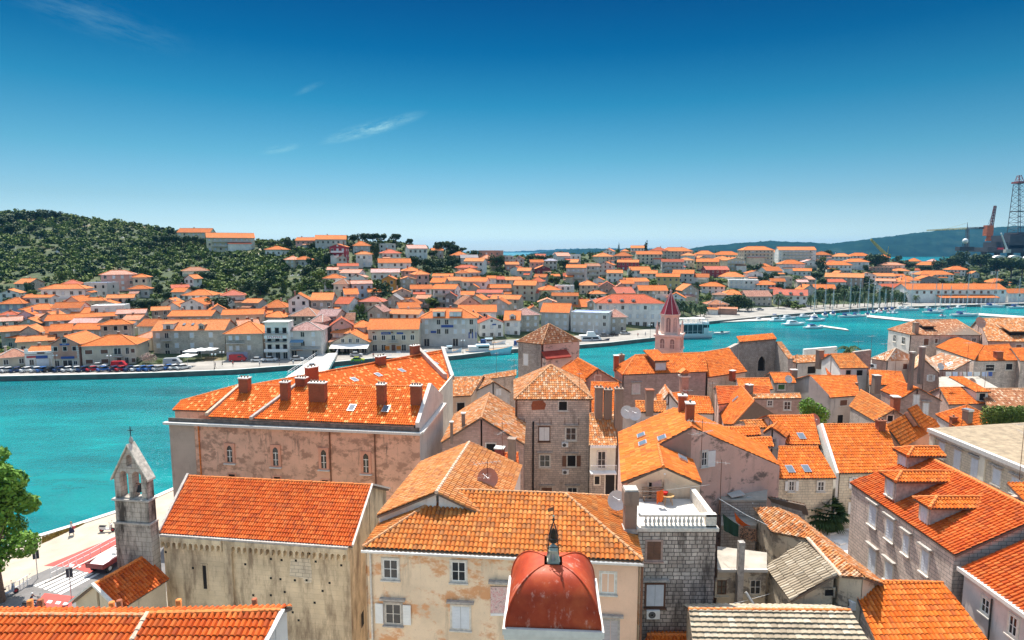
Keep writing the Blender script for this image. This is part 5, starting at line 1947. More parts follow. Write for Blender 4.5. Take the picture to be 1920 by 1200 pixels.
lt=Bld('flat_roofed_house','low house with flat grey roof terrace below the laundry line','house',M_GREYPL,M_CONC,ins=0.1)
lt.plane([PZ(1762,727,11.0),PZ(1872,727,11.0),PZ(1834,706,11.0),PZ(1760,706,11.0)],tile=False)
lt.finish()
yl=PZ(1800,708,11.0).y
cols_=[M_CLOTH,plain('pale_blue_cloth',(0.55,0.62,0.78),0.9,var=0.05),plain('pale_pink_cloth',(0.78,0.58,0.56),0.9,var=0.05),plain('blue_cloth',(0.08,0.14,0.40),0.9,var=0.05)]
names_=['white','pale blue','pale pink','blue']
laund=[(1773,1784,0),(1786,1796,1),(1799,1804,2),(1806,1812,0),(1814,1823,1),(1826,1838,0),(1841,1851,1),(1853,1861,3)]
for j,(u0,u1,ci)in enumerate(laund):
 cloth('laundry',['white sheet at the left end of the long laundry line','pale blue cloth second from the left on the long laundry line','small pale pink cloth on the long laundry line','white shirt right of the pink cloth on the laundry line','pale blue sheet in the middle of the laundry line','white sheet right of the middle of the laundry line','pale blue cloth next to the blue one on the laundry line','dark blue cloth at the right end of the laundry line'][j],[PY(u0,697,yl),PY(u1,697,yl),PY(u1,706-(j%3),yl),PY(u0,705,yl)],cols_[ci],0.03,'laundry on the roof terrace line')
line('laundry_line','long laundry line over the flat roof terrace on the right',[PY(1765,697,yl),PY(1864,695,yl)],0.02,None,'clothes line')
dish(1822,718,yl-6,0.85,'brown satellite dish standing behind the little white dormer roof',M_DISHT)
m_=HX('dormered_orange_house','orange roofed house with one white walled dormer left of the rust brown roof',M_PINKST,T_BRIGHT,(1779,759),(1850,757),(1834,726),(1761,727),11.6,24)
pk=plane_of(m_.planes[0][0])
q0,q1=PP(1830,752,pk),PP(1849,751,pk)
mb=MB()
mb.box(q0+V3((0,0,-0.5)),V3((q1.x-q0.x,0,0)),V3((0,3.5,0)),UP*2.0,M_WHITE)
mb.build('dormer',m_.root)
mb=MB()
tile_plane(mb,[q0+V3((-0.3,-0.3,1.55)),q0+V3((q1.x-q0.x+0.3,-0.3,1.55)),q0+V3((q1.x-q0.x+0.3,6,2.7)),q0+V3((-0.3,6,2.7))],V3((1,0,0)),T_BRIGHT,0.34)
mb.build('dormer_roof',m_.root)
add_window(m_.root,q0+V3(((q1.x-q0.x)/2,-0.01,0.7)),V3((1,0,0)),V3((0,-1,0)),0.9,1.1,'h')
n__=HX('rust_roofed_house','long house with rusty brown weathered roof above the ivy at the right edge',M_PINKST,T_BROWN,(1852,765),(1945,765),(1940,729),(1836,729),11.4,24,cap=M_CAPOLD)
oo=Bld('low_hipped_house','low bright orange hipped roof behind the cream flat roofed building','house',M_GREYPL,T_BRIGHT,tw=0.32)
apx=PZ(1813,760,13.4)
a_,b_,c_=PZ(1754,778,11.6),PZ(1800,806,11.0),PZ(1872,790,11.6)
oo.plane([a_,b_,apx])
oo.plane([b_,c_,apx])
oo.caps+=[(a_+UP*0.05,apx),(c_+UP*0.05,apx)]
oo.finish()
oo.chimney(1813,790,1,0.0001+0.9,0.9,1.5,M_CHIM,0,M_METAL,0.3)
oo.chimney(1787,793,0,0.7,0.7,0.8,M_BRICK,1,M_BRICK)
qz=13.6
K1,K2=PZ(1741,803,qz),PZ(1930,880,qz)
K2.x=K1.x+(K2.x-K1.x)
pq=Bld('cream_palazzo','cream classical building with flat gravelly roof and tall pale shutters at the right edge','building',M_LIGHTST,plain('gravel_roof',(0.30,0.23,0.15),0.95,var=0.3,sc=1.5),ins=0.4)
rgt=V3((16,3,0))
pq.plane([K1,K2,K2+rgt,K1+rgt],tile=False)
pq.finish()
w=pq.wl(0,0)
eq_,nq_=wall_basis(*w)
slabbox(pq.root,'cornice',K1,K2,qz-0.45,qz+0.02,0.55,M_WTRIM,-0.35)
slabbox(pq.root,'cornice_moulding',K1,K2,qz-0.8,qz-0.46,0.3,M_TRIM,-0.36)
for(u0,v0,u1,v1)in((1761,830,1771,858),(1789,844,1801,878),(1821,860,1834,893),(1862,880,1876,908),(1897,896,1911,925)):
 win_px(pq.root,w[0],w[1],u0,v0,u1,v1,'s',shut=M_SHUT,hood=True)
for u in(1748,1846):
 c=PV(u,840,*w)
 mb=MB()
 mb.box(V3((c.x,c.y,1.6))-eq_*0.4,eq_*0.8,nq_*0.18,UP*(qz-2.42),M_CREAM)
 mb.build('pilaster',pq.root)
r_=Bld('salmon_house','salmon walled house with tilted orange roof and a raised roof hatch','house',M_SALMON,T_BRIGHT,tw=0.32,amp=0.04)
Lf,Rf=PZ(1692,840,11.8),PZ(1745,815,11.8)
pk=pl3(PZ(1692,840,11.8),PZ(1745,810,11.8),PZ(1713,766,14.6))
r_.plane([PP(1692,840,pk),PP(1762,800,pk),PP(1752,786,pk),PP(1713,766,pk),PP(1660,797,pk)])
r_.finish()
mb=MB()
p=PP(1712,790,pk)
n_=pk[0]if pk[0].z>0 else-pk[0]
ev=(PP(1762,800,pk)-PP(1692,840,pk)).normalized()
sv=n_.cross(ev)
mb.prism([p-ev*1.2-sv*0.6+n_*0.1,p+ev*1.6-sv*0.6+n_*0.1,p+ev*1.6+sv*1.4+n_*0.1,p-ev*1.2+sv*1.4+n_*0.1],n_*0.75,M_METAL)
tile_plane(mb,[p-ev*1.5-sv*0.9+n_*0.9,p+ev*1.9-sv*0.9+n_*0.9,p+ev*1.9+sv*1.7+n_*0.9,p-ev*1.5+sv*1.7+n_*0.9],ev,T_BRIGHT,0.32)
mb.build('roof_hatch',r_.root)
s_=HX('big_orange_house','house with large even orange tile roof and whitewashed left gable over the square',M_LIGHTST,T_BRIGHT,(1573,888),(1692,886),(1662,795),(1543,796),11.6,26,wins=((1598,896,1606,915,'o',dict(shut=M_SHUTW)),(1597,941,1607,963,'o',dict(shut=M_SHUTW,hood=True))),chim=((1650,806,0.8,0.8,1.1,M_BRICK,2,M_BRICK),),tw=0.30,amp=0.075)
mb=MB()
P4=s_.planes[0][0]
ex_,nx_=wall_basis(P4[0],P4[1])
pts=[P4[0]+UP*0.1,P4[3]+UP*0.15,back_of(P4)[1]+UP*0.1,V3((back_of(P4)[1].x,back_of(P4)[1].y,1.6)),V3((P4[0].x,P4[0].y,1.6))]
mb.prism(pts,-ex_*0.3,M_WHITE)
mb.build('gable_wall',s_.root)
for i,(u,v)in enumerate(((1536,836),(1543,850),(1550,860))):
 t=PZ(u,v,12.4-i*0.5)
 o=ac_unit(t,ex_,nx_,['white air conditioner beside the whitewashed gable, highest of three in a row','white air conditioner beside the whitewashed gable, middle of three in a row','white air conditioner beside the whitewashed gable, lowest of three in a row'][i],1.0,0.7)
t1=HX('upper_orange_house','orange tiled roof with one skylight and a small gabled dormer',M_GREYPL,T_BRIGHT,(1476,834),(1538,834),(1525,779),(1440,780),13.2,24,sky=((1502,819),),tw=0.30,amp=0.075)
t2=HX('skylight_house','light stone house with lower orange roof and two skylights above the palm',M_LIGHTST,T_BRIGHT,(1454,898),(1568,897),(1534,838),(1460,838),11.4,24,sky=((1481,881),(1511,880)),wins=((1479,902,1489,920,'o',dict(shut=M_SHUTW)),(1533,903,1545,920,'w',{})),tw=0.30,amp=0.075)
dg=GY('attic_gable','little gabled dormer house with white shutters between the striped roofs and the skylight roof',M_WHITE,T_BRIGHT,(1431,812),(1474,821),(1447,802),(1458,790),14.0,tw=0.30,wins=((1448,822,1455,838,'o',dict(shut=M_SHUTW)),))
for nm,lab,P in(('striped_roof_house','narrow barrel tiled roof, upper of two stacked strips beside the pink gable',((1366,820),(1427,816),(1423,800),(1352,802))),('striped_roof_house','narrow barrel tiled roof, lower of two stacked strips beside the pink gable',((1385,841),(1451,838),(1446,820),(1368,824)))):
 zz=14.6 if 'upper'in lab else 14.4
 HX(nm,lab,M_PINKPL,T_BRIGHT,P[0],P[1],P[2],P[3],zz,20,tw=0.36,amp=0.10)
HX('orange_strip_house','orange barrel tiled strip roof left of the skylight roof behind the striped roofs',M_PINKPL,T_HOUSE,(1400,804),(1443,802),(1436,788),(1393,789),13.8,20,tw=0.36,amp=0.09)
ww=Bld('orange_hip_house','tall orange roof with a brick patterned hip amid the roofs','house',M_PINKPL,T_BRIGHT,tw=0.34,amp=0.05)
pk=pl3(PZ(1391,724,14.6),PZ(1414,752,14.6),PZ(1348,760,11.2))
ww.plane([PP(1348,760,pk),PP(1357,795,pk),PP(1374,796,pk),PP(1414,752,pk),PP(1391,724,pk)])
pk=pl3(PZ(1414,752,14.6),PP(1374,796,pk),PZ(1457,779,12.0))
ww.plane([PP(1374,796,pk),PP(1457,780,pk),PP(1414,752,pk)])
ww.caps+=[(ww.planes[0][0][3],ww.planes[0][0][4]),(ww.planes[1][0][0]+UP*0.05,ww.planes[1][0][2])]
ww.finish()
ww.skylight(1380,749,0)
HX('dark_tile_house','dark red patchy roof with pale broken tiles behind the brick patterned hip',M_PINKPL,T_RED,(1346,759),(1446,745),(1441,724),(1342,725),12.4,20,chim=((1404,738,0.9,0.9,1.4,M_CHIM,1,M_WTRIM),))
HX('orange_strip_house','plain bright orange roof strip below the long church wing',M_WHITE,T_BRIGHT,(1386,732),(1450,730),(1442,709),(1381,710),12.8,20,amp=0.04)
HX('green_window_house','little house with flat orange roof and one green shuttered window',M_GREYST,T_BRIGHT,(1452,718),(1493,718),(1486,699),(1443,699),13.0,20,wins=((1459,721,1471,730,'s',dict(shut=plain('green_shutter',(0.03,0.12,0.02),0.6))),),chim=((1488,702,1.0,0.8,0.8,M_CHIM,0,M_WTRIM),),amp=0.04)
dish(1478,711,PZ(1478,715,13.4).y,0.7,'grey satellite dish on the little roof with the green window')
HX('rubble_house','low rubble house with two white framed windows under a thin tile strip',M_PINKST,T_OLD,(1409,748),(1503,747),(1500,738),(1407,740),12.6,14,wins=((1439,751,1448,761),(1470,753,1482,768)),cap=M_CAPOLD)
HX('orange_gable_house','orange gable roof leaning against the long church wall',M_WHITE,T_BRIGHT,(1232,762),(1292,752),(1274,736),(1231,741),13.0,22)
GY('orange_gable_house','pale orange gable roof in front of the long church beside the brick chimney',M_WHITE,T_PALE,(1232,766),(1280,768),(1254,737),(1247,722),12.4)
HX('orange_roofed_house','orange roof sloping down to the pink gable house from the long church wall',M_GREYPL,T_BRIGHT,(1290,775),(1340,776),(1330,745),(1284,742),12.6,22)
HX('yellow_tile_house','small yellowish barrel tile roof strip behind the bright orange roof',M_GREYPL,T_HOUSE,(1191,773),(1249,773),(1249,753),(1191,752),13.6,22,chim=((1217,771,1.0,1.0,3.0,M_CHIM,0,M_BRICK),),tw=0.4,amp=0.09)
HX('yellow_tile_house','low yellowish tile strip left of the grey satellite dishes',M_GREYPL,T_HOUSE,(1160,781),(1215,783),(1205,768),(1160,768),12.6,20,tw=0.4,amp=0.09)
dish(1189,776,70,0.8,'grey satellite dish, right of two behind the bright orange roof')
dish(1175,773,71,0.8,'grey satellite dish, left of two behind the bright orange roof')
t_=PY(1281,760,94)
tp_=PY(1281,706,94)
o=MB()
o.cbox(V3((t_.x,t_.y,t_.z-4)),1.1,1.1,tp_.z-t_.z+4,M_PINKST,0.1)
o.cbox(V3((t_.x,t_.y,tp_.z)),1.5,1.5,0.2,M_TRIM,0.1)
o.prism([V3((t_.x-0.8,t_.y-0.8,tp_.z+0.7)),V3((t_.x+0.8,t_.y-0.8,tp_.z+0.7)),V3((t_.x,t_.y-0.8,tp_.z+1.3))],V3((0,1.6,0)),M_CAP)
o.cbox(V3((t_.x,t_.y,tp_.z+0.2)),0.9,0.9,0.55,M_CHIM,0.1)
tag(o.build('chimney_stack'),'pink masonry chimney with a tiny tiled roof in front of the long church','chimney')
for(u0,v0,u1,v1,vb,yy_,lab)in((1508,655,1570,650,672,158,'long low white parapet wall on the shore behind the red roof strip'),(1602,660,1634,656,690,120,'broken grey wall with an aerial beside the faded whitish roof')):
 mb=MB()
 a_,b_=PY(u0,v0,yy_),PY(u1,v1,yy_)
 c_,d_=PY(u1,vb,yy_),PY(u0,vb,yy_)
 c_.z=d_.z=1.6
 mb.prism([d_,c_,b_,a_],V3((0,0.8,0)),M_GREYST if yy_<150 else M_WHITE)
 tag(mb.build('garden_wall'),lab,'wall')
for(u,v0,v1,y,n,L,rz,lab,arms)in((964,672,730,92,5,2.2,0.1,'rusty aerial mast left of the pyramid roofed tower house',2),(931,660,706,118,4,1.4,1.0,'thin aerial on the long low shore house',1),(1086,697,744,80,3,0.6,0.4,'short dark pipe aerial on the pyramid roof',1),(1314,786,878,50,9,2.6,-0.45,'large comb aerial in front of the peeling pink gable',2),(1349,862,965,47.5,2,1.3,-0.3,'tall aerial mast at the corner of the terrace',1),(1608,638,668,125,5,2.6,0.2,'aerial standing on the broken grey wall',1),(1631,628,690,119,4,2.2,0.5,'tallest aerial beside the faded whitish roof',1),(1658,642,676,112,5,2.4,0.3,'aerial on the ridge of the faded whitish roof',1),(1678,660,702,98,3,1.6,0.6,'aerial on the dark stained wall',1),(1767,662,706,104,3,1.2,0.2,'aerial left of the laundry line',1),(1812,640,697,100,4,1.8,0.4,'thin aerial through the broad smooth orange roof',1),(1846,686,726,88,4,2.2,0.1,'aerial on the flat roof terrace right of the laundry',1),(1911,790,900,57,6,2.4,0.3,'rusty aerial mast in front of the gravel roof at the right edge',2),(1288,728,790,66,3,1.2,0.1,'thin aerial above the bright orange roof',1),(1334,715,770,80,3,1.0,0.3,'thin white pole aerial beside the long church wing',1),(914,862,915,48,7,2.4,0.35,'comb aerial on the faded amber wing',2),(942,790,850,62,6,2.2,0.1,'aerial in front of the mottled gable house',2)):
 aerial(u,v0,v1,y,lab,n,L,rz,arms)
dish(914,897,48,0.85,'terracotta satellite dish on the faded amber wing',M_DISHT)
dish(1524,788,PZ(1524,800,13).y,0.9,'terracotta satellite dish at the right end of the upper orange roof',M_DISHT,1.6)
wm,wnt,wb_=new_mat('channel_water')
wb_.inputs['Roughness'].default_value=0.16
wb_.inputs['Specular IOR Level'].default_value=0.12
wb_.inputs['IOR'].default_value=1.33
pos=geo_pos(wnt)
n1_=noise(wnt,mapping(wnt,pos,(0.012,0.03,1)),1.0,4,0.6)
n2_=noise(wnt,mapping(wnt,pos,(0.10,0.24,1)),1.0,6,0.65)
c=ramp(wnt,n1_,[(0.35,(0.000,0.100,0.122)),(0.5,(0.000,0.172,0.188)),(0.65,(0.003,0.245,0.248))])
c=mixc(wnt,0.36,c,ramp(wnt,n2_,[(0.35,g3(0.62)),(0.65,g3(1.3))]),'MULTIPLY')
wnt.links.new(c,wb_.inputs['Base Color'])
h1=noise(wnt,mapping(wnt,pos,(0.9,2.2,1)),1.0,6,0.65)
h2=noise(wnt,mapping(wnt,pos,(0.16,0.42,1)),1.0,4,0.6)
am=nd(wnt,'ShaderNodeMath',operation='ADD')
wnt.links.new(h1,am.inputs[0])
wnt.links.new(h2,am.inputs[1])
bump(wnt,wb_,am.outputs[0],0.6,0.5)
g=MB()
g.face([V3((-6000,-300,0)),V3((6000,-300,0)),V3((9000,12000,0)),V3((-9000,12000,0))],wm)
structure(g,'water')
def G(u,v,z=1.6):
 p=PZ(u,v,z)
 return V3((p.x,p.y,z))
shore=[V3((-85,-40,1.6)),V3((-85,40,1.6)),G(-60,1050),G(70,1004),G(140,983),G(218,958),G(262,943),G(345,906),V3((-49,101,1.6)),V3((-30,130,1.6)),V3((5,150,1.6)),V3((50,152,1.6)),V3((75,165,1.6)),V3((110,190,1.6)),V3((170,195,1.6)),V3((230,190,1.6)),V3((230,-40,1.6))]
g=MB()
g.prism(shore,V3((0,0,-3)),plain('town_paving',(0.40,0.36,0.30),0.9,var=0.25,sc=0.5),M_QUAY)
structure(g,'ground')
g=MB()
ed=shore[2:9]
for a,b in zip(ed[:-1],ed[1:]):
 n_=V3((b.y-a.y,-(b.x-a.x),0)).normalized()
 if n_.x<0:
  n_=-n_
 g.prism([a+UP*0.004,b+UP*0.004,b+n_*0.8+UP*0.004,a+n_*0.8+UP*0.004],UP*0.12,M_WTRIM)
structure(g,'quay_kerb')
prom=plain('pale_gravel',(0.43,0.36,0.28),0.95,var=0.14,sc=0.5)
g=MB()
g.face([G(-60,1056,1.604),G(76,1009,1.604),G(222,962,1.604),G(345,912,1.604),G(330,985,1.604),G(222,1008,1.604),G(100,1074,1.604),G(-60,1150,1.604)],prom)
structure(g,'promenade')
g=MB()
g.face([G(-120,1200,1.608),G(60,1080,1.608),G(222,1008.5,1.608),G(330,985.5,1.608),G(420,1010,1.608),G(300,1120,1.608),G(120,1240,1.608)],M_ASPH)
structure(g,'road')
g=MB()
g.face([G(82,1061,1.613),G(222,1004,1.613),G(222,1038,1.613),G(176,1072,1.613),G(140,1063,1.613)],M_ASPHR)
g.face([G(132,1063,1.617),G(222,1014,1.617),G(234,1032,1.617),G(168,1075,1.617)],M_ASPHR)
g.face([G(84,1112,1.617),G(140,1118,1.617),G(130,1150,1.617),G(40,1160,1.617)],M_ASPHR)
structure(g,'road_paint')
g=MB()
for i in range(6):
 t0=i/6
 t1=t0+0.095
 l0,l1=(62,1098),(128,1070)
 r0_,r1_=(118,1116),(192,1076)
 mk=lambda A,B,t:(A[0]+(B[0]-A[0])*t,A[1]+(B[1]-A[1])*t)
 g.face([G(*mk(l0,r0_,t0),1.622),G(*mk(l0,r0_,t1),1.622),G(*mk(l1,r1_,t1),1.622),G(*mk(l1,r1_,t0),1.622)],M_MARK)
for(u,v)in((92,1127),(108,1129),(122,1131),(133,1059),(147,1060)):
 g.face([G(u-5,v+3,1.626),G(u+3,v+4,1.626),G(u+7,v-1,1.626),G(u-1,v-2,1.626)],M_MARK)
structure(g,'road_markings')
g=MB()
rg=random.Random(3)
MDG=plain('dry_grass',(0.36,0.26,0.07),0.95,var=0.3,sc=2)
pa_,pb_,pc_,pd_=G(80,1008),G(158,982),G(150,986),G(78,1020)
for i in range(2600):
 s_,t_=rg.random(),rg.random()
 a=pa_.lerp(pb_,s_)
 b=pd_.lerp(pc_,s_)
 p=a.lerp(b,t_)
 an=rg.uniform(0,6.28)
 hh=rg.uniform(0.08,0.22)
 d=V3((math.cos(an),math.sin(an),0))*0.10
 g.face([p-d,p+d,p+d*0.3+UP*hh+V3((rg.uniform(-.1,.1),rg.uniform(-.1,.1),0))],MDG)
o=g.build('dry_grass')
tag(o,'strip of dry yellow grass along the quay edge',None,None,'stuff')
SHORE_PX=[(-500,716),(-200,712),(0,706),(200,702),(300,699),(437,694),(545,686),(600,682),(700,672),(850,668),(960,655),(1050,650),(1140,643),(1240,632),(1272,630),(1300,606),(1390,597),(1445,592),(1560,583),(1640,577),(1760,573),(1920,569),(2150,564),(2500,560)]
_az,_ds=[],[]
for u,v in SHORE_PX:
 p=PZ(u,v,1.3)
 _az.append(p.x/p.y)
 _ds.append(p.y)
BACK_PX=[(-500,696),(0,689),(250,686),(430,675),(600,669),(700,658),(900,640),(1140,626),(1240,614),(1285,598),(1320,588),(1400,578),(1560,571),(1700,566),(1920,560),(2500,552)]
_ba,_db=[],[]
for u,v in BACK_PX:
 p=PZ(u,v,1.3)
 _ba.append(p.x/p.y)
 _db.append(p.y)
RIDGE=[(-500,560,70),(0,560,68),(60,560,70),(130,560,66),(220,540,60),(300,520,54),(400,480,45),(480,450,41),(560,440,41.5),(650,440,43),(740,440,41),(800,440,37.5),(870,440,34),(950,450,31),(1050,480,31),(1200,600,35),(1300,640,33),(1400,660,33),(1520,680,32),(1620,690,28),(1720,700,20),(1820,720,18),(2000,720,16),(2500,720,16)]
_ra=[(u-960)/1150 for u,_,_ in RIDGE]
_rd=[d for _,d,_ in RIDGE]
_rz=[z for _,_,z in RIDGE]
def hnoise(x,y):
 return(math.sin(x*0.031+1.3)*math.cos(y*0.027+0.4)+0.5*math.sin(x*0.071+y*0.053)+0.35*math.cos(x*0.13-y*0.11))
def terrain(x,y):
 az=x/y
 ds=float(np.interp(az,_az,_ds))
 dr=float(np.interp(az,_ra,_rd))
 zr=float(np.interp(az,_ra,_rz))
 if y<=ds:
  return 1.3
 db=float(np.interp(az,_ba,_db))
 t=(y-db)/(dr-db)
 if t<=0:
  return 1.3
 if t<=1:
  k=float(np.interp(az,[-0.85,-0.45,-0.3],[1.25,1.2,1.0]))
  tt_=t**k
  z=1.3+(zr-1.3)*tt_
  return z+hnoise(x,y)*min(1,t*3)*min(1.0,(1-t)*3)*0.8
 over=y-dr
 return max(-4.0,zr-over*0.10-(over*0.018)**2)
def on_ground(u,v,h=0.0):
 d=ray(u,v)
 d=d/d.y
 az=d.x
 y=float(np.interp(az,_az,_ds))+0.5
 prev=None
 while y<760:
  p=EYE+d*y
  g_=p.z-terrain(p.x,y)-h
  if g_<=0:
   if prev is None:
    return p
   y0,g0=prev
   yy=y0+(y-y0)*g0/(g0-g_)
   return EYE+d*yy
  prev=(y,g_)
  y+=2.0
 dr=float(np.interp(az,_ra,_rd))
 return EYE+d*(dr*0.97)
tm,tnt,tb_=new_mat('hillside_ground')
tb_.inputs['Roughness'].default_value=0.95
pos=geo_pos(tnt)
f1=noise(tnt,mapping(tnt,pos,(0.045,)*3),1.0,8,0.65)
c=ramp(tnt,f1,[(0.34,(0.02,0.036,0.010)),(0.52,(0.042,0.064,0.016)),(0.62,(0.10,0.10,0.038)),(0.70,(0.28,0.19,0.10)),(0.78,(0.42,0.38,0.32))])
f2=noise(tnt,mapping(tnt,pos,(0.35,)*3),1.0,6,0.7)
c=mixc(tnt,ramp(tnt,f2,[(0.62,g3(0)),(0.72,g3(0.8))]),c,(0.50,0.47,0.42))
tnt.links.new(c,tb_.inputs['Base Color'])
NA,NT=260,90
azs=np.linspace(-1.15,1.15,NA)
vs,fs=[],[]
for i in range(NA):
 a=azs[i]
 ds=float(np.interp(a,_ba,_db))-9
 dr=float(np.interp(a,_ra,_rd))
 for j in range(NT):
  t=j/(NT-1)
  y=ds+9+(dr+420-ds-9)*t
  x=a*y
  z=terrain(x,y)
  vs.append((x,y,z if j else 1.29))
for i in range(NA-1):
 for j in range(NT-1):
  fs.append((i*NT+j,(i+1)*NT+j,(i+1)*NT+j+1,i*NT+j+1))
g=MB()
g.raw(vs,fs,tm,True)
structure(g,'hillside')
g=MB()
qa=np.linspace(-0.95,1.15,120)
for a,b in zip(qa[:-1],qa[1:]):
 P=[]
 for q in(a,b):
  ds=float(np.interp(q,_az,_ds))
  db=float(np.interp(q,_ba,_db))+2.0
  P.append((V3((q*ds,ds,1.3)),V3((q*db,db,1.3))))
 p0_,p1_,p2_,p3_=P[0][0],P[1][0],P[1][1],P[0][1]
 g.face([p0_-UP*3,p1_-UP*3,p1_,p0_],plain('quay_wall',(0.16,0.14,0.12),0.9,var=0.3,sc=0.4))
 g.face([p0_,p1_,p2_,p3_],plain('far_quay_paving',(0.27,0.25,0.22),0.9,var=0.25,sc=0.15))
structure(g,'far_quay')
g=MB()
for a,b in zip(qa[:-1],qa[1:]):
 P=[]
 for q in(a,b):
  ds=float(np.interp(q,_az,_ds))
  P.append((V3((q*ds,ds,1.304)),V3((q*(ds+0.7),ds+0.7,1.304))))
 g.prism([P[0][0],P[1][0],P[1][1],P[0][1]],UP*0.15,M_WTRIM)
structure(g,'far_quay_kerb')
g=MB()
tr=[(478,505),(487,494),(478,486),(483,475),(490,467)]
for(a,b)in zip(tr[:-1],tr[1:]):
 for k in range(4):
  s0,s1=k/4,(k+1)/4
  u0,v0=a[0]+(b[0]-a[0])*s0,a[1]+(b[1]-a[1])*s0
  u1,v1=a[0]+(b[0]-a[0])*s1,a[1]+(b[1]-a[1])*s1
  P=[on_ground(u0-3.5,v0),on_ground(u0+3.5,v0),on_ground(u1+3.0,v1),on_ground(u1-3.0,v1)]
  g.face([p+UP*0.35 for p in P],plain('track_dirt',(0.48,0.40,0.30),0.95))
structure(g,'track')
fm,fnt,fb_=new_mat('far_hill_woods')
fb_.inputs['Roughness'].default_value=1.0
fb_.inputs['Specular IOR Level'].default_value=0.0
pos=geo_pos(fnt)
f1=noise(fnt,mapping(fnt,pos,(0.012,0.012,0.02)),1.0,8,0.7)
c=ramp(fnt,f1,[(0.35,(0.006,0.022,0.020)),(0.55,(0.012,0.038,0.030)),(0.68,(0.03,0.055,0.04)),(0.8,(0.12,0.12,0.10))])
fnt.links.new(c,fb_.inputs['Base Color'])
def ridge_hill(name,prof,D,depth,seed):
 rr_=random.Random(seed)
 us=[p[0]for p in prof]
 vs_=[p[1]for p in prof]
 n=420
 V,Fc=[],[]
 rows=16
 for i in range(n):
  u=us[0]+(us[-1]-us[0])*i/(n-1)
  v=float(np.interp(u,us,vs_))-abs(rr_.gauss(0,0.5))-0.4*math.sin(i*0.31)-0.3*math.sin(i*0.83)
  top=PY(u,v,D)
  for j in range(rows):
   t=j/(rows-1)
   y=D-depth+2*depth*t
   k=math.sin(math.pi*t)**0.8
   z=-2+(top.z+2)*k*(1+0.10*math.sin(i*0.13+j)*(1-k))if 0<t<1 else-2
   V.append((top.x/D*y+0 if False else top.x*(y/D),y,z))
 for i in range(n-1):
  for j in range(rows-1):
   Fc.append((i*rows+j,(i+1)*rows+j,(i+1)*rows+j+1,i*rows+j+1))
 g=MB()
 g.raw(V,Fc,fm,True)
 structure(g,name)
ridge_hill('far_hills',[(1180,478),(1280,468),(1330,461),(1400,455),(1440,452),(1520,455),(1560,457),(1600,452),(1680,442),(1760,432),(1840,427),(1920,424),(2100,420),(2500,440)],3600,500,1)
ridge_hill('far_hills',[(960,482),(1000,475),(1060,469),(1110,466),(1160,468),(1230,472),(1320,478)],4400,400,2)
ridge_hill('far_hills',[(700,484),(900,474),(980,471),(1060,467),(1150,466),(1260,467),(1400,470)],8500,700,3)
def leaf_mat(name,c1,c2,c3):
 m,nt,b=new_mat(name)
 b.inputs['Roughness'].default_value=0.7
 b.inputs['Specular IOR Level'].default_value=0.25
 oi=nd(nt,'ShaderNodeObjectInfo')
 pos=geo_pos(nt)
 f=noise(nt,mapping(nt,pos,(0.8,)*3),1.0,4,0.6)
 c=ramp(nt,f,[(0.3,c1),(0.5,c2),(0.7,c3)])
 c=mixc(nt,0.45,c,ramp(nt,oi.outputs['Random'],[(0,(0.6,0.75,0.7)),(1,(1.35,1.2,1.0))]),'MULTIPLY')
 nt.links.new(c,b.inputs['Base Color'])
 return m
L_DARK=leaf_mat('dark_foliage',(0.020,0.046,0.015),(0.036,0.074,0.022),(0.060,0.105,0.028))
L_MID=leaf_mat('scrub_foliage',(0.07,0.118,0.020),(0.115,0.172,0.030),(0.19,0.215,0.045))
L_PALM=leaf_mat('palm_foliage',(0.030,0.060,0.020),(0.045,0.085,0.028),(0.070,0.115,0.035))
L_FORE=leaf_mat('bright_foliage',(0.10,0.20,0.02),(0.16,0.30,0.035),(0.24,0.38,0.06))
M_BARK=plain('bark',(0.16,0.11,0.08),0.9,var=0.3,sc=4)
def leaf_cloud(centres,n,size,seed,flat=0.0):
 g=np.random.default_rng(seed)
 C4=np.array(centres,float)
 wts=C4[:,3]**2
 idx=g.choice(len(C4),n,p=wts/wts.sum())
 d=g.normal(size=(n,3))
 d/=np.linalg.norm(d,axis=1)[:,None]
 rad=C4[idx,3]*(0.55+0.5*g.random(n)**0.6)
 d2=d.copy()
 d2[:,2]*=(1-flat)
 P=C4[idx,:3]+d2*rad[:,None]
 nrm=d+g.normal(size=(n,3))*0.55
 nrm/=np.linalg.norm(nrm,axis=1)[:,None]
 t=np.cross(nrm,g.normal(size=(n,3)))
 t/=np.linalg.norm(t,axis=1)[:,None]
 b=np.cross(nrm,t)
 s=size*(0.6+0.8*g.random(n))[:,None]
 V=np.stack([P-t*s,P-b*s*0.55+nrm*s*0.12,P+t*s,P+b*s*0.55+nrm*s*0.12],1).reshape(-1,3)
 Fc=np.arange(4*n).reshape(-1,4)
 return V,Fc
def arr_mesh(name,V,Fc,mat):
 me=bpy.data.meshes.new(name)
 me.from_pydata(V.tolist(),[],Fc.tolist())
 me.materials.append(mat)
 return me
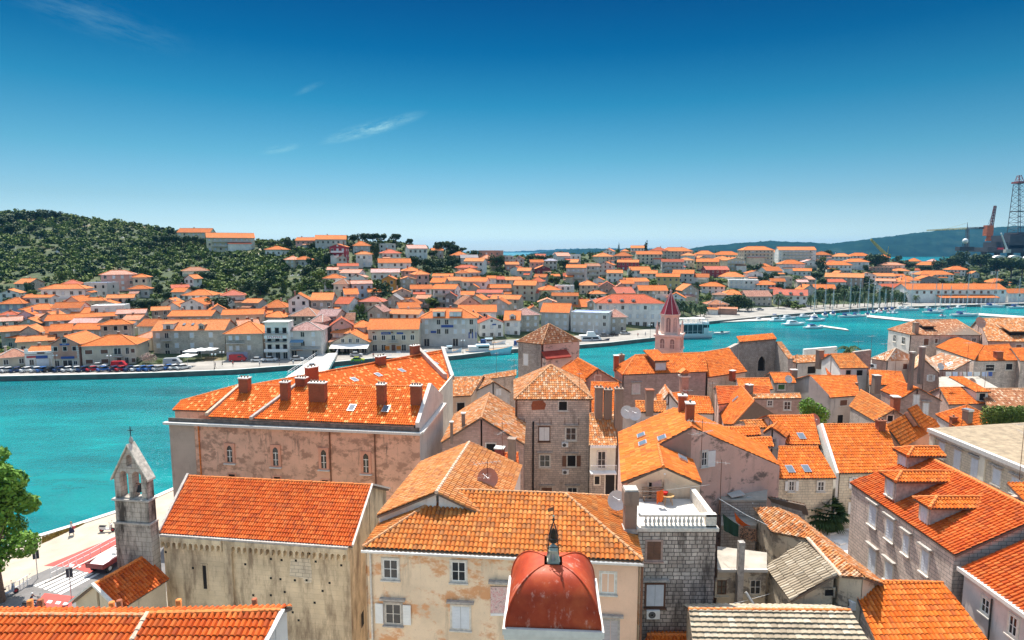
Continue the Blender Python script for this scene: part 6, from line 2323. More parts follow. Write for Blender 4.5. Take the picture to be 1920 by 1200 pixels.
def crown_blobs(kind,seed):
 r=random.Random(seed)
 out=[]
 if kind=='round':
  for i in range(11):
   a,q=r.uniform(0,6.28),r.uniform(0,0.33)**0.9
   out.append((math.cos(a)*q,math.sin(a)*q,r.uniform(0.34,0.78),r.uniform(0.15,0.24)))
 elif kind=='pine':
  for i in range(12):
   a,q=r.uniform(0,6.28),r.uniform(0.05,0.38)
   out.append((math.cos(a)*q,math.sin(a)*q,r.uniform(0.60,0.84),r.uniform(0.12,0.19)))
 elif kind=='cypress':
  for i in range(9):
   z=0.1+0.85*i/8
   w=0.42*(1-(i/8)**2)**0.6+0.06
   out.append((r.uniform(-.05,.05),r.uniform(-.05,.05),z,max(0.06,w*0.9)))
 elif kind=='conifer':
  for i in range(16):
   z=0.12+0.85*i/15
   w=0.40*(1-i/15)+0.03
   a=r.uniform(0,6.28)
   out.append((math.cos(a)*w*0.5,math.sin(a)*w*0.5,z,w*0.55+0.02))
 return out
TREE={}
for kind,nvar,nl,ls,mat in(('round',4,1000,0.058,L_DARK),('roundm',3,1000,0.058,L_MID),('pine',3,1000,0.055,L_DARK),('cypress',2,420,0.06,L_DARK),('conifer',2,520,0.05,L_DARK)):
 TREE[kind]=[]
 for q in range(nvar):
  kk='round'if kind=='roundm'else kind
  V,Fc=leaf_cloud(crown_blobs(kk,11+q*7),nl,ls,5+q)
  if kk=='cypress':
   V[:,:2]*=1.0
  cm=arr_mesh('crown',V,Fc,mat)
  m=MB()
  m.tube((0,0,0),(0.01,0.01,0.55),0.035,0.018,6,M_BARK)
  for k in range(4):
   a=k*1.6+q
   m.tube((0,0,0.3+0.05*k),(0.2*math.cos(a),0.2*math.sin(a),0.6),0.014,0.006,5,M_BARK)
  TREE[kind].append((m.mesh('trunk',V3((0,0,0))),cm))
for q in range(3):
 r=random.Random(40+q)
 V,Fc=[],[]
 for k in range(34):
  a=k*2.399+r.uniform(-.2,.2)
  el=r.uniform(-0.7,1.2)
  L=r.uniform(0.32,0.44)
  pts=[]
  for s in range(7):
   t=s/6
   rr_=L*t*math.cos(el*(1-t*0.4))
   zz=0.72+L*(math.sin(el)*t-0.75*t*t)
   pts.append(V3((math.cos(a)*rr_,math.sin(a)*rr_,zz)))
  sd_=V3((-math.sin(a),math.cos(a),0))
  for s in range(6):
   for sg_ in(-1,1):
    w0=0.055*math.sin(math.pi*(0.12+0.8*s/6))
    i=len(V)
    p,p2=pts[s],pts[s+1]
    V+=[p,p2,p2.lerp(p,0.25)+sd_*sg_*w0-UP*w0*0.7,p.lerp(p2,0.2)+sd_*sg_*w0*0.8-UP*w0*0.6]
    Fc.append((i,i+1,i+2,i+3))
 cm=arr_mesh('crown',np.array([tuple(v)for v in V]),np.array(Fc),L_PALM)
 m=MB()
 pr_=[(0.032,0)]
 for k in range(1,12):
  pr_+=[(0.024+0.004*(k%2),0.066*k)]
 m.lathe((0,0,0),pr_+[(0.04,0.74)],8,M_BARK)
 TREE.setdefault('palm',[]).append((m.mesh('trunk',V3((0,0,0))),cm))
for q in range(2):
 r=random.Random(60+q)
 V,Fc=[],[]
 for k in range(54):
  a=k*2.399
  el=1.35-2.3*(k/53)+r.uniform(-.12,.12)
  d=V3((math.cos(a)*math.cos(el),math.sin(a)*math.cos(el),math.sin(el)))
  c=V3((0,0,0.80))+d*r.uniform(0.13,0.20)
  s_=V3((-math.sin(a),math.cos(a),0))
  for j in range(9):
   t=-1.25+2.5*j/8
   b_=d*math.cos(t)+s_*math.sin(t)
   n_=b_.cross(d.cross(s_))
   L_=0.17*(1-0.12*abs(t))
   i=len(V)
   V+=[c,c+b_*L_*0.6+n_*0.02,c+b_*L_-UP*0.03,c+b_*L_*0.6-n_*0.02]
   Fc.append((i,i+1,i+2,i+3))
 m=MB()
 m.lathe((0,0,0),[(0.028,0),(0.022,0.3),(0.03,0.7),(0.045,0.8)],8,M_BARK)
 TREE.setdefault('fanpalm',[]).append((m.mesh('trunk',V3((0,0,0))),arr_mesh('crown',np.array([tuple(v)for v in V]),np.array(Fc),L_PALM)))
LAND=[]
def tree(kind,label,p,h,w,group=None,rz=None,dark=False):
 tm_,cm_=R.choice(TREE[kind])
 cat='palm'if 'palm'in kind else 'tree'
 nm={'round':'broadleaf_tree','roundm':'broadleaf_tree','pine':'pine_tree','cypress':'cypress_tree','conifer':'conifer_tree','palm':'palm_tree','fanpalm':'palm_tree'}[kind]
 t=thing(nm,label,cat,p,group)
 t.rotation_euler=(0,0,R.uniform(0,6.28)if rz is None else rz)
 t.scale=(w,w,h)
 for me in(tm_,cm_):
  o=bpy.data.objects.new(me.name.split('.')[0],me)
  COL.objects.link(o)
  o.parent=t
 return t
def unit_window(name,pane,frame,arch=False):
 m=MB()
 m.box(V3((-0.5,-0.06,0)),V3((1,0,0)),V3((0,0.05,0)),UP,pane)
 for(x,z,w,h_)in((-0.62,-0.1,1.24,0.1),(-0.62,1.0,1.24,0.08),(-0.62,0,0.12,1.0),(0.5,0,0.12,1.0)):
  m.box(V3((x,-0.09,z)),V3((w,0,0)),V3((0,0.08,0)),V3((0,0,h_)),frame)
 if pane is M_FARWIN:
  m.box(V3((-0.04,-0.075,0)),V3((0.08,0,0)),V3((0,0.012,0)),UP,frame)
 return m.mesh('window',V3((0,0,0)))
UW=[unit_window('w',M_FARWIN,M_TRIM),unit_window('w',M_FARWIN,M_WFRAME),unit_window('w',M_SHUT,M_TRIM),unit_window('w',M_SHUTB,M_TRIM),unit_window('w',M_BLACK,M_WTRIM)]
FOOT=[]
class FarHouse:
 pass
def far_house(u0,u1,ve,vr,h,kind,wk,rk,label=None,ref=None,dep=None,win=True,yaw=None,cat='house',name='house',wst=None,pos=None):
 uc=(u0+u1)/2
 p=on_ground(uc,ve,h)if pos is None else pos
 D=p.y
 w=(u1-u0)/F*D*(cp+(CY-ve)/F*sp)
 az=p.x/D
 rz=-az*0.35+R.choice([-1,1])*R.uniform(0.02,0.34)if yaw is None else yaw
 if kind=='x'and pos is None and u1-u0<38 and R.random()<0.3:
  kind='y'
 k=(vr-HZ)/F
 rise0=H-k*D-p.z
 if kind in 'xh':
  if dep is None:
   dep=2*rise0/(0.40+k)
   dep=max(5.5,min(13.0,dep))
  rise=H-k*(D+dep/2)-p.z
  rise=max(0.16*dep/2,min(0.50*dep/2,rise))
 elif kind=='y':
  dep=dep or max(7.0,min(12,w*0.9))
  rise=max(0.25*w/2,min(0.7*w/2,rise0))
 else:
  dep=dep or max(6.0,min(12,w*0.7))
  rise=0.0
 zg=min(terrain(p.x+dx,D+dy)for dx in(-w/2,w/2)for dy in(0,dep))-0.6
 zb=p.z-h-0.3
 zg=min(zg,zb)
 ex=V3((math.cos(rz),math.sin(rz),0))
 ey=V3((-ex.y,ex.x,0))
 o=V3((p.x,p.y,0))
 ze=p.z
 t=thing(name,label or '',cat,(p.x,p.y,zg))
 L=lambda x,y,z:o+ex*x+ey*y+UP*z
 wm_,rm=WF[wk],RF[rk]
 hw=w/2-0.25
 m=MB()
 b4=[L(-hw,0.2,zg),L(hw,0.2,zg),L(hw,dep-0.2,zg),L(-hw,dep-0.2,zg)]
 ch_=ze-zg
 m.prism(b4,UP*ch_,wm_)
 if kind=='x':
  for s in(-hw,hw):
   m.prism([L(s,0.2,ze),L(s,dep-0.2,ze),L(s,dep/2,ze+rise*0.96)],ex*(-0.2 if s>0 else 0.2),wm_)
 if kind=='y':
  for s in(0.2,dep-0.2):
   m.prism([L(-hw,s,ze),L(hw,s,ze),L(0,s,ze+rise*0.96)],ey*(0.2 if s<1 else-0.2),wm_)
 if kind=='f':
  for a,b in((0,1),(1,2),(2,3),(3,0)):
   A_,B_=b4[a]+UP*ch_,b4[b]+UP*ch_
   d_=(B_-A_).normalized()
   m.box(A_,B_-A_,V3((-d_.y,d_.x,0))*0.25,UP*0.5,wm_)
 m.build('wall',t)
 m=MB()
 ov=0.35
 th_=UP*0.16
 fw=w/2+0.1
 if kind=='x':
  m.prism([L(-fw,-ov,ze-0.1),L(fw,-ov,ze-0.1),L(fw,dep/2,ze+rise),L(-fw,dep/2,ze+rise)],th_,rm,M_TRIMD)
  m.prism([L(fw,dep+ov,ze-0.1),L(-fw,dep+ov,ze-0.1),L(-fw,dep/2,ze+rise),L(fw,dep/2,ze+rise)],th_,rm,M_TRIMD)
 elif kind=='y':
  m.prism([L(-fw-ov,dep+0.1,ze-0.12),L(-fw-ov,-0.1,ze-0.12),L(0,-0.1,ze+rise),L(0,dep+0.1,ze+rise)],th_,rm,M_TRIMD)
  m.prism([L(fw+ov,-0.1,ze-0.12),L(fw+ov,dep+0.1,ze-0.12),L(0,dep+0.1,ze+rise),L(0,-0.1,ze+rise)],th_,rm,M_TRIMD)
 elif kind=='h':
  ins=min(dep/2,w/2-0.3)
  A_,B_,C_,D_=L(-fw-ov,-ov,ze-0.1),L(fw+ov,-ov,ze-0.1),L(fw+ov,dep+ov,ze-0.1),L(-fw-ov,dep+ov,ze-0.1)
  E_,G_=L(-fw+ins,dep/2,ze+rise),L(fw-ins,dep/2,ze+rise)
  for P in([A_,B_,G_,E_],[C_,D_,E_,G_],[B_,C_,G_],[D_,A_,E_]):
   m.prism(P,th_,rm,M_TRIMD)
  ct_=M_CAP if rk in 'opr'else M_TRIMD
  for P,Q in((A_,E_),(B_,G_),(E_,G_)):
   m.tube(P+UP*0.2,Q+UP*0.2,0.16,0.16,5,ct_)
 else:
  m.prism([L(-hw+0.26,0.46,ze),L(hw-0.26,0.46,ze),L(hw-0.26,dep-0.46,ze),L(-hw+0.26,dep-0.46,ze)],UP*0.15,rm)
 if kind in 'xy':
  ct_=M_CAP if rk in 'opr'else M_TRIMD
  if kind=='x':
   m.tube(L(-fw,dep/2,ze+rise+0.16),L(fw,dep/2,ze+rise+0.16),0.16,0.16,5,ct_)
  else:
   m.tube(L(0,-0.1,ze+rise+0.16),L(0,dep,ze+rise+0.16),0.16,0.16,5,ct_)
 ro=m.build('roof',t)
 if kind!='f'and R.random()<0.55:
  cx_=R.uniform(-0.3,0.3)*w
  m=MB()
  m.cbox(L(cx_,dep*0.58,ze+rise*0.5),0.6,0.6,rise*0.5+0.9,R.choice([M_CHIM,M_BRICK,WF[wk]]),rz)
  m.cbox(L(cx_,dep*0.58,ze+rise+0.9),0.8,0.8,0.14,M_TRIMD,rz)
  m.build('chimney',ro)
 if pos is None and kind!='f'and h>=4 and R.random()<0.55 and w>6:
  aw_,ad_=R.uniform(0.3,0.55)*w,R.uniform(2.2,3.8)
  ax_=R.choice([-hw,hw-aw_])if R.random()<0.7 else R.uniform(-hw,hw-aw_)
  za_=ze-h*R.uniform(0.42,0.6)
  m=MB()
  awm=WF[R.choice('wsgec')]
  m.box(L(ax_,0.2-ad_,zg),ex*aw_,ey*(ad_-0.02),UP*(za_-zg),awm)
  if R.random()<0.6:
   m.prism([L(ax_-0.2,-ad_-0.1,za_+0.02),L(ax_+aw_+0.2,-ad_-0.1,za_+0.02),L(ax_+aw_+0.2,0.15,za_+ad_*0.3),L(ax_-0.2,0.15,za_+ad_*0.3)],UP*0.15,RF[R.choice('oopbr')])
  else:
   m.box(L(ax_,0.2-ad_,za_),ex*aw_,ey*0.15,UP*0.9,awm)
  m.build('annex',t)
 r=FarHouse()
 r.t,r.L,r.w,r.dep,r.ze,r.zg,r.rise,r.h,r.rz,r.D=t,L,w,dep,ze,zg,rise,h,rz,D
 r.ex,r.ey,r.hw,r.roof=ex,ey,hw,ro
 r.u,r.v,r.wk,r.rk,r.kind,r.ref,r.label=uc,ve,wk,rk,kind,ref,label
 r.ww=w
 FOOT.append((p.x,p.y+dep/2,max(w,dep)/2+0.5))
 if win:
  st=max(1,int(round(h/3.0)))
  wst=wst if wst is not None else R.choice([0,0,1,2,2,3,4])
  n=max(1,int(round(w/3.4)))
  for s in range(st):
   zz=ze-h+h*(s+0.30)/st
   for i in range(n):
    x=-hw+2*hw*(i+0.5)/n
    sty=wst if R.random()<0.75 else R.choice([0,2])
    far_window(r,x,0.2,zz,1.05,1.4,sty,0)
   if abs(az)>0.08:
    nn_=max(1,int(dep/4.2))
    for i in range(nn_):
     far_window(r,hw if az<0 else-hw,dep*(i+0.5)/nn_,zz,0.9,1.2,wst,1 if az<0 else-1)
  if kind=='y'and w>7:
   far_window(r,0,0.2,ze+rise*0.2,0.8,0.9,wst,0)
 return r
def far_window(r,x,y,z,w,h,sty,side,me=None):
 o=bpy.data.objects.new('window',me or UW[sty])
 COL.objects.link(o)
 o.parent=r.t
 p=r.L(x,y,z)
 o.location=p-WO[r.t.name]
 o.rotation_euler=(0,0,r.rz+side*math.pi/2)
 o.scale=(w,1,h)
 return o
def balcony(r,x0,x1,z,d=1.2,solid=False,mat=None):
 m=MB()
 o=r.L(x0,0.15-d,z)
 m.box(o,r.ex*(x1-x0),r.ey*d,UP*0.16,mat or M_CONCW)
 if solid:
  m.box(o+UP*0.161,r.ex*(x1-x0),r.ey*0.12,UP*0.9,mat or M_WHITEP)
 else:
  n=int((x1-x0)/0.35)
  for i in range(n+1):
   q=o+r.ex*((x1-x0)*i/n)+r.ey*0.04+UP*0.16
   m.tube(q,q+UP*0.85,0.025,0.025,4,M_DARKM)
  m.box(o+UP*1.0,r.ex*(x1-x0),r.ey*0.06,UP*0.06,M_DARKM)
 m.build('balcony',r.t)
def far_dormer(r,x,w,gable=False,d0=0.7,hgt=1.6,wall=None,sty=0):
 z0=r.ze+r.rise*(d0/(r.dep/2))-0.1
 m=MB()
 wl_=wall or WF[r.wk]
 m.box(r.L(x-w/2,d0,z0-0.3),r.ex*w,r.ey*(r.dep/2-d0),UP*(hgt+0.3),wl_)
 d_=m.build('dormer',r.t)
 m=MB()
 zt=z0+hgt+0.01
 if gable:
  a,b,c=r.L(x-w/2-0.25,d0-0.2,zt),r.L(x+w/2+0.25,d0-0.2,zt),r.L(x,d0-0.2,zt+w*0.32)
  e=r.ey*(r.dep/2-d0+1)
  m.prism([a,b,c],r.ey*0.12,wl_)
  m.prism([a,c,c+e,a+e],UP*0.14,RF[r.rk],M_TRIMD)
  m.prism([b,b+e,c+e,c],UP*0.14,RF[r.rk],M_TRIMD)
 else:
  e=r.ey*(r.dep/2-d0+0.8)
  a,b=r.L(x-w/2-0.25,d0-0.25,zt),r.L(x+w/2+0.25,d0-0.25,zt)
  m.prism([a,b,b+e+UP*0.4,a+e+UP*0.4],UP*0.14,RF[r.rk],M_TRIMD)
 m.build('dormer_roof',d_)
 far_window(r,x,d0,z0+0.25,min(1.1,w*0.6),hgt*0.66,sty,0)
def sign(r,x,z,w,h,mat,y=0.2,label=None):
 m=MB()
 m.box(r.L(x-w/2,y-0.14,z),r.ex*w,r.ey*0.12,UP*h,mat)
 return m.build('shop_sign',r.t)
def lettering(r,x,z,n,size,mat,y=0.05,parent=None):
 m=MB()
 rr_=random.Random(n)
 for i in range(n):
  x0=x+(i-n/2)*size*0.78
  m.box(r.L(x0,y,z),r.ex*size*0.16,r.ey*0.02,UP*size*rr_.uniform(0.75,1.0),mat)
  m.box(r.L(x0+size*0.162,y,z+size*rr_.choice([0.0,0.35,0.6])),r.ex*size*0.34,r.ey*0.02,UP*size*0.16,mat)
 return m.build('lettering',parent or r.t)
HS=[]
def H_(*a,**k):
 r=far_house(*a,**k)
 HS.append(r)
 return r
M_BLUESIGN=plain('blue_sign_paint',(0.03,0.08,0.30),0.5,var=0.05)
M_REDSIGN=plain('red_sign_paint',(0.45,0.03,0.04),0.5,var=0.05)
M_ORSIGN=plain('orange_sign_paint',(0.70,0.22,0.02),0.5,var=0.05)
def quay_pos(uc,vb,ve):
 b=PZ(uc,vb,1.3)
 e=PY(uc,ve,b.y)
 return e,e.z-1.3
def Q(u0,u1,ve,vr,vb,kind,wk,rk,label,ref,**k):
 e,h=quay_pos((u0+u1)/2,vb,ve)
 return H_(u0,u1,ve,vr,h,kind,wk,rk,label=label,ref=ref,pos=e,**k)
w1=Q(0,50,670,655,688,'h','e','b','low beige quayside house with patchy brown roof at the left edge','the low beige quayside house',wst=1)
w2=Q(49,96,664,650,687,'x','w','o','white shop with a stepped parapet and red and blue signs on the quay','the white stepped shop',win=False)
m=MB()
pts=[w2.L(-w2.w/2+0.1,0.1,1.3),w2.L(w2.w/2-0.1,0.1,1.3),w2.L(w2.w/2-0.1,0.1,w2.ze+0.9),w2.L(-w2.w*0.36,0.1,w2.ze+0.9),w2.L(-w2.w*0.36,0.1,w2.ze+1.7),w2.L(-w2.w/2+0.1,0.1,w2.ze+1.7)]
m.prism(pts,w2.ey*-0.35,WF['w'])
m.build('parapet',w2.t)
sign(w2,-w2.w*0.25,w2.ze-1.0,2.4,0.55,M_REDSIGN,-0.26)
sign(w2,w2.w*0.12,w2.ze-1.3,3.0,0.9,M_BLUESIGN,-0.26)
far_window(w2,-w2.w*0.25,-0.26,1.9,1.0,1.5,0,0)
far_window(w2,w2.w*0.14,-0.26,1.4,3.2,2.2,2,0)
far_window(w2,w2.w*0.1,-0.26,w2.ze+0.1,1.9,0.5,3,0)
w3=Q(95,146,646,632,688,'y','t','o','brown pink gable house with white quoins and blue shop signs on the quay','the brown pink gable house',win=False,dep=13,yaw=0.16)
zz=w3.ze
for x in(-0.32,0.0,0.32):
 far_window(w3,x*w3.w,0.2,zz-1.9,1.0,1.2,4,0)
far_window(w3,0,0.2,zz+0.5,1.1,1.2,4,0)
for y in(3,7,11):
 far_window(w3,w3.hw,y,zz-1.9,1.0,1.3,1,1)
for k in range(10):
 for sx_ in(-1,1):
  m=MB()
  m.box(w3.L(sx_*(w3.hw-(0.3 if k%2 else 0.22))-0.28,0.13,1.3+k*(zz-1.6)/10),w3.ex*(0.6 if k%2 else 0.44),w3.ey*0.1,UP*(zz-1.6)/13,M_WTRIM)
  m.build('quoin',w3.t)
m=MB()
m.box(w3.L(-w3.hw,0.12,1.3),w3.ex*2*w3.hw,w3.ey*0.1,UP*2.5,WF['e'])
m.build('ground_floor',w3.t)
far_window(w3,0.5,0.1,1.35,2.4,1.9,0,0)
far_window(w3,-w3.w*0.3,0.1,1.35,1.1,1.9,0,0)
far_window(w3,w3.w*0.33,0.1,1.9,0.9,1.1,1,0)
sign(w3,0,zz-0.25,2.6,0.5,M_BLUESIGN,0.2)
sg_=sign(w3,0.6,3.75,3.6,0.7,M_BLUESIGN,0.1)
lettering(w3,0,zz-0.12,4,0.34,M_WHITEP,0.05)
w4=Q(155,250,648,629,685,'h','e','o','two storey beige stone house with broad orange hipped roof on the quay','the beige hipped house',win=False,yaw=0.22)
for x in(-0.36,-0.08):
 for z in(2.0,4.9):
  far_window(w4,x*w4.w,0.2,z,1.9,1.2,3,0)
for x,z,ww_,h_,s_ in((0.16,4.6,1.8,1.8,0),(0.34,4.6,0.8,1.9,0),(0.44,4.9,1.0,1.2,3),(0.18,1.5,1.2,2.0,3),(0.32,1.5,0.9,2.0,0),(0.44,2.0,1.0,1.2,3)):
 far_window(w4,x*w4.w,0.2,z,ww_,h_,s_,0)
balcony(w4,0.08*w4.w,0.26*w4.w,3.9)
w5a=Q(256,290,612,599,652,'x','w','o','tall plain white house with rusty streaks beside the dormered stone house','the tall plain white house',wst=2)
w5=Q(286,420,620,598,668,'x','s','o','big grey stone house with long orange roof, dormers and a café terrace','the big dormered stone house',win=False,dep=11.5,yaw=0.10)
for x,s_ in((-0.42,2),(-0.30,0),(-0.17,2),(0.04,2),(0.30,2)):
 for z,h_ in((w5.ze-2.3,1.6),(w5.ze-5.6,1.5)):
  far_window(w5,x*w5.w,0.2,z,1.15,h_,s_,0)
for y in(2.5,6,9):
 for z in(w5.ze-2.3,w5.ze-5.4):
  far_window(w5,w5.hw,y,z,1.0,1.3,3,1)
for x in(-0.3,-0.1,0.12):
 far_window(w5,x*w5.w,0.2,1.4,1.4,1.9,0,0)
balcony(w5,-0.36*w5.w,-0.23*w5.w,w5.ze-3.2)
far_dormer(w5,-0.28*w5.w,3.2,False,0.6,1.9,WF['w'])
far_dormer(w5,0.17*w5.w,1.7,True,0.6,1.5)
for x in(-0.12,0.0):
 m=MB()
 m.box(w5.L(x*w5.w,2.4,w5.ze+w5.rise*0.5),w5.ex*0.8,w5.ey*1.0+UP*0.45,UP*0.22,M_SKYL)
 m.build('skylight',w5.t)
w6=Q(422,492,626,604,674,'h','s','o','stone house with orange hipped roof and a long balcony beside the red van','the balconied hipped house',win=False,yaw=0.12)
for x,s_ in((-0.36,2),(-0.18,2),(0.12,2)):
 for z in(w6.ze-2.0,w6.ze-5.2):
  far_window(w6,x*w6.w,0.2,z,1.0,1.4,s_,0)
balcony(w6,-0.45*w6.w,0.02*w6.w,w6.ze-3.0)
m=MB()
m.box(w6.L(-w6.hw,0.1,1.3),w6.ex*w6.w*0.55,w6.ey*0.1,UP*2.4,WF['l'])
m.build('ground_floor',w6.t)
w7=Q(494,541,608,604,673,'f','w','w','narrow white four storey café block with flat roof, balconies and a name board','the white café block',win=False,yaw=0.05)
for z in(1.4,4.2,7.0,9.6):
 for x in(-0.3,0.02,0.32):
  if z<w7.ze-1.5:
   far_window(w7,x*w7.w,0.2,z,1.2,1.7 if z>2 else 2.1,0 if z<4 else 4,0)
balcony(w7,-0.48*w7.w,0.46*w7.w,3.6,1.3,True)
balcony(w7,-0.48*w7.w,0.40*w7.w,6.6,1.0)
balcony(w7,-0.48*w7.w,0.46*w7.w,9.3,1.0)
m=MB()
m.box(w7.L(-w7.w*0.46,-1.0,8.0),w7.ex*w7.w*0.9,w7.ey*0.12,UP*1.0,M_WHITEP)
bd=m.build('name_board',w7.t)
lettering(w7,0,8.17,8,0.8,M_REDSIGN,-1.03,bd)
m=MB()
m.box(w7.L(-w7.w*0.52,-0.8,w7.ze+0.55),w7.ex*w7.w*1.04,w7.ey*(w7.dep),UP*0.25,M_CONCW)
m.build('roof_slab',w7.t)
w8=Q(537,603,620,604,670,'h','g','b','three storey grey stone house with brown hipped roof and awnings by the bridge','the brown roofed bridge house',win=False,yaw=0.10)
for z in(w8.ze-2.0,w8.ze-5.0):
 for x,s_ in((-0.36,2),(-0.05,0),(0.25,2)):
  far_window(w8,x*w8.w,0.2,z,1.1,1.5,s_,0)
for y in(2,5,8):
 for z in(w8.ze-2.0,w8.ze-5.0):
  far_window(w8,w8.hw,y,z,1.0,1.4,2,1)
for x in(-0.3,0.28):
 far_window(w8,x*w8.w,0.2,1.4,1.5,2.1,0,0)
balcony(w8,-0.42*w8.w,0.46*w8.w,4.0,1.4)
m=MB()
m.prism([w8.L(-w8.w*0.46,-1.2,6.3),w8.L(-w8.w*0.02,-1.2,6.3),w8.L(-w8.w*0.02,0.15,7.0),w8.L(-w8.w*0.46,0.15,7.0)],UP*0.08,plain('blue_awning',(0.16,0.30,0.46),0.8))
m.build('awning',w8.t)
sign(w8,-0.15*w8.w,3.6,2.0,0.5,M_ORSIGN,0.1)
w9=Q(621,692,642,625,662,'y','e','o','gable house with three white windows above a long white awning by the bridge','the gable house with white awning',win=False,dep=12,yaw=0.0)
for x in(-0.2,0.0,0.2):
 far_window(w9,x*w9.w,0.2,w9.ze-0.1,1.0,1.3,1,0)
for x in(-0.35,-0.1,0.15,0.38):
 far_window(w9,x*w9.w,0.2,1.4,1.9,2.1,0,0)
m=MB()
m.prism([w9.L(-w9.w*0.5,-3.4,w9.ze-1.6),w9.L(w9.w*0.52,-3.4,w9.ze-1.6),w9.L(w9.w*0.52,0.1,w9.ze-0.6),w9.L(-w9.w*0.5,0.1,w9.ze-0.6)],UP*0.1,M_CLOTH)
for x in(-0.48,-0.15,0.18,0.5):
 m.tube(w9.L(x*w9.w,-3.3,1.3),w9.L(x*w9.w,-3.3,w9.ze-1.55),0.05,0.05,5,M_METAL)
m.build('awning',w9.t)
w10=Q(688,786,618,593,658,'x','e','o','stone hotel with large plain orange roof and dark blue name boards on the quay','the hotel with the plain orange roof',win=False,dep=12,yaw=0.05)
for x,s_ in((-0.36,1),(-0.19,1),(0.0,1),(0.20,1),(0.37,1)):
 far_window(w10,x*w10.w,0.2,w10.ze-3.6,1.2,1.6,s_,0)
 far_window(w10,x*w10.w,0.2,1.35,1.4,2.1,0 if abs(x)>0.05 else 3,0)
for x in(-0.38,-0.02,0.38):
 far_window(w10,x*w10.w,0.2,w10.ze-1.2,0.9,0.5,3,0)
balcony(w10,-0.09*w10.w,0.10*w10.w,w10.ze-4.4)
b1=sign(w10,-0.14*w10.w,w10.ze-1.7,3.2,0.8,M_BLUESIGN)
b2=sign(w10,0.13*w10.w,w10.ze-1.6,2.2,0.6,M_BLUESIGN)
lettering(w10,-0.14*w10.w,w10.ze-1.5,6,0.45,plain('gold_letters',(0.6,0.5,0.2),0.5,var=0),0.04,b1)
for x in(-0.12,0.10):
 sign(w10,x*w10.w,1.7,1.5,1.3,M_ORSIGN)
w11=Q(786,895,597,577,649,'h','g','o','large three storey grey stone house with box dormers and a dark blue sign','the grey house with box dormers',win=False,dep=12,yaw=0.03)
for x,s_ in((-0.38,2),(-0.17,0),(-0.03,0),(0.12,2),(0.26,2),(0.40,0)):
 for z in(w11.ze-2.2,w11.ze-5.6):
  far_window(w11,x*w11.w,0.2,z,1.2,1.7,s_,0)
for x in(-0.38,0.12):
 far_window(w11,x*w11.w,0.2,1.35,1.8,2.6,0,0)
sign(w11,-0.02*w11.w,w11.ze-3.3,4.4,0.9,M_BLUESIGN)
sign(w11,-0.26*w11.w,w11.ze-5.3,2.0,0.8,M_BLUESIGN)
for x in(0.36,0.42,0.48):
 sign(w11,x*w11.w,w11.ze-7.3,0.4,2.2,M_BLUESIGN)
far_dormer(w11,-0.17*w11.w,4.2,False,0.8,2.0,WF['w'],4)
far_dormer(w11,0.12*w11.w,4.2,False,0.8,2.0,WF['w'],2)
w12=Q(898,946,606,596,635,'y','w','r','small white gable house with two blue signs behind the fishing boats','the small white gable house',wst=1)
sign(w12,0.1*w12.w,w12.ze-0.8,1.6,0.5,M_BLUESIGN)
w13=Q(944,976,601,583,632,'x','w','o','white three storey house with steep orange roof and gabled dormer on the quay','the white steep roofed house',wst=0)
far_dormer(w13,0.1,2.2,True)
w14=Q(966,1014,591,578,628,'h','s','b','dim brown roofed stone house left of the squat corner tower','the dim stone house')
w15b=Q(1056,1116,576,561,600,'x','e','o','long orange roofed house rising behind the grey flat roofed block','the orange roof behind the flat block',win=False)
w15=Q(1012,1068,586,567,624,'x','g','o','three storey grey house with orange roof left of the grey flat roofed block','the grey three storey house',wst=2,win=False)
for x in(-0.28,0.08,0.36):
 for z in(w15.ze-2.2,w15.ze-5.2,2.0):
  far_window(w15,x*w15.w,0.2,z,1.3,1.6,2,0)
w16=Q(1068,1142,588,584,627,'f','g','g','long grey flat roofed stone block on the quay with shuttered windows','the grey flat roofed block',wst=2)
w17=Q(1142,1176,595,580,624,'h','s','b','little stone house with brown orange hipped roof between flat block and white palace','the little brown roofed house',wst=2)
w18=Q(1118,1246,569,552,614,'h','w','r','very long white palace with dull red hipped roof and arched doors on the quay','the long white palace',win=False,dep=16,yaw=-0.05)
for i in range(9):
 x=-0.44+0.88*i/8
 far_window(w18,x*w18.w,0.2,w18.ze-2.6,1.1,1.5,2 if i%3 else 0,0)
 far_window(w18,x*w18.w,0.2,w18.ze-6.6,1.1,1.7,2,0)
 far_window(w18,x*w18.w,0.2,1.4,1.5,2.3,0,0)
for x in(-0.3,-0.12,0.05):
 far_dormer(w18,x*w18.w,1.4,True,1.2,1.0)
Q(1327,1366,571,562,588,'h','e','b','small beige house with brown hipped roof behind the promenade palms','the small beige promenade house',wst=1)
Q(1324,1346,580,577,590,'x','w','o','little orange roofed kiosk with yellow sign on the promenade','the kiosk',win=False)
k2_=Q(1346,1382,579,576,590,'x','t','p','low terracotta pavilion beside the kiosk on the promenade','the promenade pavilion',win=False)
Q(1399,1449,556,543,575,'x','s','b','stone house with wide brown roof beside the large trees on the marina','the wide brown roofed house',wst=0)
w20=Q(1452,1512,554,539,574,'x','w','r','white house with maroon roof and three little white dormers on the marina','the maroon roofed dormer house',win=False)
for x in(-0.3,0.0,0.3):
 far_dormer(w20,x*w20.w,1.6,True,0.7,1.4,WF['w'])
for x in(-0.4,-0.2,0.02,0.22,0.4):
 far_window(w20,x*w20.w,0.2,w20.ze-2.2,1.2,1.4,0,0)
 far_window(w20,x*w20.w,0.2,2.0,1.2,1.4,0,0)
w21=Q(1700,1890,543,530,567,'x','w','o','very long white marina building with continuous orange roof and arcade','the long arcade building',win=False,dep=14,yaw=0.02)
for i in range(13):
 far_window(w21,(-0.40+0.86*i/12)*w21.w,0.2,w21.ze-2.6,1.5,1.7,3,0)
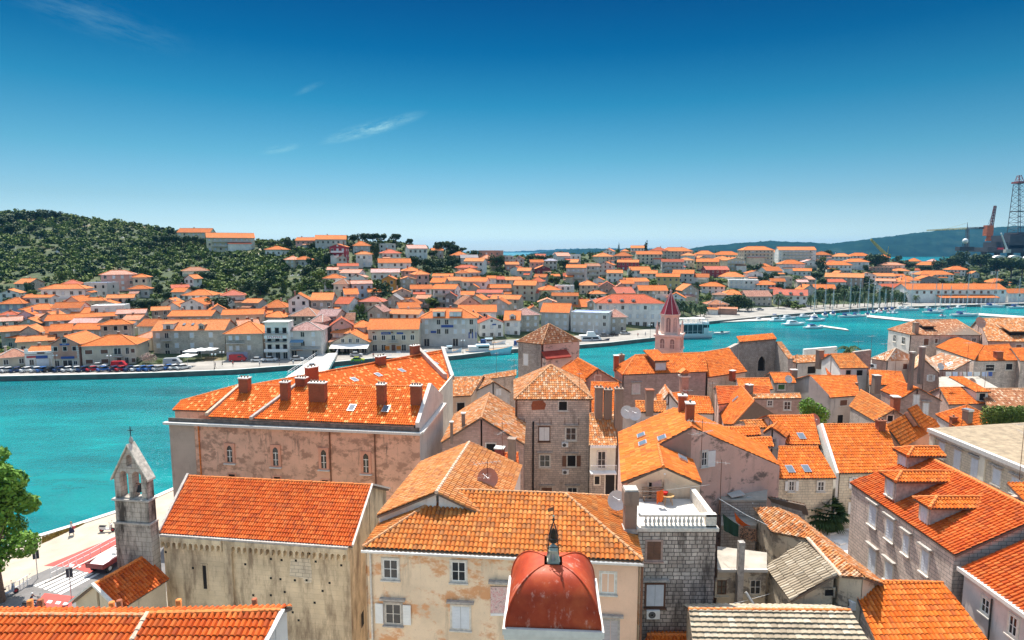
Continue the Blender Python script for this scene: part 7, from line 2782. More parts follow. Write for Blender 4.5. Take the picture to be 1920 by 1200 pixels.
m=MB()
m.prism([w21.L(-w21.w*0.22,-5.5,4.6),w21.L(w21.w*0.37,-5.5,4.6),w21.L(w21.w*0.37,0.1,6.2),w21.L(-w21.w*0.22,0.1,6.2)],UP*0.25,RF['o'])
m.build('arcade_roof',w21.t)
for i in range(14):
 m=MB()
 p=w21.L((-0.215+0.58*i/13)*w21.w,-5.0,1.3)
 m.cbox(p,0.6,0.6,3.3,M_WHITEP,w21.rz)
 m.build('pillar',w21.t)
tr_=Q(1890,1935,550,541,566,'x','w','o','white shed with orange roof at the right end of the marina','the marina end shed',wst=2)
HXS=[w for w in HS]
TABLE="""
0 40 570 558 5 h l o
0 33 550 543 5 x w o
44 94 558 553 6 x w o
80 154 542 533 7 h w o
119 152 533 525 4 h n r
154 202 532 528 6 f g g
193 249 515 507 8 h p p
249 275 520 514 7 h c o
243 278 542 535 4 h g o
202 248 559 552 5 x g o
130 167 549 543 5 x w o
125 194 564 558 4 h s o
38 98 581 570 5 h s o
98 148 578 567 6 x w o
33 60 592 583 5 y l o
0 32 591 584 4 h g r
0 37 602 594 5 x w p
35 72 607 598 4 x s o
74 106 597 586 5 y s o
88 144 601 590 5 x k o
134 172 588 577 4 x g o
172 229 575 571 6 f w w
147 214 594 587 5 x s o
128 182 606 597 5 x s p
130 198 618 607 6 x s o
190 242 609 600 8 h s o
220 270 588 580 5 x g p
5 48 621 611 6 x s o
37 71 624 612 6 y s o
72 104 625 613 5 x s o
95 131 621 608 6 x s o
36 96 640 630 4 x c o
342 397 554 543 5 h w o
334 384 571 560 6 y w o
417 459 554 544 7 h w r
344 389 508 501 4 h g p
285 317 582 575 5 x n o
315 396 593 582 6 x s o
417 492 590 580 7 x e o
488 532 595 584 4 h w o
554 592 451 446 6 x p o
592 648 449 442 7 x g o
617 648 463 458 10 x R o
495 529 468 462 4 h w o
552 583 487 481 4 h g o
663 694 461 453 5 h g o
667 698 477 472 7 h w o
710 742 458 455 6 f g g
716 752 475 468 6 h w r
710 771 493 485 5 x w o
696 749 511 504 4 x w p
633 672 499 494 5 x w r
636 675 512 505 5 x w p
613 634 506 501 5 x g p
607 645 522 514 6 h w o
624 652 533 523 7 h g b
657 684 520 514 4 x w p
659 699 532 526 7 x b p
646 673 552 541 5 x w o
715 741 524 517 6 y o o
540 579 563 551 8 y w o
582 623 563 549 7 x s o
625 656 570 557 5 x w r
672 717 566 556 5 h n r
686 719 585 573 6 y s b
495 536 577 563 4 h n o
543 593 593 577 5 h s b
592 632 593 580 8 x s b
581 604 604 591 8 h s b
622 665 600 587 6 x s b
621 661 611 597 7 y p r
621 657 625 606 5 h w o
658 684 614 602 6 h w o
765 802 466 460 7 x w p
844 868 479 472 5 h g o
864 897 484 478 6 x g g
896 938 471 469 7 f t r
869 907 490 484 7 x w o
856 895 502 497 6 h n r
870 901 511 503 6 h g o
757 790 508 501 5 h p o
749 781 524 519 5 x s o
810 849 518 513 4 x g o
806 834 530 521 4 x s o
829 867 526 519 4 x g o
865 913 528 520 6 x w o
912 930 522 517 6 x w o
929 947 524 518 5 x g r
946 981 525 519 5 x g o
769 810 542 534 5 x w o
809 855 542 533 9 x w o
738 771 549 541 6 x s o
833 855 556 546 7 y k r
855 889 553 546 5 x s o
723 751 563 553 5 y s g
748 789 577 567 6 x w o
723 788 589 580 5 x w o
860 903 571 556 6 y s b
877 897 540 533 4 x s o
912 959 540 533 5 x s o
892 942 549 543 4 x w r
917 975 561 553 5 x s o
917 953 571 560 5 y g o
858 932 585 572 6 x w o
946 964 481 479 5 f g g
963 983 486 480 5 x g o
948 974 496 491 4 x p o
994 1020 492 487 6 x p o
1021 1045 489 485 6 h g g
1044 1070 480 474 6 x w p
1070 1090 478 476 7 f w w
969 995 508 502 5 x g o
1005 1033 504 498 4 y m o
1061 1099 502 496 10 x g o
1098 1126 499 494 9 x g p
1121 1149 497 491 8 x g o
1120 1151 481 474 6 h c o
1150 1185 480 473 6 h e o
1157 1197 492 487 6 x R o
1183 1208 465 461 6 x w o
1194 1242 477 471 8 x c o
1220 1251 470 464 6 h c r
1243 1300 471 463 8 h e o
1276 1302 479 474 6 h w o
1301 1339 477 470 7 h w o
1280 1304 488 483 6 h w o
1341 1386 478 471 6 h c o
1343 1372 486 480 7 h n o
1362 1399 488 483 9 x c o
1306 1347 491 485 8 x y o
1324 1368 506 499 6 x m r
1241 1282 491 486 9 x g r
1182 1221 507 500 6 x w o
1172 1220 528 521 6 x w o
1230 1274 519 513 7 x y o
1261 1300 513 506 6 x g o
1290 1329 520 513 5 x w o
1347 1393 519 510 4 h w o
1402 1431 512 508 7 x w o
1435 1469 508 500 5 x w o
1368 1422 526 522 6 f w w
1315 1359 537 529 5 h w o
1278 1313 545 533 7 y s o
1198 1253 545 535 5 x s o
1250 1284 559 549 5 x w o
1357 1401 553 543 4 h w o
1421 1463 534 526 5 h w o
1336 1361 553 547 4 h s b
1087 1122 535 526 5 h e o
1111 1131 525 520 5 x w o
1138 1168 512 506 6 x w o
1123 1153 538 528 4 x n r
1017 1053 544 535 4 h s o
1038 1072 537 535 5 f w w
962 1005 535 526 8 x e o
1034 1085 555 549 5 x s o
1009 1043 567 560 5 x g p
1107 1137 551 545 4 h w o
1155 1193 550 538 5 x n r
1034 1051 518 514 3 x n o
940 958 541 535 5 x g o
1462 1529 469 463 14 x w o
1452 1464 473 469 9 x w o
1467 1509 495 486 8 h w o
1508 1533 491 487 7 x w p
1528 1557 478 472 6 h n o
1560 1594 481 475 6 h w o
1595 1631 480 474 5 h w o
1551 1596 497 489 7 h w o
1588 1629 491 485 7 h w o
1646 1668 483 476 5 h n o
1656 1698 497 492 7 h e p
1637 1672 502 500 5 f t w
1550 1615 520 512 6 x n o
1611 1641 516 511 6 x w p
1642 1677 518 512 6 x w o
1644 1677 527 522 5 x w p
1446 1473 528 522 5 x w o
1460 1488 520 519 7 f e w
1504 1533 544 534 5 x g o
1528 1566 542 533 5 x s o
1551 1589 529 523 5 x w r
1656 1701 540 532 5 x w r
1719 1762 497 489 4 h n o
1701 1725 490 484 4 h w o
1727 1788 515 501 6 h w o
1783 1816 506 499 6 h w o
1690 1725 526 516 5 h w o
1711 1750 511 509 4 f w w
1722 1761 525 517 4 y k o
1862 1896 530 521 4 h c o
1680 1716 538 528 4 h n o
1394 1452 469 459 15 h c o
334 392 436 429 6 x c o
392 474 446 437 9 x c o
1000 1024 520 514 4 x s o
1056 1086 518 512 4 x s r
986 1010 550 543 4 x s r
60 100 596 588 4 x s p
10 40 634 625 4 x s o
108 140 588 580 4 x g r
182 214 570 564 4 x s o
228 262 600 591 5 x s p
452 486 568 560 4 x g o
690 716 548 541 4 x s o
778 806 560 553 4 x s p
806 838 588 579 5 x s o
1200 1232 513 507 5 x w o
1420 1446 500 494 5 h w o
1488 1520 508 503 4 x w o
1676 1704 508 503 4 h w o
1740 1772 540 533 4 x w r
1100 1128 568 561 5 x s b
990 1012 582 573 5 x s o
880 905 596 588 5 x s o
"""
SPECIAL={(554,592):('pink apartment house with orange roof on the hill skyline','the hilltop pink block','apartment house'),(617,648):('crimson four storey apartment block with white balconies below the hilltop','the crimson apartment block','apartment block'),(715,741):('bright orange walled gable house among the trees','the orange walled house','house'),(659,699):('pale blue house with faded roof above the round tree','the pale blue house','house'),(392,474):('long cream apartment house with orange roof on the hill crest','the long cream hilltop house','apartment house'),(334,392):('cream house on the hill crest at the edge of the pine grove','the cream house by the pine grove','house'),(344,389):('lonely grey house with pale hipped roof amid hillside scrub','the lonely hillside house','house'),(896,938):('unfinished red brick house with flat roof on the skyline','the unfinished brick house','house'),(1157,1197):('crimson walled house with white terrace below the skyline','the crimson walled house','house'),(1394,1452):('tall cream apartment block with many balconies and orange hipped roof','the tall cream apartment block','apartment block'),(1462,1529):('white slab apartment block with pink balcony bays on the skyline','the white apartment slab','apartment block'),(1306,1347):('yellow house with orange roof left of the tall apartment block','the yellow house','house'),(1324,1368):('dark maroon walled long house below the yellow house','the maroon walled house','house'),(1241,1282):('grey three storey flats with dark balconies below the skyline','the grey balcony flats','flats'),(809,855):('tall white blank fronted house with orange roof in the middle slope','the tall white blank house','house'),(540,579):('white gable house with two dark windows near the cypress','the white gable house by the cypress','house'),(193,249):('pink house with large hipped roof under the scrub slope','the pink house under the scrub','house'),(1061,1099):('grey three storey flats with long balconies in the middle slope','the grey stepped flats','flats'),(1368,1422):('white terraced villa with stepped balconies and flat roof','the white terraced villa','villa'),(1727,1788):('large white house with wide orange hipped roof above the arcade building','the wide hipped house','house'),(1719,1762):('dark walled house with orange hipped roof under the shipyard trees','the dark hipped house','house'),(80,154):('large white house with twin orange roofs and dark balconies below the scrub','the large white twin roofed house','house'),}
for ln in TABLE.strip().splitlines():
 a=ln.split()
 u0,u1,ve,vr,h=(float(x)for x in a[:5])
 sp_=SPECIAL.get((int(u0),int(u1)))
 r=H_(u0,u1,ve,vr,h,a[5],a[6],a[7],label=sp_[0]if sp_ else None,ref=sp_[1]if sp_ else None,cat=sp_[2]if sp_ else 'house')
 if h>=9 or(a[6]in 'RgyC'and h>=8)or(R.random()<0.22 and h>=6 and a[5]in 'xh'):
  st=max(1,int(round(h/3.0)))
  for s in range(st if h>=9 else 1):
   z=r.ze-h+h*(s+(0.0 if h>=9 else 0.5))/st+0.1
   if z-r.ze+h>0.5 or h<9:
    balcony(r,-r.hw*0.8,r.hw*0.8,z,1.2,True,M_CONCW if a[6]!='R'else M_WHITEP)
rx_=random.Random(12)
nx_=0
for _ in range(6000):
 if nx_>=62:
  break
 az=rx_.uniform(-0.84,0.80)
 dr,db=float(np.interp(az,_ra,_rd)),float(np.interp(az,_ba,_db))
 uu=960+1150*az
 tt_=rx_.uniform(0.05,0.34 if uu<300 else(0.42 if uu<540 else 0.9))
 y=db+(dr-db)*tt_
 x=az*y
 w_=rx_.uniform(5,8.5)
 if not all(math.hypot(a-x,(b-y-3))>c*0.85+w_*0.5 for a,b,c in FOOT):
  continue
 h_x=rx_.uniform(3.2,6.4)
 p_=V3((x,y,terrain(x,y)+h_x))
 k_=F/y
 zr_=p_.z+rx_.uniform(1.3,2.2)
 H_(uu-w_*k_/2,uu+w_*k_/2,HZ+(H-p_.z)*k_,HZ+(H-zr_)*F/(y+3.5),h_x,rx_.choice('xxyyh'),rx_.choice('wwwcseegp'),rx_.choice('ooooprb'),pos=p_,yaw=-az*0.3+rx_.uniform(-0.5,0.5))
 nx_+=1
KN={'x':'gabled','y':'gable fronted','h':'hipped','f':'flat'}
refs=[(r.ref,r.u,r.v)for r in HS if r.ref]+[('the red spire',1254,575),('the tall dark cypress',531,545)]
desc={}
for r in HS:
 if r.label:
  continue
 st='low'if r.h<=4.2 else('two storey'if r.h<=6.5 else('three storey'if r.h<=9 else 'tall'))
 d=f"{st} {WNAME[r.wk]} house with {RNAME[r.rk]} {KN[r.kind]} roof"if not(r.kind=='f'and r.rk=='w')else f"{st} {WNAME[r.wk]} house with flat white roof"
 nm,ru,rv=min(refs,key=lambda q:math.hypot(q[1]-r.u,(q[2]-r.v)*1.6))
 dx,dy=r.u-ru,(r.v-rv)*1.6
 if abs(dx)>2*abs(dy):
  dr_='right of'if dx>0 else 'left of'
 elif abs(dy)>2*abs(dx):
  dr_='below'if dy>0 else 'above'
 else:
  dr_=('below'if dy>0 else 'above')+(' right of'if dx>0 else ' left of')
 desc.setdefault((d,dr_,nm),[]).append((math.hypot(dx,dy),r))
for(d,dr_,nm),L_ in desc.items():
 L_.sort(key=lambda q:q[0])
 for i,(_,r)in enumerate(L_):
  o_=''if len(L_)==1 else['nearest ','second ','third ','fourth ','fifth ','sixth ','seventh ','eighth ','ninth '][i]
  lab=f"{d}, {o_}{dr_} {nm}"
  ws=lab.split()
  if len(ws)>16:
   lab=lab.replace(' storey','').replace('gable fronted','gable')
  if len(lab.split())>16:
   lab=lab.replace(' pale orange',' pale').replace(' dull red',' red').replace(' terracotta pink',' terracotta').replace(' lilac grey',' lilac').replace('two house','house')
  if len(lab.split())>16:
   lab=lab.replace('low ','').replace('two ','').replace('three ','')
  r.t['label']=lab
for r in HS:
 r.t['group']='houses of the far shore'
TG={'round':'dark round tree','roundm':'light green bushy tree','pine':'dark umbrella pine','cypress':'slim dark cypress','conifer':'dark pointed conifer','palm':'date palm'}
TL=[]
def T(kind,*rows):
 for(u,vb,w,h)in rows:
  p=on_ground(u,vb)
  D=p.y
  k=D/F
  gz=terrain(p.x,D)-0.3
  hh=h*k*1.12+0.3
  ww_=w*k*1.25
  t=tree(kind,'',V3((p.x,D,gz)),hh,ww_,'trees of the far shore')
  TL.append((t,kind,u,vb-h/2,hh))
T('round',(4,424,20,16),(22,420,22,16),(44,416,22,17),(66,414,24,17),(86,411,24,18),(104,410,20,14),(18,438,24,16),(60,436,22,14),(120,418,18,12))
T('pine',(293,462,18,18),(308,464,18,20),(326,463,20,20),(344,463,20,18),(362,464,22,20),(384,466,20,18),(280,470,18,16),(400,462,14,16),(433,470,14,14))
T('round',(543,466,18,18),(512,463,16,10),(530,466,14,12),(584,470,16,14),(596,470,14,16),(660,470,18,16))
T('pine',(664,462,20,20),(680,459,22,20),(699,457,24,18),(715,458,20,18),(742,458,22,18),(768,465,14,16),(823,481,24,26),(838,478,26,24),(853,481,22,20),(812,486,18,16),(868,474,14,9))
T('round',(780,502,18,20),(797,505,20,20),(814,506,22,20),(832,506,22,20),(848,502,18,18),(862,497,14,14),(795,528,18,18),(803,518,20,20),(932,506,26,26),(934,515,11,12),(705,492,12,30),(702,474,16,20),(716,562,34,30),(489,553,28,28),(408,594,42,38),(508,524,22,20),(540,500,18,16),(590,505,22,22),(612,498,20,22),(628,492,18,18),(575,515,20,16),(645,490,16,12))
T('roundm',(745,541,14,22),(778,557,18,16),(813,577,36,20),(665,575,20,16),(676,590,14,20),(663,606,16,26),(600,530,30,24),(575,540,28,20),(555,552,20,18),(620,545,26,22),(640,560,22,18),(518,570,22,12))
T('round',(250,580,24,18),(266,578,22,16),(283,579,24,18),(302,579,24,18),(320,577,22,16),(338,578,20,16),(277,537,24,18),(297,552,20,20),(315,560,18,14),(350,540,24,18),(372,530,28,20),(390,528,24,18))
T('cypress',(531,555,9,32),(606,514,9,24),(1106,486,4,14),(1111,485,3,13),(1117,485,3,13),(1160,476,4,18))
T('conifer',(1212,474,15,22),(1182,522,13,18),(1814,529,14,28),(1341,482,6,12))
T('round',(996,492,22,14),(1019,488,10,9),(1057,502,20,14),(1049,493,14,8),(1080,548,16,22),(1107,562,12,14),(1163,537,22,12),(1414,509,32,14),(1444,526,26,16),(1311,541,20,12),(1020,525,22,14),(1064,524,22,12),(1366,584,28,28),(1385,583,30,32),(1402,583,22,22),(1346,572,16,10),(1540,510,18,22),(1553,484,14,14),(1640,503,26,26),(1624,502,24,22),(1655,500,18,20),(1430,530,16,12),(1530,522,24,12),(1610,535,26,16),(1626,533,18,14))
T('roundm',(1345,534,36,12),(1322,565,18,12),(1010,505,18,12),(1035,528,16,12),(1090,530,14,14),(985,560,18,14),(1072,572,14,10),(960,575,16,10),(1500,512,20,10),(1565,512,16,10),(1480,575,26,12),(1495,580,22,10),(150,545,20,14),(60,555,16,12),(110,552,16,10),(265,605,16,14),(20,642,22,14),(48,645,20,12),(78,640,18,12),(6,650,16,12),(960,620,12,10))
T('palm',(1268,588,22,30),(1281,590,22,30),(1296,589,22,28),(1305,594,20,28),(1313,597,20,28),(1321,594,18,26),(1409,583,16,20),(1459,578,24,30),(1022,562,22,18),(750,580,10,9),(1680,563,18,22),(1717,568,16,16),(1474,576,18,22))
T('palm',*[(u,579-(i%3)*2,20,30+(i*7)%9)for i,u in enumerate((1520,1531,1544,1556,1569,1582,1595,1608,1621,1635,1649,1663,1677,1692))])
T('round',(1545,566,22,26),(1575,560,24,26),(1602,562,22,26),(1630,560,24,26),(1657,562,20,24),(1690,570,16,18))
T('pine',(1838,512,34,34),(1868,522,38,36),(1895,524,40,38),(1916,522,32,34),(1850,522,24,20))
T('round',(1803,502,20,30),(1760,507,22,18),(1776,503,24,20),(1790,502,20,22),(1826,490,24,18),(1846,488,24,18),(1868,486,24,16),(1890,492,24,16),(1706,503,18,12),(1735,512,20,14),(1695,498,14,10),(1912,488,20,14),(1812,540,18,10),(1836,538,20,12),(1900,535,26,14),(1880,540,20,14),(1660,489,16,12),(1683,484,14,12))
re_=random.Random(77)
fa_=np.array(FOOT)
ne=0
for _ in range(4000):
 if ne>=90:
  break
 az=re_.uniform(-0.85,0.84)
 dr,db=float(np.interp(az,_ra,_rd)),float(np.interp(az,_ba,_db))
 tt_=re_.uniform(0.10,0.97)
 y=db+(dr-db)*tt_
 x=az*y
 uu=960+1150*az
 if uu<300 and tt_>0.4:
  continue
 if not(np.hypot(fa_[:,0]-x,fa_[:,1]-y)>fa_[:,2]*0.9+0.8).all():
  continue
 z=terrain(x,y)
 hh=re_.uniform(4.0,7.5)
 kd=re_.choice(['round','round','roundm','pine'])
 t=tree(kd,'',V3((x,y,z-0.3)),hh,re_.uniform(5.0,8.5),'trees of the far shore')
 TL.append((t,kd,uu,HZ+(H-z-hh/2)/y*F,hh))
 ne+=1
L_OLE=leaf_mat('oleander_bloom',(0.10,0.13,0.05),(0.52,0.36,0.32),(0.66,0.50,0.46))
for(u,vb,w,h,mt,lb)in((278,682,34,24,L_OLE,'big oleander bush covered in pale pink blossom on the left quay'),(255,682,20,16,L_DARK,'dark green bush left of the blossoming oleander'),(266,672,26,16,L_OLE,'rusty pink oleander behind the big blossoming bush'),(300,682,18,10,L_MID,'low green bush right of the blossoming oleander'),(340,680,14,12,L_DARK,'small dark palm like bush beside the parked cars'),(735,600,6,6,L_DARK,'tiny bush behind the hotel roof')):
 p=PZ(u,vb,1.3)
 k=p.y/F
 V,Fc=leaf_cloud([(x,y,0.45+z,0.34)for x,y,z in((0,0,0.1),(-0.32,0.1,0),(0.33,0,0),(0.1,-0.25,-0.05),(-0.15,0.25,0.08))],900,0.045,int(u))
 V=V*np.array([w*k*0.75,w*k*0.6,h*k])+np.array([p.x,p.y,1.3])
 o=bpy.data.objects.new('oleander_bush'if mt is L_OLE else 'bush',arr_mesh('bush',V,Fc,mt))
 COL.objects.link(o)
 WO[o.name]=V3((0,0,0))
 tag(o,lb,'bush')
tr_refs=refs
dd={}
for(t,kind,u,v,hh)in TL:
 sz='small'if hh<4.5 else('tall'if hh>8.5 else 'medium')
 d=f"{sz} {TG[kind]}"
 nm,ru,rv=min(tr_refs,key=lambda q:math.hypot(q[1]-u,(q[2]-v)*1.6))
 dx,dy=u-ru,(v-rv)*1.6
 if abs(dx)>2*abs(dy):
  dr_='right of'if dx>0 else 'left of'
 elif abs(dy)>2*abs(dx):
  dr_='below'if dy>0 else 'above'
 else:
  dr_=('below'if dy>0 else 'above')+(' right of'if dx>0 else ' left of')
 dd.setdefault((d,dr_,nm),[]).append((math.hypot(dx,dy),t))
ORD=['nearest','second','third','fourth','fifth','sixth','seventh','eighth','ninth','tenth','eleventh','twelfth','thirteenth','fourteenth']
for(d,dr_,nm),L_ in dd.items():
 L_.sort(key=lambda q:q[0])
 for i,(_,t)in enumerate(L_):
  t['label']=f"{d}, {'' if len(L_) == 1 else ORD[i] + ' '}{dr_} {nm}"
rs=random.Random(21)
g_=np.random.default_rng(4)
spots=[]
foot=np.array(FOOT)
def free(x,y,m_=0.0):
 return(np.hypot(foot[:,0]-x,foot[:,1]-y)>foot[:,2]*0.95+m_).all()
tries=0
while len(spots)<8200 and tries<70000:
 tries+=1
 az=rs.uniform(-0.92,0.86)
 dr=float(np.interp(az,_ra,_rd))
 db=float(np.interp(az,_ba,_db))
 y=rs.uniform(db+12,dr+25)
 x=az*y
 uu=960+1150*az
 t=(y-db)/(dr-db)
 wild=(t>0.36 if uu<260 else(t>0.42 if uu<540 else t>0.62))and uu<640
 if not wild and rs.random()>0.55:
  continue
 nz=hnoise(x*1.7,y*1.7)+rs.uniform(-0.9,0.9)
 if wild and nz<-1.05:
  continue
 sz=(rs.uniform(1.4,3.5)if wild else rs.uniform(1.0,2.7))
 if wild and rs.random()<0.25:
  sz*=1.35
 if not free(x,y,sz*0.5):
  continue
 spots.append((x,y,terrain(x,y),sz,wild))
var=[]
for q in range(6):
 r=random.Random(70+q)
 bl=[(r.uniform(-.5,.5),r.uniform(-.5,.5),r.uniform(.15,.55),r.uniform(.35,.55))for _ in range(4)]
 var.append(leaf_cloud(bl,60,0.26,90+q))
for dark in(0,1):
 Vs,Fs,k=[],[],0
 for i,(x,y,z,s,wild)in enumerate(spots):
  if(i*7919%100<34)!=bool(dark):
   continue
  V,Fc=var[i%6]
  a=rs.uniform(0,6.28)
  Rm=np.array([[math.cos(a),-math.sin(a),0],[math.sin(a),math.cos(a),0],[0,0,1]])
  sc=np.array([s,s,s*rs.uniform(0.7,1.15)])
  Vs.append((V*sc)@Rm.T+np.array([x,y,z-0.1]))
  Fs.append(Fc+k)
  k+=len(V)
 o=bpy.data.objects.new('scrub',arr_mesh('scrub',np.concatenate(Vs),np.concatenate(Fs),L_DARK if dark else L_MID))
 COL.objects.link(o)
 WO[o.name]=V3((0,0,0))
 tag(o,'dark evergreen scrub covering the hillside'if dark else 'lighter green scrub covering the hillside',None,None,'stuff')
m=MB()
MRK=plain('pale_rock',(0.52,0.49,0.44),0.95,var=0.2,sc=0.6)
for i in range(340):
 az=rs.uniform(-0.92,-0.3)
 dr=float(np.interp(az,_ra,_rd))
 db=float(np.interp(az,_ba,_db))
 t=rs.uniform(0.42,0.98)
 y=db+(dr-db)*t
 x=az*y
 if not free(x,y):
  continue
 s=rs.uniform(0.5,1.8)
 z=terrain(x,y)
 pts=[V3((x+math.cos(a)*s*rs.uniform(.6,1.3),y+math.sin(a)*s*0.6*rs.uniform(.6,1.3),z-0.3))for a in[k*1.05 for k in range(6)]]
 tp=V3((x+rs.uniform(-.3,.3),y,z+s*rs.uniform(.35,.8)))
 for a,b in zip(pts,pts[1:]+pts[:1]):
  m.face([a,b,tp],MRK)
o=m.build('rocks')
tag(o,'pale limestone rocks scattered over the scrub hillside',None,None,'stuff')
def hull(mb,L,B,fb,dr,bow,mat,deck,o,ex,ey,n=12,stern=0.8,boot=None):
 rows=[]
 for i in range(n+1):
  t=i/n
  x=-L/2+L*t
  b=B/2*(stern+(1-stern)*min(1,t*2.2))*(1-max(0,(t-0.45)/0.55)**2.1)
  b=max(b,0.03)
  z=fb+bow*max(0,t-0.3)**2
  rake=0.10*L*max(0,t-0.75)/0.25*0.6
  sec=[]
  for(kb,kz,kr)in((0.05,-dr,-0.5),(0.70,-dr*0.45,-0.25),(0.88,0.02,0.0),(0.97,z*0.55,0.5),(1.0,z,1.0)):
   xx=x+rake*kr
   sec.append((xx,b*kb,kz))
  rows.append(sec)
 m=len(rows[0])
 vs=[]
 for sec in rows:
  for(x,b,z)in sec:
   vs.append(o+ex*x+ey*b+UP*z)
  for(x,b,z)in sec:
   vs.append(o+ex*x-ey*b+UP*z)
 fs,f2=[],[]
 for i in range(n):
  a,c=i*2*m,(i+1)*2*m
  for j in range(m-1):
   (f2 if boot and j<2 else fs).append((a+j,c+j,c+j+1,a+j+1))
   (f2 if boot and j<2 else fs).append((a+m+j,a+m+j+1,c+m+j+1,c+m+j))
 fs.append(tuple(range(0,m))+tuple(range(2*m-1,m-1,-1)))
 mb.raw(vs,fs,mat,True)
 if f2:
  mb.raw(vs,f2,boot,True)
 dv,df=[],[]
 for sec in rows:
  x,b,z=sec[-1]
  dv+=[o+ex*x+ey*b*0.96+UP*(z-0.12),o+ex*x-ey*b*0.96+UP*(z-0.12)]
 for i in range(n):
  df.append((2*i,2*i+2,2*i+3,2*i+1))
 mb.raw(dv,df,deck)
M_HULLW=plain('white_gelcoat',(0.78,0.79,0.79),0.25,var=0.03)
M_HULLB=plain('pale_blue_boat_paint',(0.46,0.64,0.74),0.45,var=0.1)
M_HULLN=plain('navy_boat_paint',(0.02,0.03,0.07),0.35,var=0.1)
M_DECK=plain('boat_deck',(0.62,0.58,0.50),0.6,var=0.08)
M_TEAK=plain('teak',(0.34,0.20,0.10),0.7,var=0.2)
M_ALU=plain('mast_aluminium',(0.62,0.64,0.66),0.35,0.6,var=0)
M_BCAN=plain('blue_boat_canvas',(0.03,0.09,0.26),0.8,var=0.05)
M_RCAN=plain('red_boat_canvas',(0.50,0.03,0.04),0.8,var=0.05)
def frame_at(u,v,yaw):
 p=PZ(u,v,0.0)
 ex=V3((math.cos(yaw),math.sin(yaw),0))
 return p,ex,V3((-ex.y,ex.x,0))
def cabin(mb,o,ex,ey,x0,x1,w0,w1,z0,h,mat,slope_f=0.5,slope_b=0.2):
 p=[o+ex*x0+ey*w0/2,o+ex*x1+ey*w1/2,o+ex*x1-ey*w1/2,o+ex*x0-ey*w0/2]
 q=[o+ex*(x0+slope_b*h)+ey*w0*0.44,o+ex*(x1-slope_f*h)+ey*w1*0.42,o+ex*(x1-slope_f*h)-ey*w1*0.42,o+ex*(x0+slope_b*h)-ey*w0*0.44]
 a=[x+UP*z0 for x in p]
 b=[x+UP*(z0+h)for x in q]
 mb.raw(a+b,[(0,1,5,4),(1,2,6,5),(2,3,7,6),(3,0,4,7),(4,5,6,7)],mat)
def motorboat(u,v,Lpx,yaw,label,kind='cruiser',group='motor boats in the marina',hullm=None,canv=None):
 o,ex,ey=frame_at(u,v,yaw)
 k=o.y/F
 L=Lpx*k/max(0.45,abs(ex.x)+0.35*abs(ex.y))
 B=L*0.30
 fb=0.07*L+0.2
 t=thing('motor_boat',label,'boat',(o.x,o.y,0),group)
 m=MB()
 hull(m,L,B,fb,0.25,fb*0.9,hullm or M_HULLW,M_DECK if kind=='open'else M_HULLW,o,ex,ey)
 m.build('hull',t)
 if kind=='open':
  m=MB()
  cabin(m,o,ex,ey,-0.02*L,0.14*L,B*0.6,B*0.5,fb-0.1,0.6,M_GLASS,0.8,0.9)
  m.build('windscreen',t)
  m=MB()
  m.box(o+ex*(-0.48*L)-ey*0.2+UP*(fb*0.4),ex*0.35,ey*0.4,UP*0.9,M_DARKM)
  m.build('outboard_motor',t)
  m=MB()
  for x in(-0.30,-0.12):
   m.box(o+ex*(x*L)-ey*B*0.4+UP*(fb*0.65),ex*0.4,ey*B*0.8,UP*0.12,canv or M_TEAK)
  m.build('seat',t)
 else:
  m=MB()
  cabin(m,o,ex,ey,-0.28*L,0.24*L,B*0.78,B*0.5,fb-0.1,0.075*L+0.35,M_HULLW,1.3,0.1)
  m.build('cabin',t)
  m=MB()
  zz=fb-0.1+0.075*L+0.35
  cabin(m,o,ex,ey,-0.24*L,0.08*L,B*0.74,B*0.6,zz-0.35,0.34,M_GLASS,1.6,0.1)
  m.build('side_window',t)
  m=MB()
  cabin(m,o,ex,ey,-0.26*L,0.02*L,B*0.72,B*0.62,zz+0.01,0.14+0.02*L,canv or M_HULLW,1.2,0.3)
  m.build('flybridge',t)
  m=MB()
  for s in(-1,1):
   pts=[o+ex*(x*L)+ey*s*b*B+UP*(fb+fb*0.9*max(0,x+0.2)**2+0.45)for x,b in((0.05,0.46),(0.25,0.36),(0.42,0.16),(0.50,0.0))]
   m.path(pts,0.025,4,M_ALU)
   for q in pts[:-1]:
    m.tube(q,q-UP*0.5,0.02,0.02,4,M_ALU)
  m.build('bow_rail',t)
 return t
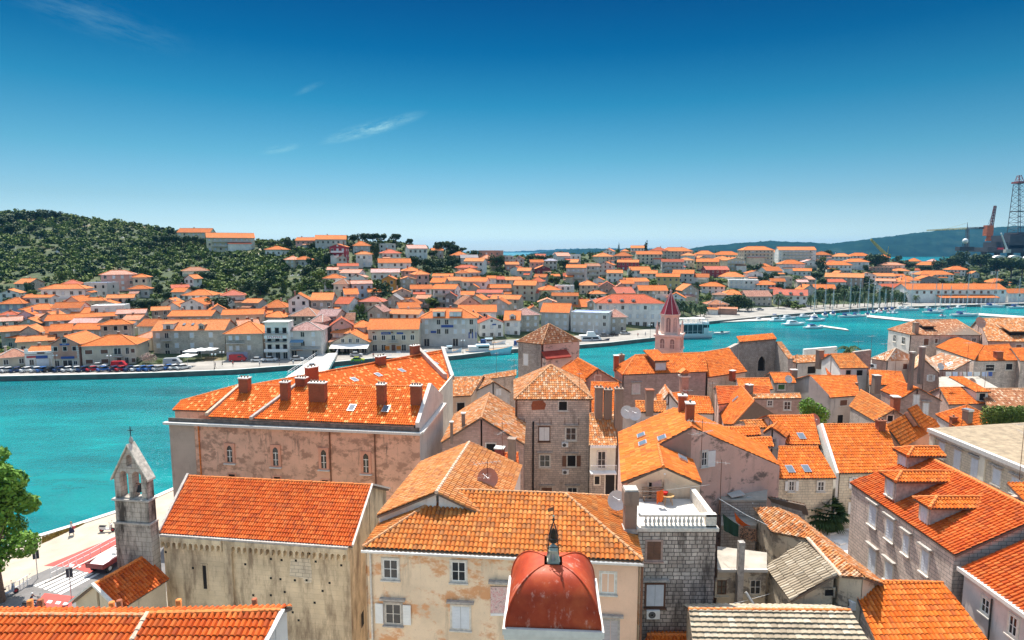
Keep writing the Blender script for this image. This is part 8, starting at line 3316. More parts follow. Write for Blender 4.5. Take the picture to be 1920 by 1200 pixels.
def sailboat(u,v,vtop,Lpx,yaw,label,canv=None):
 o,ex,ey=frame_at(u,v,yaw)
 k=o.y/F
 L=Lpx*k/max(0.45,abs(ex.x)+0.35*abs(ex.y))
 B=L*0.28
 fb=0.06*L+0.35
 t=thing('sailing_boat',label,'sailing boat',(o.x,o.y,0),'sailing boats in the marina')
 m=MB()
 hull(m,L,B,fb,0.4,fb*0.5,M_HULLW,M_DECK,o,ex,ey,stern=0.55,boot=M_HULLN if R.random()<0.4 else None)
 m.build('hull',t)
 m=MB()
 cabin(m,o,ex,ey,-0.12*L,0.25*L,B*0.6,B*0.35,fb-0.1,0.55,M_HULLW,1.5,0.4)
 m.build('cabin',t)
 ztop=PY(u,vtop,o.y).z
 mp=o+ex*0.06*L
 m=MB()
 m.tube(mp+UP*(fb-0.1),mp+UP*ztop,0.16,0.11,6,M_ALU)
 for f in(0.45,0.72):
  z=fb+(ztop-fb)*f
  m.tube(mp-ey*B*0.33+UP*z,mp+ey*B*0.33+UP*z,0.04,0.04,4,M_ALU)
 m.build('mast',t)
 m=MB()
 m.tube(mp+UP*(fb+1.2),mp-ex*L*0.40+UP*(fb+1.3),0.09,0.07,6,M_ALU)
 m.tube(mp-ex*0.2+UP*(fb+1.42),mp-ex*L*0.37+UP*(fb+1.45),0.2,0.14,8,canv or M_BCAN)
 m.build('boom',t)
 m=MB()
 tp=mp+UP*(ztop-0.2)
 for q in(o+ex*L*0.5+UP*(fb*1.3),o-ex*L*0.48+UP*fb,mp+ey*B*0.46+UP*fb,mp-ey*B*0.46+UP*fb):
  m.tube(tp,q,0.03,0.03,4,M_ALU)
 m.build('rigging',t)
 m=MB()
 cabin(m,o,ex,ey,-0.26*L,-0.10*L,B*0.6,B*0.55,fb+0.2,0.9,canv or M_BCAN,0.6,0.1)
 m.build('sprayhood',t)
 return t
for(P,lab)in(([(1536,609),(1586,616),(1592,619),(1540,612)],'short floating pier in front of the white motor cruisers'),([(1624,590),(1722,600),(1722,604),(1626,594)],'long floating pier running out from the sailing boats'),([(1834,587),(1940,594),(1940,598),(1836,591)],'floating pier at the right edge behind the mossy roofed house'),([(1340,600),(1445,596),(1445,600),(1342,604)],'narrow wooden landing stage below the large trees')):
 m=MB()
 pts=[PZ(u,v,0.55)for u,v in P]
 m.prism(pts,UP*-0.9,M_CONCW,M_TRIMD)
 o=m.build('pier')
 tag(o,lab,'pier')
 for i in range(3):
  a=pts[0].lerp(pts[1],(i+0.5)/3)
motorboat(52,710,40,0.08,'white open motor boat, left of three moored under the car row','open','motor boats along the left quay')
motorboat(102,711,34,0.10,'dark hulled open boat, middle of three moored under the car row','open','motor boats along the left quay',M_HULLN)
motorboat(160,710,33,0.12,'white cabin boat, right of three moored under the car row','cruiser','motor boats along the left quay')
def fishing_boat(u,v,Lpx,yaw,label,hm):
 o,ex,ey=frame_at(u,v,yaw)
 k=o.y/F
 L=Lpx*k/max(0.45,abs(ex.x))
 B=L*0.26
 t=thing('fishing_boat',label,'fishing boat',(o.x,o.y,0),'fishing boats moored at the central quay')
 m=MB()
 hull(m,L,B,1.7,0.5,2.2,hm,M_TEAK,o,ex,ey,stern=0.6)
 m.build('hull',t)
 m=MB()
 pts=[]
 m.cbox(o-ex*0.12*L+UP*1.4,L*0.26,B*0.62,2.1,M_WHITEP,math.atan2(ex.y,ex.x))
 m.cbox(o-ex*0.12*L+UP*3.5,L*0.30,B*0.70,0.12,M_HULLB,math.atan2(ex.y,ex.x))
 m.build('wheelhouse',t)
 m=MB()
 m.cbox(o-ex*0.10*L+UP*2.5,L*0.262-0.3,B*0.64,0.6,M_GLASS,math.atan2(ex.y,ex.x))
 m.build('side_window',t)
 m=MB()
 mp=o+ex*0.12*L
 m.tube(mp+UP*1.0,mp+UP*(1.0+L*0.42),0.10,0.06,6,M_TEAK)
 m.tube(mp+UP*(L*0.42),o+ex*L*0.48+UP*2.3,0.02,0.02,4,M_WIRE)
 m.tube(mp+UP*(L*0.42),o-ex*L*0.45+UP*1.4,0.02,0.02,4,M_WIRE)
 m.build('mast',t)
 m=MB()
 m.cbox(o-ex*0.34*L+UP*1.5,L*0.2,B*0.7,1.7,M_CLOTH if hm is not M_HULLW else M_BCAN,math.atan2(ex.y,ex.x))
 m.build('stern_canopy',t)
 return t
fishing_boat(915,665,84,0.16,'pale blue wooden fishing boat with white wheelhouse moored at the central quay',M_HULLB)
fishing_boat(847,668,34,0.3,'short pale blue boat with its bow beside the palace gable',M_HULLB)
fishing_boat(922,652,48,0.12,'white boat with blue canopy moored behind the long pale blue fishing boat',M_HULLW)
fishing_boat(975,655,26,0.1,'small white boat hidden behind the squat corner tower',M_HULLW)
for i,(u,v,L_,lab)in enumerate(((752,668,34,'white motor cruiser behind the right palace chimney'),(800,666,34,'white motor cruiser moored left of the short blue boat'),(775,669,26,'small white cruiser between two larger cruisers behind the palace roof'))):
 motorboat(u,v,L_,0.15,lab,'cruiser','motor boats at the central quay')
for i,(u,v,L_,lab,cv)in enumerate(((712,676,24,'white cruiser at the left end of the central quay behind the palace roof',None),(735,673,26,'white cruiser with blue canopy behind the palace chimneys',M_BCAN),(822,667,24,'little white cruiser with blue canopy left of the short blue boat',M_BCAN),(955,652,26,'white cruiser left of the squat corner tower',None),(1000,651,26,'white cruiser behind the squat corner tower roof',None),(890,655,30,'white cruiser in the second row behind the pale blue fishing boat',M_RCAN),(1058,648,24,'small cruiser left of the blue hulled motor yacht',M_BCAN))):
 motorboat(u,v,L_,0.15,lab,'cruiser','motor boats at the central quay',None,cv)
o,ex,ey=frame_at(1112,645,0.10)
k=o.y/F
L=58*k
t=thing('motor_yacht','white motor yacht with dark blue hull band moored by the grey flat roofed block','yacht',(o.x,o.y,0))
m=MB()
hull(m,L,L*0.24,1.5,0.5,1.3,M_HULLN,M_DECK,o,ex,ey)
m.build('hull',t)
m=MB()
cabin(m,o,ex,ey,-0.40*L,0.30*L,L*0.2,L*0.15,1.4,1.9,M_HULLW,0.7,0.0)
m.build('cabin',t)
m=MB()
cabin(m,o,ex,ey,-0.36*L,0.18*L,L*0.204,L*0.18,2.1,0.7,M_GLASS,0.7,0.0)
m.build('side_window',t)
m=MB()
cabin(m,o,ex,ey,-0.22*L,0.10*L,L*0.16,L*0.13,3.31,1.5,M_HULLW,0.6,0.2)
m.tube(o+UP*4.7,o+UP*7.4,0.08,0.05,5,M_WHITEP)
m.build('flybridge',t)
m=MB()
cabin(m,o,ex,ey,-0.46*L,-0.2*L,L*0.2,L*0.19,3.3,0.25,M_CLOTH,0.1,0.1)
m.build('awning',t)
o,ex,ey=frame_at(1300,633,0.13)
k=o.y/F
L=74*k
t=thing('tour_boat','large white double deck excursion boat with open lower deck beside the red spire','excursion boat',(o.x,o.y,0))
rz_=math.atan2(ex.y,ex.x)
m=MB()
hull(m,L,L*0.23,1.9,0.6,1.2,M_HULLW,M_TEAK,o,ex,ey,stern=0.85)
m.build('hull',t)
m=MB()
m.cbox(o-ex*0.06*L+UP*5.6,L*0.84,L*0.23,0.25,M_HULLW,rz_)
m.build('upper_deck',t)
m=MB()
m.cbox(o-ex*0.08*L+UP*7.9,L*0.70,L*0.22,0.18,M_CLOTH,rz_)
m.build('canopy',t)
for i in range(7):
 for s in(-1,1):
  m=MB()
  x=-0.46*L+0.78*L*i/6
  m.tube(o+ex*x+ey*s*L*0.105+UP*1.8,o+ex*x+ey*s*L*0.105+UP*7.9,0.09,0.09,5,M_HULLW)
  m.build('post',t)
m=MB()
m.cbox(o-ex*0.12*L+UP*1.8,L*0.68,L*0.21,3.75,plain('dark_green_cabin',(0.02,0.05,0.06),0.5),rz_)
m.build('saloon',t)
m=MB()
m.cbox(o+ex*0.30*L+UP*1.9,L*0.14,L*0.18,4.6,M_HULLW,rz_)
m.build('wheelhouse',t)
m=MB()
m.cbox(o+ex*0.30*L+UP*4.2,L*0.142,L*0.182,1.2,M_GLASS,rz_)
m.build('wheelhouse_window',t)
m=MB()
for z in(2.9,6.7):
 for s in(-1,1):
  m.tube(o-ex*0.47*L+ey*s*L*0.11+UP*z,o+ex*0.34*L+ey*s*L*0.11+UP*z,0.06,0.06,4,M_HULLW)
m.build('railing',t)
motorboat(1352,626,34,0.1,'low white open boat just right of the excursion boat','open','motor boats in the marina')
small=[(1338,602),(1350,602),(1361,601),(1371,600),(1382,599),(1392,599)]
for i,(u,v)in enumerate(small):
 motorboat(u,v,12,1.2,f"tiny open boat below the large trees, {ORD[i] if i else 'first'} from the left of six",'open','tiny boats below the large trees',None,M_BCAN if i%2 else M_TEAK)
for(u,v,L_,yw_,lab,cv)in((1424,601,22,0.1,'small white cruiser at the left end of the marina group',None),(1457,603,40,0.25,'white cruiser second from the left of the marina group',None),(1455,595,28,0.3,'white cruiser at the back left of the marina group',M_BCAN),(1478,598,34,0.2,'white cruiser in the back row right of the leftmost ones',None),(1488,610,48,0.22,'biggest white motor cruiser in the front of the marina group',None),(1525,616,40,0.18,'white motor cruiser moored at the tip of the short pier',M_BCAN),(1530,602,40,0.22,'white cruiser with blue canopy behind the short pier',M_BCAN),(1508,595,30,0.3,'white cruiser in the back row behind the biggest cruiser',None),(1640,586,14,1.0,'little white boat, first of four by the red canopied boats',None),(1652,587,16,1.0,'little white boat with red canopy, second of four by the long pier',M_RCAN),(1665,588,16,1.0,'little white boat with red canopy, third of four by the long pier',M_RCAN),(1677,588,20,0.4,'white cruiser at the right of the red canopied boats',None),(1767,594,16,0.2,'small boat with red canopy left of the brown roofed shore house',M_RCAN),(1800,578,24,0.2,'white cruiser in front of the long arcade building',None),(1835,574,22,0.2,'white cruiser under the right half of the arcade building',None),(1740,579,18,0.4,'small white cruiser under the left part of the arcade building',None),(1706,570,24,0.2,'red canopied boat beside the marina palms',M_RCAN)):
 motorboat(u,v,L_,yw_,lab,'cruiser','motor boats in the marina',None,cv)
for i,(u,v,vt,L_,yw_,lab)in enumerate(((1526,596,520,30,1.2,'first mast from the left of the marina'),(1546,593,534,26,1.2,'second mast from the left of the marina'),(1561,591,538,26,1.2,'third mast from the left of the marina'),(1590,595,524,40,0.15,'long white hull, fourth mast from the left'),(1608,594,521,36,0.2,'fifth mast from the left, beside the long white hull'),(1626,592,524,24,1.1,'sixth mast from the left in front of the palms'),(1636,588,530,22,1.1,'seventh mast, shorter one in front of the palms'),(1647,586,529,22,1.2,'eighth mast behind the red canopied boats'),(1659,583,540,20,1.2,'ninth mast, lowest one behind the red canopied boats'),(1671,583,531,24,1.2,'tenth mast behind the white cruiser'),(1692,582,519,40,0.1,'tall mast on a long hull left of the arcade building'),(1706,582,511,40,0.15,'tallest mast left of the arcade building'),(1750,587,530,42,0.12,'mast in front of the arcade, on a broad white hull'),(1762,583,531,26,0.3,'short mast beside the broad white hull'),(1780,580,535,24,0.4,'thin mast before the green parasols'),(1808,593,512,54,0.08,'tall mast on the longest hull above the brown roof'),(1862,576,509,46,0.1,'tall mast under the right part of the arcade building'),(1906,578,520,40,0.15,'last mast at the right edge of the marina'))):
 sailboat(u,v,vt,L_,yw_,'white sailing boat, '+lab,R.choice([M_BCAN,M_BCAN,M_CLOTH,M_CLOTH]))
CARC={'white':(0.74,0.74,0.73),'silver':(0.42,0.44,0.46),'dark blue':(0.02,0.05,0.14),'blue':(0.04,0.14,0.40),'red':(0.50,0.03,0.04),'black':(0.015,0.016,0.02),'grey':(0.16,0.17,0.18),'yellow green':(0.40,0.45,0.05)}
CARP={}
def car_proto(col,van=False):
 key=(col,van)
 if key in CARP:
  return CARP[key]
 pm=plain('car_paint_'+col.replace(' ','_'),CARC[col],0.25,0.1,var=0)
 L,W,Hh=(4.1,1.7,1.45)if not van else(4.9,1.95,2.1)
 m=MB()
 if not van:
  prof=[(-2.0,0.3),(2.0,0.3),(2.05,0.6),(1.95,0.78),(1.1,0.92),(-1.6,0.95),(-1.98,0.85)]
  cab=[(-1.65,0.94),(1.05,0.91),(0.35,1.38),(-0.2,1.45),(-1.1,1.40)]
 else:
  prof=[(-2.4,0.3),(2.4,0.3),(2.45,0.8),(2.2,1.1),(-2.4,1.15)]
  cab=[(-2.4,1.14),(2.1,1.1),(1.45,1.95),(1.2,2.1),(-2.3,2.1)]
 m.prism([V3((x,-W/2,z))for x,z in prof],V3((0,W,0)),pm)
 roofz=max(z for _,z in cab)
 m.prism([V3((x,-W/2+0.16,z))for x,z in cab if z>roofz-0.12]+[V3((cab[-1][0],-W/2+0.16,roofz-0.12)),][:0],V3((0,W-0.32,0)),pm)if van else None
 body=m.mesh('body',V3((0,0,0)))
 m=MB()
 m.prism([V3((x,-W/2+0.14,z))for x,z in cab],V3((0,W-0.28,0)),M_GLASS if not van else pm)
 if van:
  m.box(V3((0.2,-W/2+0.12,1.3)),V3((1.2,0,0)),V3((0,W-0.24,0)),UP*0.5,M_GLASS)
 glassm=m.mesh('cabin',V3((0,0,0)))
 m=MB()
 rx0,rx1=(-1.05,0.32)if not van else(-2.28,1.2)
 m.box(V3((rx0,-W/2+0.2,roofz-0.04)),V3((rx1-rx0,0,0)),V3((0,W-0.4,0)),UP*0.07,pm)
 roofm=m.mesh('roof',V3((0,0,0)))
 m=MB()
 m.tube((0,-0.1,0),(0,0.1,0),0.32,0.32,12,M_RUB)
 m.tube((0,-0.11,0),(0,0.11,0),0.18,0.18,10,M_METAL)
 wh=m.mesh('wheel',V3((0,0,0)))
 CARP[key]=(body,glassm,roofm,wh,L,W)
 return CARP[key]
def car(p,yaw,col,label,group='cars parked along the far quays',van=False,scale=1.0):
 body,gl,rf_,wh,L,W=car_proto(col,van)
 t=thing('parked_van'if van else 'parked_car',label,'van'if van else 'car',p,group)
 t.rotation_euler=(0,0,yaw)
 t.scale=(scale,)*3
 for me,nm in((body,'body'),(gl,'cabin'),(rf_,'roof')):
  o=bpy.data.objects.new(nm,me)
  COL.objects.link(o)
  o.parent=t
 for sx_ in(-L*0.31,L*0.31):
  for sy_ in(-W/2+0.08,W/2-0.08):
   o=bpy.data.objects.new('wheel',wh)
   COL.objects.link(o)
   o.parent=t
   o.location=(sx_,sy_,0.32)
 return t
row=[(6,'white'),(19,'white'),(35,'dark blue'),(54,'white'),(72,'white'),(84,'blue'),(97,'black'),(115,'dark blue'),(131,'white'),(147,'white'),(160,'dark blue'),(177,'red'),(197,'blue'),(217,'dark blue'),(231,'red'),(247,'dark blue'),(259,'white'),(271,'blue'),(285,'blue'),(300,'silver')]
for i,(u,c_)in enumerate(row):
 v=697.5-u*0.011
 n=sum(1 for q in row[:i+1]if q[1]==c_)
 tot=sum(1 for q in row if q[1]==c_)
 lab=f"{c_} car in the left quayside row"+(f", {['first', 'second', 'third', 'fourth', 'fifth', 'sixth', 'seventh'][n - 1]} {c_} one from the left"if tot>1 else '')
 p=PZ(u,v,1.31)
 car(p,0.95+R.uniform(-.06,.06),c_,lab)
for(u,v,c_,yw_,lab,vn)in((186,689,'white',0.2,'white car parked in the second row in front of the beige hipped house',False),(224,688,'red',0.15,'red van parked in front of the beige hipped house',True),(320,692,'blue',0.95,'blue car, first of three in the short row by the café terrace',False),(330,692,'white',0.95,'white car, second of three in the short row by the café terrace',False),(344,692,'white',0.9,'white car, third of three in the short row by the café terrace',False),(324,684,'silver',0.2,'silver van behind the short row by the café terrace',True),(446,677,'red',0.12,'big dark red delivery van in front of the balconied hipped house',True),(484,678,'white',0.1,'white car parked beside the dark red delivery van',False),(507,677,'white',0.1,'white car parked under the white café block',False),(557,676,'silver',0.12,'silver car parked under the brown roofed bridge house',False),(668,668,'silver',0.1,'silver car parked in front of the long white awning',False),(671,678,'yellow green',0.1,'small yellow green car on the quay behind the palace roof',False),(1133,631,'grey',0.1,'grey car parked by the little brown roofed house',False),(1150,630,'black',0.1,'dark car parked right of the grey one at the little brown roofed house',False),(1172,627,'silver',0.1,'silver car parked in front of the long white palace',False),(1505,577,'black',0.1,'dark car parked on the marina road by the palms',False),(1425,582,'silver',0.1,'silver car parked at the marina beside the large trees',False)):
 car(PZ(u,v,1.31),yw_,c_,lab,van=vn,scale=0.85 if vn and u<300 else 1.0)
m=MB()
bl0,bl1=PZ(598,664,2.0),PZ(540,704,3.6)
br0,br1=PZ(634,660,2.0),PZ(612,700,3.6)
ext=(bl1-bl0)
for a,b in((bl0,bl1),):
 q=[bl0,bl1,bl1+ext*1.3,br1+ext*1.3,br1,br0]
 m.prism([bl0,br0,br1,bl1],UP*-0.8,M_CONCW)
 m.prism([bl1,br1,br1+V3((ext.x,ext.y,0))*1.2,bl1+V3((ext.x,ext.y,0))*1.2],UP*-0.8,M_CONCW)
bdg=thing('road_bridge','pale concrete road bridge crossing the channel behind the palace roof','bridge',(bl1.x,bl1.y,0))
m.build('deck',bdg)
for(a,b)in((bl0,bl1),(br0,br1)):
 m=MB()
 for i in range(13):
  p=a.lerp(b,i/12)
  m.tube(p,p+UP*1.1,0.06,0.06,4,M_WHITEP)
 for z in(0.6,1.1):
  m.tube(a+UP*z,b+UP*z,0.05,0.05,4,M_WHITEP)
 m.build('railing',bdg)
for f in(0.5,1.0):
 m=MB()
 p=bl0.lerp(bl1,f).lerp(br0.lerp(br1,f),0.5)
 m.cbox(V3((p.x,p.y,-1)),6,2.0,p.z+0.3,M_CONC,math.atan2(ext.y,ext.x)+math.pi/2)
 m.build('pier',bdg)
car(PZ(585,690,3.2),1.9,'silver','silver car driving over the road bridge behind the palace roof')
def parasol(p,w,h,label,mat,group,rz=0.0):
 t=thing('parasol',label,'parasol',p,group)
 p=V3(p)
 m=MB()
 ex=V3((math.cos(rz),math.sin(rz),0))
 ey=V3((-ex.y,ex.x,0))
 c=[p+ex*sx*w/2+ey*sy*w/2+UP*h for sx,sy in((-1,-1),(1,-1),(1,1),(-1,1))]
 ap=p+UP*(h+w*0.10)
 for a,b in zip(c,c[1:]+c[:1]):
  m.face([a,b,ap],mat)
  m.face([a-UP*0.22,b-UP*0.22,b,a],mat)
 m.build('canopy',t)
 m=MB()
 m.cbox(ap-UP*0.05,w*0.22,w*0.22,0.12,mat,rz)
 m.build('vent_cap',t)
 m=MB()
 m.tube(p,ap,0.045,0.045,6,M_METAL)
 m.cbox(p,0.7,0.7,0.08,M_CONC,rz)
 m.build('pole',t)
 return t
for i,(u,v)in enumerate(((362,676),(378,674),(394,673),(352,686))):
 parasol(PZ(u,v,1.3),4.2,3.2,['pale café parasol, leftmost of three under the dormered stone house','pale café parasol, middle of three under the dormered stone house','pale café parasol, rightmost of three under the dormered stone house','white parasol nearest the car row on the left quay'][i],M_CLOTH,'café parasols on the left quay')
for i,(u,v)in enumerate(((1760,563),(1772,562),(1784,561),(1796,560))):
 parasol(PZ(u,v,1.3),5.5,3.2,['white restaurant parasol, leftmost by the arcade','bright green restaurant parasol, left of two by the arcade','bright green restaurant parasol, right of two by the arcade','white restaurant parasol, rightmost by the arcade'][i],M_CLOTH if i in(0,3)else plain('green_canvas',(0.10,0.42,0.05),0.8),'restaurant parasols by the arcade')
def lamp(p,h,label):
 t=thing('street_lamp',label,'street lamp',p,'street lamps on the far quay')
 p=V3(p)
 m=MB()
 m.lathe(p,[(0.16,0),(0.10,0.4),(0.06,0.6),(0.05,h)],8,M_DARKM)
 m.build('pole',t)
 for s in(-1,1):
  m=MB()
  m.tube(p+UP*(h-0.1),p+V3((s*0.5,0,h+0.1)),0.03,0.03,5,M_DARKM)
  m.ball(p+V3((s*0.5,0,h+0.35)),0.26,0.26,0.26,M_LAMPG)
  m.build('globe',t)
for i,(u,v,hpx,lb)in enumerate(((105,690,22,'twin globe street lamp in front of the brown pink gable house'),(206,690,21,'twin globe street lamp in front of the beige hipped house'),(402,692,26,'twin globe street lamp at the end of the left quay'),(417,684,22,'twin globe street lamp left of the red delivery van'),(868,662,22,'street lamp by the fishing boats'),(1219,634,24,'street lamp in front of the long white palace'),(1350,594,26,'street lamp on the promenade beside the palms'))):
 p=PZ(u,v,1.3)
 lamp(p,hpx*p.y/F,lb)
def lattice(m,a,b,w0,w1,n,r,mat):
 a,b=V3(a),V3(b)
 d=(b-a).normalized()
 x=d.orthogonal().normalized()
 if abs(d.z)>0.9:
  x=V3((1,0,0))
 y=d.cross(x).normalized()
 x=y.cross(d).normalized()
 prev=None
 for i in range(n+1):
  t=i/n
  c=a.lerp(b,t)
  w=(w0+(w1-w0)*t)/2
  q=[c+x*w*sx+y*w*sy for sx,sy in((-1,-1),(1,-1),(1,1),(-1,1))]
  for k in range(4):
   m.tube(q[k],q[(k+1)%4],r*0.6,r*0.6,4,mat,False)
   if prev:
    m.tube(prev[k],q[k],r,r,4,mat,False)
    m.tube(prev[k],q[(k+1)%4],r*0.55,r*0.55,4,mat,False)
  prev=q
YS=780
MDER=plain('derrick_steel',(0.12,0.11,0.12),0.7,0.2,var=0.2,sc=0.2)
MDRED=plain('derrick_red',(0.30,0.06,0.05),0.7,var=0.2)
MRIG=plain('rig_dark',(0.05,0.055,0.065),0.8,var=0.3,sc=0.1)
MCRO=plain('crane_orange',(0.50,0.12,0.04),0.7,var=0.2,sc=0.3)
MCRY=plain('crane_yellow',(0.50,0.42,0.12),0.7,var=0.2,sc=0.3)
P_=lambda u,v:PY(u,v,YS)
rig=thing('oil_rig','dark drilling platform with tall lattice derrick on the right skyline','drilling rig',(P_(1905,470).x,YS,0))
m=MB()
lattice(m,P_(1911,437),P_(1911,345),17,8,9,0.38,MDER)
m.build('derrick',rig)
m=MB()
m.cbox(P_(1911,344),11,11,2.2,MDRED)
lattice(m,P_(1911,343),P_(1911,329),7,3,2,0.3,MDRED)
m.build('crown_block',rig)
m=MB()
m.cbox(P_(1911,397),12.5,12.5,0.9,MDER)
m.build('monkey_board',rig)
m=MB()
for(u,v,w,hpx)in((1900,462,52,24),(1912,440,24,8),(1882,470,36,14),(1850,468,30,8),(1925,455,30,18),(1866,460,12,10)):
 m.cbox(P_(u,v+4),w*YS/F,30,hpx*YS/F,MRIG)
m.build('platform',rig)
for u in(1845,1870,1895,1920):
 m=MB()
 p=P_(u,470)
 m.tube(V3((p.x,p.y,-3)),p,3.2,3.2,10,MRIG)
 m.build('leg',rig)
m=MB()
m.cbox(P_(1857,468)+V3((0,-16,0)),7,2,2.4,M_REDSIGN)
m.build('lifeboat',rig)
cr=thing('pedestal_crane','orange pedestal crane with steep dark lattice boom beside the derrick','crane',(P_(1853,450).x,YS-8,P_(1853,468).z))
m=MB()
m.lathe(P_(1853,452),[(3.4,0),(2.4,4),(2.4,7)],12,MCRO)
m.cbox(P_(1852,442),8,7,13,MCRO)
m.build('pedestal',cr)
m=MB()
lattice(m,P_(1855,445),P_(1866,386),3.2,1.8,11,0.42,plain('boom_dark_red',(0.16,0.05,0.05),0.7))
m.tube(P_(1851,425),P_(1866,388),0.15,0.15,4,M_DARKM)
m.build('boom',cr)
tc_=thing('tower_crane','pale tower crane with long horizontal jib above the far hill','crane',(P_(1814,465).x,YS,10))
m=MB()
lattice(m,P_(1814,478),P_(1814,428),2.4,2.4,14,0.25,MDER)
m.build('mast',tc_)
m=MB()
lattice(m,P_(1814,428),P_(1738,432),1.6,1.0,20,0.17,MCRY)
m.tube(P_(1814,418),P_(1770,430),0.14,0.14,4,MCRY)
m.build('jib',tc_)
m=MB()
lattice(m,P_(1814,428),P_(1846,427),1.6,1.6,8,0.2,MDER)
m.cbox(P_(1840,429),5,2,2,MRIG)
m.tube(P_(1814,428),P_(1814,417),0.5,0.2,5,MDER)
m.build('counter_jib',tc_)
yc=thing('lattice_crane','yellow lattice boom crane leaning over the orange roofs near the bay','crane',(P_(1660,480).x,YS,12))
m=MB()
lattice(m,P_(1661,478),P_(1633,449),3.0,1.6,10,0.32,MCRY)
m.build('boom',yc)
m=MB()
m.cbox(P_(1662,487),7,5,7,MCRY)
m.tube(P_(1664,478),P_(1666,462),0.3,0.2,5,MCRY)
m.build('cab',yc)
wc=thing('white_crane','slim white crane boom slanting in front of the drilling platform','crane',(P_(1890,472).x,YS-60,12))
m=MB()
a_,b_=PY(1889,470,YS-60),PY(1877,437,YS-60)
m.tube(a_,b_,1.1,0.7,6,M_WHITEP)
m.build('boom',wc)
m=MB()
m.cbox(PY(1888,474,YS-60),6,4,4,M_CONCW)
m.build('base',wc)
rd=thing('radar_dome','white radar dome on a dark mast at the shipyard','radar dome',(P_(1810,470).x,YS-20,5))
m=MB()
c=PY(1810,452,YS-20)
m.ball(c,3.2,3.2,3.2,M_WHITEP,16,10)
m.build('dome',rd)
m=MB()
lattice(m,V3((c.x,c.y,4)),c-UP*3.5,5,4,6,0.3,MRIG)
m.cbox(c-UP*12,18,8,5,MRIG)
m.build('mast',rd)
rsy=far_house(1818,1935,484,482,9,'f','w','w',label='long low white shipyard hall with round roof bays behind the pines',cat='hall',name='shipyard_hall',pos=PY(1876,484,742),dep=14,win=False)
for i in range(5):
 m=MB()
 x=-rsy.w/2+rsy.w*(i+0.5)/5
 pts=[rsy.L(x+math.cos(a)*rsy.w*0.075,0.1,rsy.ze+0.4+math.sin(a)*3.0)for a in[math.pi*k/8 for k in range(9)]]
 m.prism(pts,rsy.ey*12,WF['w'])
 m.build('roof_bay',rsy.t)
def skin_body(name,joints,edges,parent,mats,origin,rz,sub=1):
 keys=list(joints)
 me=bpy.data.meshes.new(name)
 me.from_pydata([joints[k][:3]for k in keys],[(keys.index(a),keys.index(b))for a,b in edges],[])
 ob=bpy.data.objects.new(name,me)
 COL.objects.link(ob)
 md=ob.modifiers.new('skin','SKIN')
 ob.modifiers.new('sub','SUBSURF').levels=sub
 for i,k in enumerate(keys):
  r=joints[k][3]
  me.skin_vertices[0].data[i].radius=(r,r)
  me.skin_vertices[0].data[i].use_root=(i==0)
 dg=bpy.context.evaluated_depsgraph_get()
 m2=bpy.data.meshes.new_from_object(ob.evaluated_get(dg))
 bpy.data.objects.remove(ob)
 m2.materials.clear()
 for mt in mats:
  m2.materials.append(mt[0])
 idx=[]
 for p in m2.polygons:
  z=p.center.z
  k=0
  for i,(mt,z0,z1,xr)in enumerate(mats):
   if z0<=z<z1 and abs(p.center.x)<xr:
    k=i
  idx.append(k)
 m2.polygons.foreach_set('material_index',idx)
 m2.polygons.foreach_set('use_smooth',[True]*len(idx))
 o=bpy.data.objects.new(name,m2)
 COL.objects.link(o)
 o.parent=parent
 o.location=(0,0,0)
 return o
SKIN_M=plain('skin',(0.50,0.27,0.18),0.6,var=0.05)
def hand_edges(J,E,side,wrist,fwd):
 x,y,z,_=J[wrist]
 J['palm'+side]=(x,y+fwd*0.03,z-0.07,0.030)
 E.append((wrist,'palm'+side))
 for i in range(4):
  J[f'f{i}{side}']=(x+(i-1.5)*0.012,y+fwd*(0.05+0.012*i),z-0.15-0.008*(1.5-abs(i-1.5)),0.009)
  E.append(('palm'+side,f'f{i}{side}'))
 J['th'+side]=(x+0.03*(-1 if side=='L'else 1),y+fwd*0.06,z-0.11,0.010)
 E.append(('palm'+side,'th'+side))
